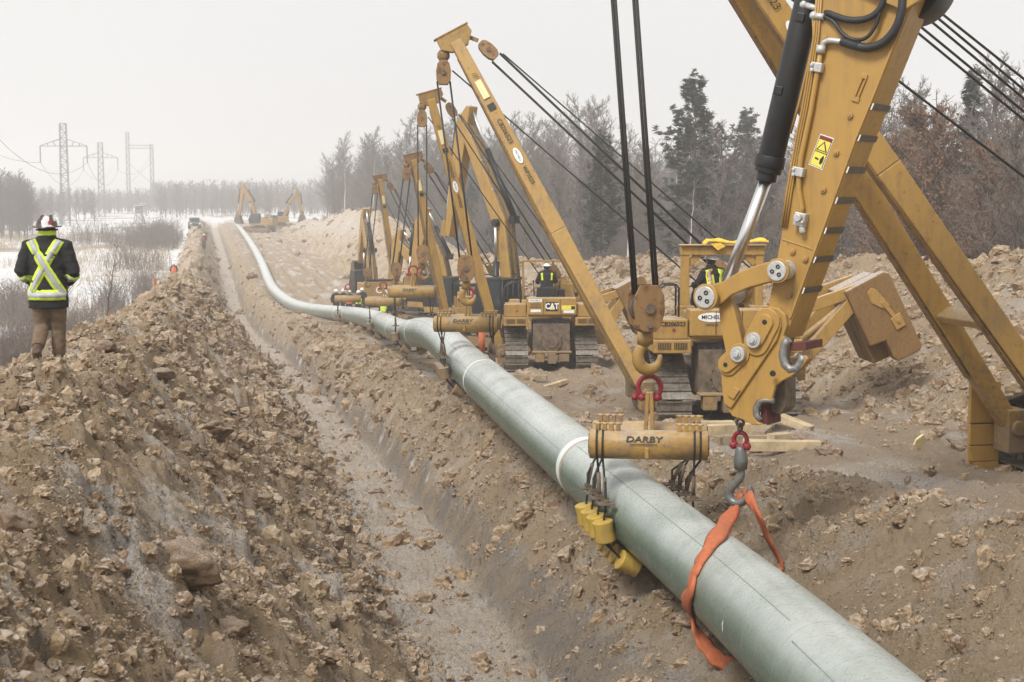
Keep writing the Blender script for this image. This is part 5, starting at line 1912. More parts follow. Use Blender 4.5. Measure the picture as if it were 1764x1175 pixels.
mb = MB(); mb.prism(pls([(1368, 590), (1394, 588), (1394, 602), (1366, 604)], .1), .0, T - .02, loc3); mb.build('lock_wedge', BRICK, cp, .006)
mb = MB(); mb.prism(pls([(1322, 694), (1330, 702), (1332, 730), (1318, 722)], .2), .05, T - .08, loc3); mb.build('lock_wedge', BRICK, cp, .006)
hk2 = [(1345, 660), (1362, 648), (1362, 700), (1352, 712), (1338, 706), (1336, 680)]
mb = MB(); mb.prism(pls(hk2, .3), .15, T - .05, loc3); mb.build('coupler_hook', DARKST, cp, .01)
# the boom carries on up and out of the picture, towards its machine
mb = MB()
bp = [(1440, -120), (1560, -190), (1900, -330), (2500, -520), (2500, -360), (1950, -170), (1660, -40), (1560, 20), (1470, -20)]
mb.prism(pls(bp), -.08, .0 - .005, loc3); mb.prism(pls(bp, T), T + .005, T + .08, loc3)
mb.build('boom_fork', YELC, arm, .012)
mb = MB(); mb.prism(pls([(1900, -330), (2900, -640), (2900, -440), (1950, -170)]), -.005, T + .005, loc3); mb.build('boom', YELC, arm, .012)

# hook, chain and sling hang from the coupler: the hook belongs to the arm
hk = MB()
a = P3(1276, 722, .25)
def tor(c, ax, R0, r): hk.torus(c, ax, R0, r, n=16, k=8)
for k, v in enumerate((728, 737)):
    c = P3(1275, v, .25); hk.torus(c, (1, 0, 0) if k % 2 else (0, 1, 0), .045, .018, n=14, k=6)
hk.build('chain_link', DARKST, arm)
hk = MB(); c = P3(1275.5, 757, .25)
hk.torus(c, (0, 1, 0), .082, .028, a0=-PI * .8, a1=PI * .8, n=20, k=8, ref=(0, 0, 1)); hk.cyl(c + Vector((-.12, 0, -.075)), c + Vector((.12, 0, -.075)), .025, n=8)
for s in (-1, 1): hk.ball(c + Vector((s * .09, 0, -.075)), .05, 8)
hk.build('shackle', REDM, arm)
HOOKM = plain('forged_hook_grey', (0.17, 0.18, 0.175), .45, .5, var=.3, scale=14)
hk = MB()
p0 = P3(1276, 768, .25); p1 = P3(1276, 808, .25)
hk.tube([p0, p0.lerp(p1, .15), p0.lerp(p1, .6), p1], [.045, .06, .085, .075], 16)
pp = [(1277, 808), (1277, 820), (1270, 830), (1260, 840), (1256.5, 850), (1259, 860), (1268, 866), (1279, 864), (1288, 855), (1291.5, 843), (1292, 836)]
hk.tube(cat_rom([P3(u, v, .25) for u, v in pp], 4), [lerp(.035, .05, min(1, i / 10)) if i < 30 else lerp(.05, .022, (i - 30) / 11) for i in range((len(pp) - 1) * 4 + 1)], 12)
hk.build('swivel_hook', HOOKM, arm)

# orange lifting sling: flat strap from the hook, round under the pipe and back
def sling():
    Pw = lambda u, v, d: at(u, v, d)
    hookP = aO + Matrix.Rotation(math.atan2(aX.y, aX.x), 3, 'Z') @ P3(1272, 860, .25)
    pc, pd = pipe_at_y(hookP.y - .35)
    ac = Vector((pd.y, -pd.x, 0)).normalized()
    dg = bpy.context.evaluated_depsgraph_get()
    pbv = BVHTree.FromPolygons([v.co for v in pipe.data.vertices], [p.vertices[:] for p in pipe.data.polygons])
    hd_ = (hookP - EYE).dot(CF)

    def onp(u, v, d):
        r_ = (at(u, v, 1.0) - EYE).normalized()
        h_ = pbv.ray_cast(EYE, r_)
        return h_[0] - r_ * .03 if h_[0] is not None else at(u, v, d)
    vis_l = [at(1277, 849, hd_), at(1260, 883, hd_ - .12), onp(1234, 930, 16.1), onp(1210, 966, 15.9), onp(1197, 993, 15.7), onp(1191, 1024, 15.5), at(1191, 1054, 15.45), at(1198, 1081, 15.35), at(1212, 1107, 15.3), at(1234, 1133, 15.25), at(1262, 1150, 15.3), at(1292, 1158, 15.4), at(1325, 1162, 15.6)]
    rt = [pc + ac * .36 + Vector((0, 0, -.54)) - pd * .12, pc + ac * .56 + Vector((0, 0, -.22)) + pd * .05, at(1342, 978, 16.9), at(1322, 925, 16.75), at(1303, 880, 16.6), at(1284, 845, (hookP - EYE).dot(CF) + .03)]
    pts = cat_rom(vis_l + rt, 8)
    # keep outside the pipe
    out = []
    for p in pts:
        c, d = pipe_at_y(p.y); d_ = p - c; d_ = d_ - d * d_.dot(d)
        for _ in range(2):
            if d_.length < PIPE_R + .025:
                p = p + d_.normalized() * (PIPE_R + .025 - d_.length)
                c, d = pipe_at_y(p.y); d_ = p - c; d_ = d_ - d * d_.dot(d)
        out.append(p)
    mb = MB(); W, TH = .10, .022
    vs = []; fs = []
    L = len(out)
    for i, p in enumerate(out):
        tg = (out[min(i + 1, L - 1)] - out[max(i - 1, 0)]).normalized()
        wv = pd - tg * pd.dot(tg)
        wv.normalize()
        # the strap bunches and twists near the hook
        f = min(i, L - 1 - i) / 10
        wq = W * (.62 + .38 * min(1, f)) * (1 + .12 * math.sin(i * .9))
        nv = tg.cross(wv)
        tw = 1.0 * ss(46, 66, float(i)) * (1 - ss(106, 122, float(i)))
        wv, nv = wv * math.cos(tw) + nv * math.sin(tw), nv * math.cos(tw) - wv * math.sin(tw)
        for a, b_ in ((-1, 0), (-.6, 1), (0, .6 + .6 * math.sin(i * .5)), (.6, 1), (1, 0), (.6, -1), (0, -.8), (-.6, -1)):
            vs.append(p + wv * a * wq + nv * b_ * TH)
    for i in range(L - 1):
        for k in range(8):
            k2 = (k + 1) % 8
            fs.append((i * 8 + k, i * 8 + k2, (i + 1) * 8 + k2, (i + 1) * 8 + k))
    mb.add(vs, fs, 0, True)
    o = mb.build('lifting_sling', ORANGE)
    tag(o, 'orange webbing sling looped under the near end of the pipe', 'sling')
sling()


# ------------------------------------------------------------------ whole excavators
def excavator(loc, rotz, label, pts, sc=1.0, bucket=True, detail=True, cat=False, bucket_dir=-1, cab_dark=True, group='excavators working along the pipeline', guard=False):
    """heading +Y. pts: bend, tip, stick end as (y, z) metres; boom foot is fixed"""
    root = thing('excavator', label, 'excavator', loc, rotz, group)
    root.scale = (sc, sc, sc)
    for s in (-1, 1): track(root, s * 1.30, [(-1.85, .45, .43), (1.85, .45, .43)], .70, .20, low=True, frame_h=.4)
    mb = MB(); mb.cyl((0, 0, .8), (0, 0, 1.1), .75, n=28); mb.box((0, 0, .7), (1.9, 1.6, .45)); mb.build('undercarriage', DARKST, root)
    mb = MB(); mb.box((0, -.55, 1.30), (2.9, 3.5, .36)); mb.box((.85, .15, 1.85), (1.15, 2.0, .78)); mb.box((-.2, -1.4, 1.85), (2.4, 1.4, .85))
    house = mb.build('house', YEL, root, .05)
    mb = MB(); mb.prism([(-1.45, 1.15), (1.45, 1.15), (1.45, 2.25), (1.2, 2.4), (-1.2, 2.4), (-1.45, 2.25)], -2.75, -2.1, lambda p, q, t: Vector((p, t, q))); cw = mb.build('counterweight', YEL if not cat else YELD, root, .08)
    mb = MB(); mb.box((0, -1.5, 2.33), (2.3, 1.3, .14)); mb.box((0, -2.5, 2.47), (2.2, .5, .16)); mb.build('engine_cover', BLACK, root, .04)
    if cat: text_part('lettering', 'CAT', .62, WHITE, cw, frame(Vector((0, -2.757, 1.80)), (1, 0, 0), (0, 0, 1)), .006, 1.0, .015)
    mb = MB(); mb.prism([(-.5, 1.45), (1.25, 1.45), (1.35, 2.1), (.95, 3.05), (-.45, 3.05)], -1.48, -.55, lambda p, q, t: Vector((t, p, q))); cab = mb.build('cab', BLACK if cab_dark else YEL, root, .05)
    mb = MB()
    mb.prism([(-.35, 2.0), (.95, 2.0), (1.1, 2.15), (.82, 2.92), (-.35, 2.92)], -1.492, -1.484, lambda p, q, t: Vector((t, p, q)))
    mb.prism([(-.35, 2.0), (.95, 2.0), (1.1, 2.15), (.82, 2.92), (-.35, 2.92)], -.546, -.538, lambda p, q, t: Vector((t, p, q)))
    mb.box((-1.02, -.508, 2.45), (.74, .012, .85))
    mb.build('window', GLASS, cab)
    if guard:
        mb = MB()
        for x in (-1.62, -1.35, -1.05, -.75, -.45): mb.tube([(x, -.62, 1.5), (x, -.62, 3.05)], .03, 6)
        for z in (1.6, 2.3, 3.02): mb.tube([(-1.62, -.62, z), (-.45, -.62, z)], .03, 6)
        mb.tube([(-1.62, -.62, 3.02), (-1.62, -.1, 3.2), (-1.62, .9, 3.2)], .03, 6); mb.tube([(-.45, -.62, 3.02), (-.45, -.1, 3.2)], .03, 6)
        mb.build('cab_guard', BLACK, root)
    F = (.35, 1.95); Bp, Tp, S = pts
    X = lambda p, q, t: Vector((t, p, q))
    def seg(a, b_, w0, w1, wmid=None):
        dx, dz = b_[0] - a[0], b_[1] - a[1]; L = math.hypot(dx, dz); nx_, nz_ = -dz / L, dx / L
        return (nx_, nz_)
    n1_ = seg(F, Bp, 0, 0); n2_ = seg(Bp, Tp, 0, 0); nm_ = ((n1_[0] + n2_[0]) / 2, (n1_[1] + n2_[1]) / 2)
    up_ = [(F[0] + n1_[0] * .22, F[1] + n1_[1] * .22), (Bp[0] + nm_[0] * .40, Bp[1] + nm_[1] * .40), (Tp[0] + n2_[0] * .2, Tp[1] + n2_[1] * .2)]
    dn_ = [(F[0] - n1_[0] * .22, F[1] - n1_[1] * .22), (Bp[0] - nm_[0] * .32, Bp[1] - nm_[1] * .32), (Tp[0] - n2_[0] * .2, Tp[1] - n2_[1] * .2)]
    mb = MB(); mb.prism(up_ + dn_[::-1], -.30, .30, X); boom = mb.build('boom', YEL, root, .03)
    if detail:
        mb = MB()
        for x in (-.2, -.1, .1, .2):
            mb.tube([Vector((x, up_[0][0] + n1_[0] * .04, up_[0][1] + n1_[1] * .04)), Vector((x, up_[1][0] + nm_[0] * .04, up_[1][1] + nm_[1] * .04)), Vector((x, up_[2][0] + n2_[0] * .04, up_[2][1] + n2_[1] * .04))], .025, 6)
        mb.build('hydraulic_line', DARKST, boom)
        for f in (.3, .6, .85):
            mb = MB()
            c = (lerp(up_[1][0], up_[2][0], f), lerp(up_[1][1], up_[2][1], f)); mb.box((0, c[0], c[1]), (.56, .08, .08))
            mb.build('line_clamp', ZINC, boom)
    for s in (-1, 1):
        a = Vector((s * .42, .95, 1.55)); b_ = Vector((s * .42, Bp[0], Bp[1])); md = a.lerp(b_, .58)
        mb = MB(); mb.cyl(a, md, .12, n=14); bc = mb.build('boom_cylinder', BLACK if s else YEL, root)
        mb = MB(); mb.cyl(md, b_, .065, n=12); mb.build('cylinder_rod', CHROME, bc)
        mb = MB(); mb.cyl(b_ - Vector((.1, 0, 0)), b_ + Vector((.1, 0, 0)), .15, n=14); mb.build('cylinder_pin', BLACK, bc)
    # stick with its heel above the boom tip
    dx, dz = S[0] - Tp[0], S[1] - Tp[1]; L = math.hypot(dx, dz); ux, uz = dx / L, dz / L
    nx_, nz_ = uz, -ux
    if (nx_ * (Bp[0] - Tp[0]) + nz_ * (Bp[1] - Tp[1])) > 0: nx_, nz_ = -nx_, -nz_
    heel = (Tp[0] - ux * .75 - nx_ * .05, Tp[1] - uz * .75 - nz_ * .05)
    poly = [(heel[0], heel[1]), (Tp[0] + nx_ * .42, Tp[1] + nz_ * .42), (Tp[0] + ux * L * .5 + nx_ * .32, Tp[1] + uz * L * .5 + nz_ * .32), (S[0] + nx_ * .14, S[1] + nz_ * .14), (S[0] - nx_ * .14, S[1] - nz_ * .14), (Tp[0] + ux * .4 - nx_ * .28, Tp[1] + uz * .4 - nz_ * .28), (heel[0] - nx_ * .2, heel[1] - nz_ * .2)]
    mb = MB(); mb.prism(poly, -.24, .24, X); stk = mb.build('arm', YEL, root, .025)
    a = Vector((0, Bp[0] + nm_[0] * .68, Bp[1] + nm_[1] * .68)); b_ = Vector((0, heel[0], heel[1])); md = a.lerp(b_, .6)
    mb = MB(); mb.cyl(a, md, .12, n=14); mb.box(a - Vector((0, 0, .1)), (.3, .3, .3)); ac_ = mb.build('arm_cylinder', BLACK, root)
    mb = MB(); mb.cyl(md, b_, .065, n=12); mb.build('cylinder_rod', CHROME, ac_)
    a = Vector((0, Tp[0] + ux * .2 + nx_ * .58, Tp[1] + uz * .2 + nz_ * .58)); b_ = Vector((0, S[0] - ux * .55 + nx_ * .42, S[1] - uz * .55 + nz_ * .42)); md = a.lerp(b_, .62)
    mb = MB(); mb.cyl(a, md, .10, n=12); kc = mb.build('bucket_cylinder', BLACK, root)
    mb = MB(); mb.cyl(md, b_, .055, n=10); mb.build('cylinder_rod', CHROME, kc)
    mb = MB(); mb.beam(b_, Vector((0, S[0] - ux * .5, S[1] - uz * .5)), .5, .10, up=(1, 0, 0)); mb.beam(b_, Vector((0, S[0] + nx_ * .45 + ux * .1, S[1] + nz_ * .45 + uz * .1)), .36, .10, up=(1, 0, 0)); mb.build('bucket_link', YELD, root)
    if bucket:
        bd = bucket_dir
        prof = [(-.15, .1), (.35, .15), (.65, -.25), (.72, -.75), (.45, -1.15), (-.05, -1.30), (-.55, -1.22)]
        mb = MB()
        pr = [(S[0] + bd * -1 * p, S[1] + q) for p, q in prof]
        mb.prism(pr, -.6, -.56, X); mb.prism(pr, .56, .6, X)
        for i in range(len(pr) - 1):
            a_, c_ = pr[i], pr[i + 1]
            mb.beam(Vector((0, a_[0], a_[1])), Vector((0, c_[0], c_[1])), 1.2, .05, up=Vector((0, -(c_[1] - a_[1]), c_[0] - a_[0])).normalized())
        for k in range(5):
            x = (k - 2) * .26
            mb.beam(Vector((x, pr[-1][0], pr[-1][1])), Vector((x, pr[-1][0] + bd * .22, pr[-1][1] + .02)), .10, .06, .05, .02)
        mb.build('bucket', DARKST, root)
    return root


def EXpos(u, d, dz=0.0):
    P = at(u, 340, d); return Vector((P.x, P.y, ground_z(P.x, P.y) - .04 + dz))


excavator(EXpos(897, 57.5), R(33), 'tall excavator behind the CAT tractor, black caged cab beside its boom', [(1.0, 5.2), (3.1, 9.2), (4.1, 4.6)], 1.0, False, guard=True)
excavator(EXpos(757, 82), R(38), 'excavator with a low folded boom between the two far hook blocks', [(1.9, 3.6), (3.2, 4.75), (3.5, 2.6)], 1.0, False)
e4 = excavator(EXpos(643, 101), R(8), 'excavator seen square from the rear with white CAT letters on its counterweight', [(1.2, 4.4), (2.4, 6.7), (3.7, 3.4)], 1.0, True, cat=True)
excavator(EXpos(785, 73), R(55), 'excavator whose steep boom and arm form a narrow upside-down V', [(1.0, 3.9), (1.9, 5.9), (2.5, 2.4)], .95, False)
e6 = excavator(EXpos(446, 285), R(68), 'far hazy excavator at the end of the pipe, arm folded down beside its boom', [(1.4, 4.9), (2.6, 7.3), (3.4, 2.6)], 1.2, True, detail=False)
e7 = excavator(EXpos(484, 300), R(-84), 'far hazy excavator up on the spoil pile, boom reaching to the wood', [(1.6, 4.4), (3.0, 6.6), (3.6, 2.4)], 1.14, True, detail=False)
# ------------------------------------------------------------------ the other cradles, timbers, towers, people
def y_at_pipe_u(u):
    best = None
    for p in PATH:
        d = (p - EYE).dot(CF)
        if d < 14: continue
        uu = 882 + FPX * (p - EYE).dot(CR) / d
        if best is None or abs(uu - u) < best[0]: best = (abs(uu - u), p.y)
    return best[1]


cradle(33.3, 'muddy yellow cradle with a scuffed spreader, second from the camera', R(-14), 1.0, rolls=4, detail=True, dirty=True)
cradle(46.5, 'small cradle sloping to the right over the hump of the pipe', R(-12), 1.35, letter=True, rolls=4, detail=False, dirty=True, strands=2)
cradle(61.5, 'cradle hung from the fourth boom above the man in lime', R(-10), .95, letter=False, rolls=4, detail=False, dirty=True, strands=2)
cradle(83.0, 'farthest cradle, over the workers in white hard hats', R(-8), .9, letter=False, rolls=4, detail=False, dirty=True, strands=2)


# timbers
def timber(u, v, d, L, w_, h_, yaw, label, pitch=0.0, mat=None, lift=0.0, group='timber skids lying on the work strip'):
    P = on_ground(u, v, d * .65, d * 1.6)
    mb = MB(); mb.box((0, 0, 0), (L, w_, h_))
    o = mb.build('timber_skid', mat or WOOD, None, .008)
    o.location = (P.x, P.y, ground_z(P.x, P.y) + h_ * .42 + lift); o.rotation_euler = (0, pitch, yaw)
    return tag(o, label, 'timber', group)


timber(1352, 778, 22, 1.15, .20, .17, R(-14), 'long sawn timber with a pale cut end, lower of the pile by the hook')
timber(1318, 776, 22, .75, .20, .17, R(-24), 'sawn timber lying beside the lowest long one, cut end facing out')
timber(1270, 750, 23.5, 1.2, .2, .2, R(4), 'pale timber lying level just behind the grey hook', mat=WOOD)
timber(1330, 744, 24, .55, .24, .2, R(40), 'short thick block on top of the timber heap', lift=.2)
timber(1312, 757, 23.6, .7, .24, .2, R(58), 'short block end-on under the topmost block', mat=WOODD)
timber(1362, 742, 24.5, .9, .22, .14, R(-52), 'split timber tilted down to the track side', pitch=.25, mat=WOOD, lift=.1)
timber(1342, 764, 23, .4, .2, .16, R(20), 'stub of timber between the heap and the long timbers')
timber(1286, 764, 23, .8, .18, .16, R(-8), 'muddy timber half hidden by the red shackle', mat=WOODD)
timber(1232, 742, 24, .7, .2, .18, R(-5), 'timber end showing behind the cradle tube')
timber(905, 655, 40, 1.3, .2, .16, R(-22), 'muddy timber below the left track of the CAT tractor', mat=WOODD)
timber(950, 668, 37, 1.25, .16, .12, R(34), 'thin pale board slanting up beside the pipe', pitch=-.12)
timber(690, 612, 52, 1.7, .18, .14, R(6), 'longest board left of the pipe on the bank', mat=WOOD)
timber(682, 604, 53, 1.0, .16, .12, R(48), 'board crossing the longest board on the bank', pitch=-.1)
timber(745, 632, 45, .6, .3, .16, R(-20), 'short pale block on the bank beside the pipe')
timber(652, 578, 62, 1.3, .3, .2, R(-10), 'low timber skid under the bend of the pipe', mat=WOODD)
timber(560, 560, 88, 2.4, .25, .2, R(-8), 'grey timber beside the pipe where it starts to rise', mat=WOODD)
timber(512, 541, 105, 1.8, .25, .2, R(20), 'small timber at the lowest sag of the far pipe', mat=WOODD)
timber(632, 568, 72, 1.9, .2, .16, R(12), 'thin timber on the bank below the far cradles', mat=WOODD)
timber(1395, 758, 24, 1.1, .1, .08, R(12), 'narrow batten behind the heap of timbers, pointing up the track', mat=WOODD)
timber(1300, 742, 25, .5, .22, .2, R(75), 'block standing end-on at the back of the timber heap', mat=WOOD, lift=.1)
timber(1258, 765, 22.5, .6, .2, .17, R(15), 'half-buried timber in front of the level one behind the hook', mat=WOODD)
timber(920, 690, 33, .9, .18, .14, R(-30), 'broken board near the pipe below the slanting pale board', mat=WOODD)
# white scrap on the track
mb = MB(); mb.prism([(-.11, -.12), (.06, -.16), (.12, .08), (-.02, .17), (-.12, .06)], -.02, .02, lambda p, q, t: Vector((p, t, q)))
o = mb.build('plastic_scrap', CREAM, None, .004); P = on_ground(1584, 775, 14, 32); o.location = P + Vector((0, 0, .1)); o.rotation_euler = (.35, .2, .3)
tag(o, 'torn pale sheet lying on the muddy track right of the timbers', 'scrap')

# yellow strap over the roll bar of the second tractor
def strap():
    r_, L0, tp = SB[1]
    M_ = Matrix.Translation(L0) @ Matrix.Rotation(r_.rotation_euler[2], 4, 'Z')
    mb = MB()
    pts = [(-.42, -.02), (-.30, .05), (-.05, .03), (.25, .0), (.50, .02), (.80, .04), (1.0, .02)]
    wid = [.17, .19, .15, .10, .10, .14, .12]
    vs = []; fs = []
    sm = cat_rom([Vector((x, -1.08, 3.86 + z)) for x, z in pts], 5)
    for i, p in enumerate(sm):
        k = min(i / 5, len(wid) - 1.001); w_ = lerp(wid[int(k)], wid[int(k) + 1], k - int(k))
        for a, b_ in ((-1, -.3), (-.7, .25), (0, .5 + .25 * math.sin(i * .8)), (.7, .25), (1, -.3), (0, -.4)):
            vs.append(M_ @ (p + Vector((.02 * math.sin(i), a * w_, b_ * .09))))
    for i in range(len(sm) - 1):
        for k in range(6): fs.append((i * 6 + k, i * 6 + (k + 1) % 6, (i + 1) * 6 + (k + 1) % 6, (i + 1) * 6 + k))
    fs.append(tuple(range(6))[::-1]); fs.append(tuple((len(sm) - 1) * 6 + k for k in range(6)))
    mb.add(vs, fs, 0, True)
    # a fold hanging down at the front
    mb.prism([(-.30, 0), (-.08, .02), (.02, -.06), (-.14, -.14)], -.01, .01, lambda p, q, t: M_ @ Vector((p, -1.285 + t, 3.84 + q)))
    o = mb.build('webbing_strap', YSLING)
    tag(o, 'yellow strap bunched on top of the canopied tractor roll bar', 'strap')
strap()

# ------------------------------------------------------------------ power line
TOWM = plain('galvanised_lattice', (0.20, 0.20, 0.205), .6, var=.1)


def lattice(mb, x0, y0, z0, z1, w0, w1, n, r=.09, rd=.05):
    for sx_ in (-1, 1):
        for sy_ in (-1, 1):
            mb.tube([(x0 + sx_ * w0 / 2, y0 + sy_ * w0 / 2, z0), (x0 + sx_ * w1 / 2, y0 + sy_ * w1 / 2, z1)], r, 4, smooth=False)
    for k in range(n):
        a = k / n; b_ = (k + 1) / n
        wa, wb = lerp(w0, w1, a) / 2, lerp(w0, w1, b_) / 2; za, zb = lerp(z0, z1, a), lerp(z0, z1, b_)
        for s in (-1, 1):
            f = 1 if k % 2 else -1
            mb.tube([(x0 - f * wa, y0 + s * wa, za), (x0 + f * wb, y0 + s * wb, zb)], rd, 4, smooth=False)
            mb.tube([(x0 + s * wa, y0 - f * wa, za), (x0 + s * wb, y0 + f * wb, zb)], rd, 4, smooth=False)
            mb.tube([(x0 - wb, y0 + s * wb, zb), (x0 + wb, y0 + s * wb, zb)], rd, 4, smooth=False)


def tower(u, d, vtop, varm, ins, half, label):
    P = at(u, 340, d); zg = ground_z(P.x, P.y)
    zt = at(u, vtop, d).z - zg; za = at(u, varm, d).z - zg
    root = thing('lattice_tower', label, 'power pylon', (P.x, P.y, zg), -YAW * .4, 'lattice pylons of the power line')
    mb = MB(); lattice(mb, 0, 0, -.3, zt, 1.9, 1.35, 22); mb.build('mast', TOWM, root)
    mb = MB()
    for yy in (-.55, .55):
        mb.tube([(-half, yy * .3, za), (half, yy * .3, za)], .08, 4)
        for s in (-1, 1):
            mb.tube([(s * half, yy * .3, za + .05), (s * .7, yy, za + 1.6)], .06, 4)
            for f in (.35, .65): mb.tube([(s * half * f, yy * .5, za), (s * lerp(.7, half, f), yy * .5, za + 1.6 * (1 - f) * 1.0)], .05, 4)
    mb.build('cross_arm', TOWM, root)
    for s in (-1, 1):
        mb = MB()
        for k in range(11):
            z = za - ins * (k + .5) / 11; mb.cyl((s * half, 0, z - ins * .035), (s * half, 0, z + ins * .035), .16, n=8)
        mb.cyl((s * half, 0, za), (s * half, 0, za - ins), .05, n=6)
        mb.build('insulator_string', TOWM, root)
    M_ = Matrix.Translation((P.x, P.y, zg)) @ Matrix.Rotation(-YAW * .4, 4, 'Z')
    return [M_ @ Vector((s * half, 0, za - ins)) for s in (-1, 1)], M_ @ Vector((0, 0, zt))


i1, t1 = tower(112, 333, 213, 252, 3.7, 5.2, 'nearest lattice pylon with hanging insulators at the left')
i2, t2 = tower(175, 452, 246, 272, 3.7, 5.2, 'smaller hazy pylon standing beside the snowy clearing')
# two-legged dead-end structure
P = at(222, 340, 590); zg = ground_z(P.x, P.y)
rt = thing('portal_tower', 'far two-legged lattice portal with crossed braces', 'power pylon', (P.x, P.y, zg), -YAW)
zt = at(222, 228, 590).z - zg; zb = at(222, 254, 590).z - zg; W_ = 41 * 590 / FPX
mb = MB(); lattice(mb, 0, 0, 0, zt, 1.3, 1.1, 24, .1, .06); mb.build('mast', TOWM, rt)
mb = MB(); lattice(mb, W_, 0, 0, zb + 1.2, 1.3, 1.1, 18, .1, .06); mb.build('mast', TOWM, rt)
mb = MB()
for z in (zb - .5, zb + .8):
    for yy in (-.5, .5): mb.tube([(0, yy, z), (W_, yy, z)], .1, 4)
for k in range(10): mb.tube([(W_ * k / 10, -.5, zb - .5 if k % 2 else zb + .8), (W_ * (k + 1) / 10, -.5, zb + .8 if k % 2 else zb - .5)], .06, 4)
mb.build('cross_beam', TOWM, rt)
mb = MB(); mb.tube([(0, 0, zb - 6), (W_, 0, zb - 15)], .07, 4); mb.tube([(W_, 0, zb - 6), (0, 0, zb - 15)], .07, 4); mb.build('cross_brace', TOWM, rt)
# conductors
i0 = [at(-330, -60, 205), at(-62, 168, 205)]
i3 = [at(195, 285, 585), at(262, 262, 590)]
CABM = plain('conductor', (.12, .12, .12), .6)
for k in (0, 1):
    mb = MB()
    for a, b_, sg in ((i0[k], i1[k], 7.5 if k == 0 else 6.0), (i1[k], i2[k], 5.0), (i2[k], i3[k], 4.5)):
        mb.tube([a.lerp(b_, i / 24) + Vector((0, 0, -sg * 4 * (i / 24) * (1 - i / 24))) for i in range(25)], .045, 5)
    o = mb.build('power_cable', CABM)
    tag(o, ['power cable strung through the outer insulators of the pylons', 'power cable strung through the insulators nearer the spoil heap'][k], 'power cable')

# hunting stands
STANDM = plain('weathered_planks', (.22, .19, .16), .9, var=.3, scale=2)
SNOWM = plain('snow_cap', (.84, .84, .85), .8, var=.04)


def stand(u, vb, d, k, label):
    P = on_ground(u, vb, d * .75, d * 1.3, 300)
    root = thing('hunting_stand', label, 'hunting stand', P, -YAW, 'raised hunting stands')
    mb = MB()
    for sx_ in (-1, 1):
        for sy_ in (-1, 1): mb.beam((sx_ * 1.25 * k, sy_ * 1.1 * k, -.2), (sx_ * .72 * k, sy_ * .7 * k, 2.6 * k), .13, .13)
    for s in (-1, 1):
        mb.beam((-1.1 * k, s * .95 * k, .5 * k), (.8 * k, s * .75 * k, 2.3 * k), .09, .09); mb.beam((1.1 * k, s * .95 * k, .5 * k), (-.8 * k, s * .75 * k, 2.3 * k), .09, .09)
    mb.build('leg_frame', STANDM, root)
    mb = MB(); mb.box((0, 0, 3.5 * k), (1.65 * k, 1.5 * k, 1.8 * k)); bx = mb.build('cabin', STANDM, root)
    mb = MB(); mb.box((0, -.76 * k, 3.8 * k), (.9 * k, .03, .4 * k)); mb.build('window', INK, bx)
    mb = MB(); mb.box((0, 0, 4.47 * k), (2.1 * k, 1.9 * k, .12 * k)); rf = mb.build('roof', STANDM, root)
    mb = MB(); mb.box((0, 0, 4.60 * k), (2.05 * k, 1.85 * k, .12 * k)); mb.build('snow_cap', SNOWM, rf, .04)
    mb = MB(); mb.beam((1.0 * k, -.9 * k, 2.6 * k), (1.9 * k, -1.6 * k, -.1), .45, .06); mb.build('ladder', STANDM, root)


stand(240, 386, 312, .98, 'wooden hunting stand on splayed legs in front of the snowy clearing')
stand(246, 352, 470, .9, 'farther hunting stand, a faint box above the clearing')

# parked truck on the heap
def truck(u, vb, d, label):
    P = on_ground(u, vb, d * .8, d * 1.25, 300)
    root = thing('pickup_truck', label, 'truck', P + Vector((0, 0, .05)), R(4))
    TM = plain('truck_grey_green', (.17, .19, .18), .4)
    mb = MB(); mb.box((0, 0, .85), (1.95, 5.2, .7)); bd = mb.build('body', TM, root, .1)
    mb = MB(); mb.prism([(-1.2, 1.2), (1.3, 1.2), (.9, 1.95), (-.9, 1.95)], -.85, .85, lambda p, q, t: Vector((t, p - .2, q))); mb.build('cab', TM, root, .08)
    mb = MB(); mb.box((0, -1.42, 1.6), (1.45, .05, .5), (-.45, 0, 0)); mb.build('windscreen', GLASS, root)
    for s in (-1, 1):
        mb = MB(); mb.box((s * .72, -2.62, .95), (.35, .04, .2)); mb.build('headlight', WHITE, root)
        for yy in (-1.6, 1.7):
            mb = MB(); mb.cyl((s * .98, yy, .4), (s * .72, yy, .4), .40, n=18); mb.build('wheel', RUBBER, root)
    mb = MB(); mb.box((0, -2.64, .8), (.9, .04, .3)); mb.build('grille', INK, root)
truck(335, 396, 290, 'hazy grey truck parked at the end of the spoil heap')

# survey stakes with orange ribbon left of the heap
for k, (u, v, d, lab) in enumerate(((185, 538, 66, 'orange marker flag in the brush right of the walking man'), (256, 520, 68, 'taller orange stake in the brush near the heap'), (265, 530, 62, 'pale stake with pink tip at the toe of the heap'))):
    P = at(u, v, d); zg = ground_z(P.x, P.y)
    rt = thing('marker_stake', lab, 'marker stake', (P.x, P.y, zg), 0, 'survey stakes in the brush')
    h = max(.8, P.z - zg)
    mb = MB(); mb.box((0, 0, h / 2), (.05, .03, h)); mb.build('stake', WOOD, rt)
    mb = MB(); mb.box((.06, 0, h - .15), (.16, .02, .26)); mb.build('ribbon', ORANGE, rt)
# orange marker tube standing behind the second cradle
P = at(830, 590, 36.5); zg = ground_z(P.x, P.y)
rt = thing('safety_marker', 'orange upright marker behind the muddy second cradle', 'marker', (P.x, P.y, zg))
mb = MB(); mb.tube([(0, 0, 0), (0, 0, P.z - zg + .3)], .05, 10); mb.build('post', DARKST, rt)
mb = MB(); mb.tube([(0, 0, P.z - zg - .3), (0, 0, P.z - zg + .32)], .085, 12); mb.build('sleeve', ORANGE, rt)
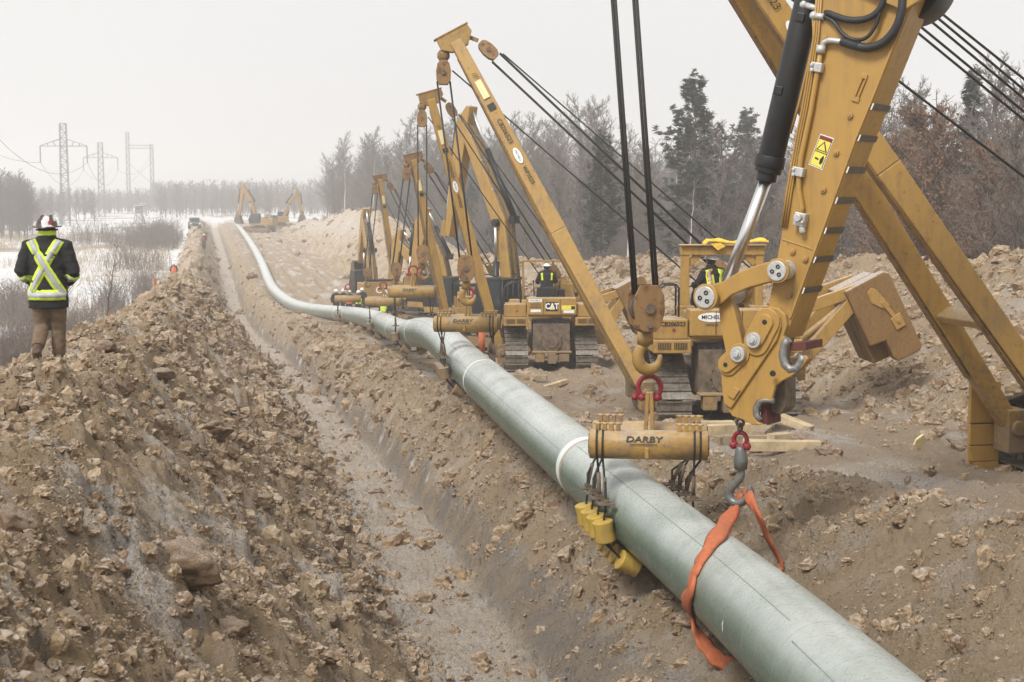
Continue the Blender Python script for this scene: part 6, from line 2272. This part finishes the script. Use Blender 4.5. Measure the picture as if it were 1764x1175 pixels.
# ------------------------------------------------------------------ people
SKIN = plain('skin', (.46, .28, .20), .55, var=.1)
JACK = plain('black_jacket', (.012, .012, .013), .85, var=.35, scale=18, bmp=.25)
PANT = plain('brown_canvas', (.155, .105, .062), .9, var=.3, scale=9, bmp=.3)
JEAN = plain('dark_work_trousers', (.05, .05, .055), .9, var=.3)
BOOT = plain('muddy_boots', (.10, .062, .038), .8, var=.4)
LIME = plain('lime_fabric', (.60, .78, .05), .75, var=.12)
SILV = plain('silver_tape', (.42, .42, .43), .45, var=.12)
HIORG = plain('orange_vest', (.75, .13, .05), .8, var=.15)
HATW = plain('white_hard_hat', (.78, .78, .77), .35, var=.06)
HAIR = plain('dark_hair', (.03, .022, .016), .8, var=.3)
m, n, b = mat_nodes('stickered_hard_hat')
tc = n.nodes.new('ShaderNodeTexCoord'); vo_ = n.nodes.new('ShaderNodeTexVoronoi'); vo_.inputs['Scale'].default_value = 13
n.links.new(tc.outputs['Object'], vo_.inputs['Vector'])
cr_ = n.nodes.new('ShaderNodeValToRGB'); n.links.new(vo_.outputs['Color'], cr_.inputs[0]); cr_.color_ramp.interpolation = 'CONSTANT'
els = cr_.color_ramp.elements; els[0].color = (.62, .60, .58, 1); els[1].position = .22; els[1].color = (.07, .05, .045, 1)
for pos, col in ((.58, (.35, .03, .04, 1)), (.70, (.60, .58, .55, 1)), (.84, (.30, .24, .18, 1))): e_ = els.new(pos); e_.color = col
n.links.new(cr_.outputs[0], b.inputs['Base Color']); b.inputs['Roughness'].default_value = .4
HATS = m


def fuse(mb, name, mat, parent, voxel=.014, smooth=6, wrinkle=0.0, seed=0):
    """shapes melted into one continuous surface"""
    me_ = bpy.data.meshes.new(name); me_.from_pydata(mb.v, [], mb.f); me_.update()
    o = bpy.data.objects.new(name, me_); COL.objects.link(o)
    rm = o.modifiers.new('r', 'REMESH'); rm.mode = 'VOXEL'; rm.voxel_size = voxel; rm.use_smooth_shade = True
    if smooth:
        sm = o.modifiers.new('s', 'SMOOTH'); sm.iterations = smooth; sm.factor = .5
    dg = bpy.context.evaluated_depsgraph_get()
    out = bpy.data.meshes.new_from_object(o.evaluated_get(dg))
    bpy.data.objects.remove(o); bpy.data.meshes.remove(me_)
    if wrinkle:
        from mathutils import noise as mn
        nv = [v.normal.copy() for v in out.vertices]
        for v, nn in zip(out.vertices, nv):
            q = Vector((v.co.x * 9 + seed, v.co.y * 9, v.co.z * 17))
            v.co += nn * wrinkle * (mn.noise(q) + .5 * mn.noise(q * 2.3))
    for p in out.polygons: p.use_smooth = True
    out.name = name
    out.materials.clear(); out.materials.append(mat)
    o = bpy.data.objects.new(name, out); COL.objects.link(o); o.parent = parent
    return o


def ell_loft(mb, rings, n=20):
    """rings: (center, rx, ry) stacked"""
    vs = []; fs = []
    for c, rx, ry in rings:
        c = Vector(c)
        for k in range(n):
            a = 2 * PI * k / n; vs.append(c + Vector((math.cos(a) * rx, math.sin(a) * ry, 0)))
    for i in range(len(rings) - 1):
        for k in range(n):
            k2 = (k + 1) % n; fs.append((i * n + k, i * n + k2, (i + 1) * n + k2, (i + 1) * n + k))
    fs.append(tuple(range(n))[::-1]); fs.append(tuple((len(rings) - 1) * n + k for k in range(n)))
    mb.add(vs, fs, 0, True)


def hand(mb, w_, d, up, side):
    """palm and five bent fingers from the wrist"""
    d = Vector(d).normalized(); up = Vector(up); up = (up - d * up.dot(d)).normalized(); s = d.cross(up) * side
    w_ = Vector(w_)
    mb.tube([w_, w_ + d * .04, w_ + d * .09], [.026, .036, .034], 10, squash=.55)
    for k, (L, o_) in enumerate(((.075, -.030), (.085, -.010), (.080, .010), (.062, .029))):
        b0 = w_ + d * .085 + s * o_
        d2 = (d - up * .45).normalized(); d3 = (d - up * 1.4).normalized()
        mb.tube([b0, b0 + d * L * .45, b0 + d * L * .45 + d2 * L * .32, b0 + d * L * .45 + d2 * L * .32 + d3 * L * .25], [.011, .0105, .0095, .0085], 8)
    b0 = w_ + d * .03 - s * .032
    mb.tube([b0, b0 + (d * .7 - s * .7).normalized() * .04, b0 + (d * .7 - s * .7).normalized() * .04 + d * .03], [.014, .012, .010], 8)


def person(loc, rotz, label, J, jacket=JACK, trousers=PANT, hat=HATW, gaiter=None, brim=True, group=None, coarse=False, vest=None, stripes=None, scale=1.0):
    """J: joints in local metres, +Y is forward"""
    V_ = {k: Vector(v) for k, v in J.items()}
    root = thing('person', label, 'person', loc, rotz, group)
    root.scale = (scale,) * 3
    vx = .022 if coarse else .009
    hd = V_['head']; fw_ = Vector((0, 1, 0))
    mb = MB()
    ell_loft(mb, [(V_['pelvis'] + Vector((0, 0, -.10)), .13, .09), (V_['pelvis'], .165, .105), (V_['waist'], .14, .095), (V_['chest'], .165, .11), (V_['chest'] + Vector((0, 0, .14)), .16, .085), (V_['neck'], .065, .06)])
    mb.tube([V_['neck'] + Vector((0, 0, -.06)), V_['neck'].lerp(hd, .6)], [.062, .058], 12)
    mb.ball(hd, .118, 18, sc=(.80, .93, 1.05)); mb.ball(hd + Vector((0, .02, -.065)), .075, 14, sc=(.85, 1.0, .95))
    mb.tube([hd + Vector((0, .10, .02)), hd + Vector((0, .125, -.02)), hd + Vector((0, .10, -.03))], [.010, .017, .012], 8)      # nose
    mb.tube([hd + Vector((-.022, .098, -.062)), hd + Vector((.022, .098, -.062))], .010, 6)
    for s in (-1, 1):
        mb.ball(hd + Vector((s * .095, -.005, -.005)), .030, 8, sc=(.35, .8, 1.1))                                              # ears
        sh, el, wr = V_['shL' if s < 0 else 'shR'], V_['elL' if s < 0 else 'elR'], V_['wrL' if s < 0 else 'wrR']
        mb.tube([sh.lerp(V_['chest'], .5) + Vector((0, 0, .08)), sh, sh.lerp(el, .5), el, el.lerp(wr, .4), wr], [.055, .058, .050, .042, .043, .028], 12)
        hand(mb, wr, wr - el + Vector((0, .0, 0)), (0, -.3, 1), s)
        hp, kn, an = V_['hpL' if s < 0 else 'hpR'], V_['knL' if s < 0 else 'knR'], V_['anL' if s < 0 else 'anR']
        mb.tube([hp + Vector((0, 0, .04)), hp.lerp(kn, .35), kn, kn.lerp(an, .35), an], [.088, .080, .056, .056, .038], 12)
        ft = V_['ftL' if s < 0 else 'ftR']; mb.tube([an, an.lerp(ft, .5), ft], [.042, .038, .026], 10)
    body = fuse(mb, 'body', SKIN, root, vx, 4)
    for s in (-1, 1):
        e = MB(); e.ball(hd + Vector((s * .034, .096, .008)), .013, 8); e.build('eye', INK if coarse else WHITE, body)
    if not coarse:
        mb = MB(); mb.ball(hd + Vector((0, -.012, .015)), .122, 16, sc=(.84, .93, 1.0)); hm = mb
        hr = fuse(hm, 'hair', HAIR, body, .012, 2)
        for v in hr.data.vertices:
            if v.co.y > hd.y + .045 and v.co.z < hd.z + .07: v.co += Vector((0, -.05, .02))
    # jacket
    mb = MB()
    hem = V_['hem']; wv = Vector((0, 0, 0))
    ell_loft(mb, [(hem, .235, .165), (hem + Vector((0, 0, .10)), .238, .168), (V_['waist'] + Vector((0, 0, .0)), .215, .150), (V_['chest'] + Vector((0, 0, -.05)), .232, .155), (V_['chest'] + Vector((0, 0, .09)), .225, .145), (V_['chest'] + Vector((0, 0, .17)), .165, .115), (V_['neck'] + Vector((0, 0, .0)), .118, .112), (V_['neck'] + Vector((0, 0, .075)), .108, .108)])
    for s in (-1, 1):
        sh, el, wr = V_['shL' if s < 0 else 'shR'], V_['elL' if s < 0 else 'elR'], V_['wrL' if s < 0 else 'wrR']
        mb.tube([sh.lerp(V_['chest'], .45) + Vector((0, 0, .07)), sh, sh.lerp(el, .5), el, el.lerp(wr, .5), wr.lerp(el, .08)], [.10, .098, .086, .078, .070, .055], 14)
    jk = fuse(mb, 'jacket', jacket, root, .022 if coarse else .013, 5, .010 if not coarse else .004, random.random() * 10)
    # trousers
    mb = MB()
    ell_loft(mb, [(V_['pelvis'] + Vector((0, 0, -.12)), .17, .12), (V_['pelvis'], .19, .13), (V_['waist'] + Vector((0, 0, -.03)), .17, .12)])
    for s in (-1, 1):
        hp, kn, an = V_['hpL' if s < 0 else 'hpR'], V_['knL' if s < 0 else 'knR'], V_['anL' if s < 0 else 'anR']
        mb.tube([hp + Vector((0, 0, .05)), hp.lerp(kn, .35), kn, kn.lerp(an, .4), an.lerp(kn, .12)], [.115, .112, .088, .086, .078], 14)
    fuse(mb, 'trousers', trousers, root, .022 if coarse else .013, 4, .009 if not coarse else .003, 3.3)
    for s in (-1, 1):
        an, ft = V_['anL' if s < 0 else 'anR'], V_['ftL' if s < 0 else 'ftR']; kn = V_['knL' if s < 0 else 'knR']
        shin = (an - kn).normalized(); fd = (ft - an).normalized()
        mb = MB(); heel = an - fd * .045 + shin * .05
        mb.tube([an - shin * .16, an - shin * .05, an + shin * .02], [.062, .060, .058], 12)
        mb.tube([heel, an.lerp(ft, .45) + shin * .02, ft + shin * .005, ft + fd * .05 - shin * .01], [.050, .056, .050, .030], 12)
        fuse(mb, 'boot', BOOT, root, .02 if coarse else .010, 3)
    # hat
    mb = MB(); n_ = 28
    hc = hd + Vector((0, -.01, .035))
    prof = [(.185 if brim else .140, .0), (.180 if brim else .139, .012), (.132, .022), (.130, .055), (.115, .100), (.080, .135), (.035, .152), (.004, .155)]
    vs = []; fs = []
    for r_, z in prof:
        for k in range(n_):
            a = 2 * PI * k / n_; rr = r_ * (1.06 if math.sin(a) > 0 else 1.03); f = .02 * abs(math.cos(a)) if r_ > .15 else 0
            vs.append(hc + Vector((math.cos(a) * r_ * .94, math.sin(a) * rr * 1.05, z + f)))
    for i in range(len(prof) - 1):
        for k in range(n_): k2 = (k + 1) % n_; fs.append((i * n_ + k, i * n_ + k2, (i + 1) * n_ + k2, (i + 1) * n_ + k))
    fs.append(tuple((len(prof) - 1) * n_ + k for k in range(n_)))
    mb.add(vs, fs, 0, True)
    for q in (-.05, 0, .05): mb.tube([hc + Vector((q, math.cos(a) * .132, math.sin(a) * .150 + .005)) for a in (0.5, .9, 1.3, 1.57, 1.9, 2.3, 2.7)], .010, 6)
    ht = mb.build('hard_hat', hat, root)
    so = ht.modifiers.new('shell', 'SOLIDIFY'); so.thickness = .006
    if gaiter:
        mb = MB(); ell_loft(mb, [(V_['neck'] + Vector((0, 0, .02)), .085, .088), (V_['neck'] + Vector((0, 0, .06)), .092, .098), (hd + Vector((0, 0, -.07)), .098, .112), (hd + Vector((0, -.005, -.02)), .104, .120), (hd + Vector((0, -.005, .02)), .102, .118)])
        g_ = fuse(mb, 'neck_gaiter', gaiter, root, .012, 3, .004)
        st_ = MB(); st_.torus(hd + Vector((0, -.01, .02)), (0, 0, 1), .118, .012, n=24, k=6); st_.build('hat_strap', INK, root)
    # tapes laid on the jacket surface
    if stripes:
        bvh = BVHTree.FromPolygons([v.co for v in jk.data.vertices], [p.vertices[:] for p in jk.data.polygons])
        for (mat_, w_, pr, pts, nm) in stripes:
            P_ = []; hit_ok = True
            for p in pts:
                c, dr = p
                h_ = bvh.ray_cast(Vector(c), Vector(dr).normalized())
                if h_[0] is None: continue
                P_.append((h_[0] + h_[1] * pr, h_[1]))
            if len(P_) < 2: continue
            vs = []; fs = []
            for i, (p, nn) in enumerate(P_):
                tg = (P_[min(i + 1, len(P_) - 1)][0] - P_[max(i - 1, 0)][0]).normalized(); s_ = tg.cross(nn).normalized()
                vs += [p - s_ * w_ / 2 - nn * .006, p - s_ * w_ / 2, p + s_ * w_ / 2, p + s_ * w_ / 2 - nn * .006]
            for i in range(len(P_) - 1):
                for k in range(3): fs.append((i * 4 + k, (i + 1) * 4 + k, (i + 1) * 4 + k + 1, i * 4 + k + 1))
            mb = MB(); mb.add(vs, fs, 0, True); mb.build(nm, mat_, jk)
    if vest:
        mb = MB(); ell_loft(mb, [(V_['waist'] + Vector((0, 0, -.12)), .235, .172), (V_['waist'], .228, .165), (V_['chest'] + Vector((0, 0, -.05)), .242, .168), (V_['chest'] + Vector((0, 0, .10)), .200, .155), (V_['chest'] + Vector((0, 0, .17)), .125, .118)])
        fuse(mb, 'safety_vest', vest, root, .02, 3, .004)
    return root


STAND = dict(pelvis=(0, 0, .95), waist=(0, 0, 1.08), chest=(0, .0, 1.33), neck=(0, .0, 1.53), head=(0, .02, 1.66), hem=(0, 0, .78),
             shL=(-.20, 0, 1.46), elL=(-.30, -.04, 1.18), wrL=(-.25, .10, .95), shR=(.20, 0, 1.46), elR=(.30, -.04, 1.18), wrR=(.25, .10, .95),
             hpL=(-.10, 0, .92), knL=(-.11, .03, .50), anL=(-.11, -.02, .10), ftL=(-.13, .13, .04), hpR=(.10, 0, .92), knR=(.11, .02, .50), anR=(.11, -.02, .10), ftR=(.13, .13, .04))
SIT = dict(STAND); SIT.update(pelvis=(0, 0, .22), waist=(0, .02, .36), chest=(0, .05, .60), neck=(0, .08, .80), head=(0, .11, .95), hem=(0, 0, .14),
                              shL=(-.20, .05, .73), elL=(-.31, .16, .46), wrL=(-.26, .40, .42), shR=(.20, .05, .73), elR=(.31, .16, .46), wrR=(.26, .40, .42),
                              hpL=(-.11, .04, .20), knL=(-.14, .46, .24), anL=(-.14, .50, -.18), ftL=(-.14, .65, -.22), hpR=(.11, .04, .20), knR=(.14, .46, .24), anR=(.14, .50, -.18), ftR=(.14, .65, -.22))

# the walking man, seen from behind, hands in his jacket pockets
WALK = dict(STAND)
WALK.update(neck=(0, 0, 1.52), head=(0, .03, 1.64), elL=(-.305, -.06, 1.17), wrL=(-.20, .14, 1.00), elR=(.315, -.03, 1.16), wrR=(.20, .14, 1.00), shL=(-.215, 0, 1.46), shR=(.215, 0, 1.46), hem=(0, 0, .72),
            knL=(-.10, .07, .50), anL=(-.09, -.24, .24), ftL=(-.10, -.17, .10), knR=(.085, .10, .50), anR=(.07, .10, .10), ftR=(.075, .25, .05))


def line3(p0, p1, n, dr): return [((lerp(p0[0], p1[0], i / n), -.5, lerp(p0[1], p1[1], i / n)), dr) for i in range(n + 1)]


B_ = (0, 1, 0)
stripes = []
for (a, b_) in (((-.165, 1.53), (.185, .905)), ((.165, 1.53), (-.185, .905))):
    stripes += [(LIME, .118, .006, line3(a, b_, 22, B_), 'lime_tape'), (SILV, .062, .010, line3(a, b_, 22, B_), 'silver_tape')]
stripes = stripes[2:] + [(LIME, .118, .011, line3((-.165, 1.53), (.185, .905), 22, B_), 'lime_tape'), (SILV, .062, .015, line3((-.165, 1.53), (.185, .905), 22, B_), 'silver_tape')]
ringp = [((1.0 * math.cos(a), 1.0 * math.sin(a), .885), (-math.cos(a), -math.sin(a), 0)) for a in [PI * (1.02 + .96 * i / 30) for i in range(31)]]
ringp = [((.0 + x[0][0] * .0 + (-.215 + .43 * i / 30), -.6, .885), B_) for i, x in enumerate(ringp)]
stripes += [(LIME, .125, .014, ringp, 'lime_tape'), (SILV, .066, .018, ringp, 'silver_tape')]
for s in (-1, 1):
    a = Vector(WALK['elL' if s < 0 else 'elR']); b2 = Vector(WALK['wrL' if s < 0 else 'wrR']); c = a.lerp(b2, .30); ax = (b2 - a).normalized()
    e1 = ax.cross(Vector((0, 0, 1))).normalized(); e2 = ax.cross(e1)
    rp = [(c + (e1 * math.cos(t) + e2 * math.sin(t)) * .3, -(e1 * math.cos(t) + e2 * math.sin(t))) for t in [2 * PI * i / 20 for i in range(21)]]
    stripes += [(LIME, .10, .006, rp, 'lime_tape'), (SILV, .05, .010, rp, 'silver_tape')]
FT = at(90, 640, 18.4)
FT = on_ground(88, 650, 16.8, 22.0); gzp = FT.z; print('walker', (FT - EYE).dot(CF))
person((FT.x, FT.y, gzp + .085), -YAW + R(3), 'man in a black jacket with lime cross straps walking away along the spoil heap', WALK, JACK, PANT, HATS, LIME, True, stripes=stripes, scale=.96)
WALKER_FT = (FT.x, FT.y, gzp, FT.z)

# operators on the tractors
def op_stripe(col, shoulder=True):
    out = []
    for s in (-1, 1):
        out.append((LIME, .075, .008, line3((s * .17, .76), (s * .155, .52), 8, B_), 'lime_tape'))
    return out


def on_tractor(k, dx, label, **kw):
    r_, L0, tp = SB[k]
    M_ = Matrix.Translation(L0) @ Matrix.Rotation(r_.rotation_euler[2], 4, 'Z')
    p = M_ @ Vector((-.15 + dx, -1.0, 2.50))
    return person(p, r_.rotation_euler[2] + kw.pop('turn', 0), label, SIT, **kw)


on_tractor(2, .05, 'operator in a dark coat and white hard hat on the CAT tractor', trousers=JEAN, hat=HATW, brim=True, stripes=op_stripe(LIME))
vs_ = [(LIME, .17, .008, line3((-.16, .78), (-.12, .30), 12, B_), 'lime_tape'), (HIORG, .10, .011, line3((-.165, .77), (-.13, .33), 12, B_), 'orange_tape'), (SILV, .05, .014, line3((-.165, .77), (-.13, .33), 12, B_), 'silver_tape'),
       (LIME, .17, .008, line3((.16, .78), (.12, .30), 12, B_), 'lime_tape')]
on_tractor(1, -.02, 'operator in a lime and orange vest under the yellow strap', trousers=JEAN, hat=HATW, brim=True, stripes=vs_, turn=R(28))

# crew standing beyond the pipe: heads and shoulders show above it
GC = 'crew standing behind the far pipe'
for u, d, hat_, vest_, brim, lab in [(577, 92, HATW, None, True, 'worker in a white hat at the end of the crew behind the pipe'),
                                     (590, 93, HATW, None, False, 'worker in dark coat and white hat, second along the pipe crew'),
                                     (600, 91, HATW, HIORG, False, 'worker in an orange vest among the crew behind the pipe'),
                                     (616, 92, HATW, LIME, True, 'worker in a lime vest beside the orange-vested worker'),
                                     (622, 94, HATW, JACK, False, 'worker in black beside the two lime vests behind the pipe'),
                                     (660, 76, HATW, LIME, False, 'worker in lime under the fourth cradle')]:
    Pp = at(u, 340, d); zg = ground_z(Pp.x, Pp.y)
    person((Pp.x, Pp.y, zg), rng.uniform(2.3, 3.8), lab, STAND, JACK, JEAN, hat_, None, brim, GC, True, vest_)
for u, v, d, ve, lab in ((300, 488, 140, HIORG, 'distant worker in an orange vest at the toe of the spoil heap'), (352, 431, 215, REDM, 'distant figure in dark red on the trench side of the heap')):
    P = on_ground(u, v, d * .8, d * 1.3, 300)
    person(P, rng.uniform(2, 4), lab, STAND, JACK, JEAN, HATW, None, True, None, True, ve)
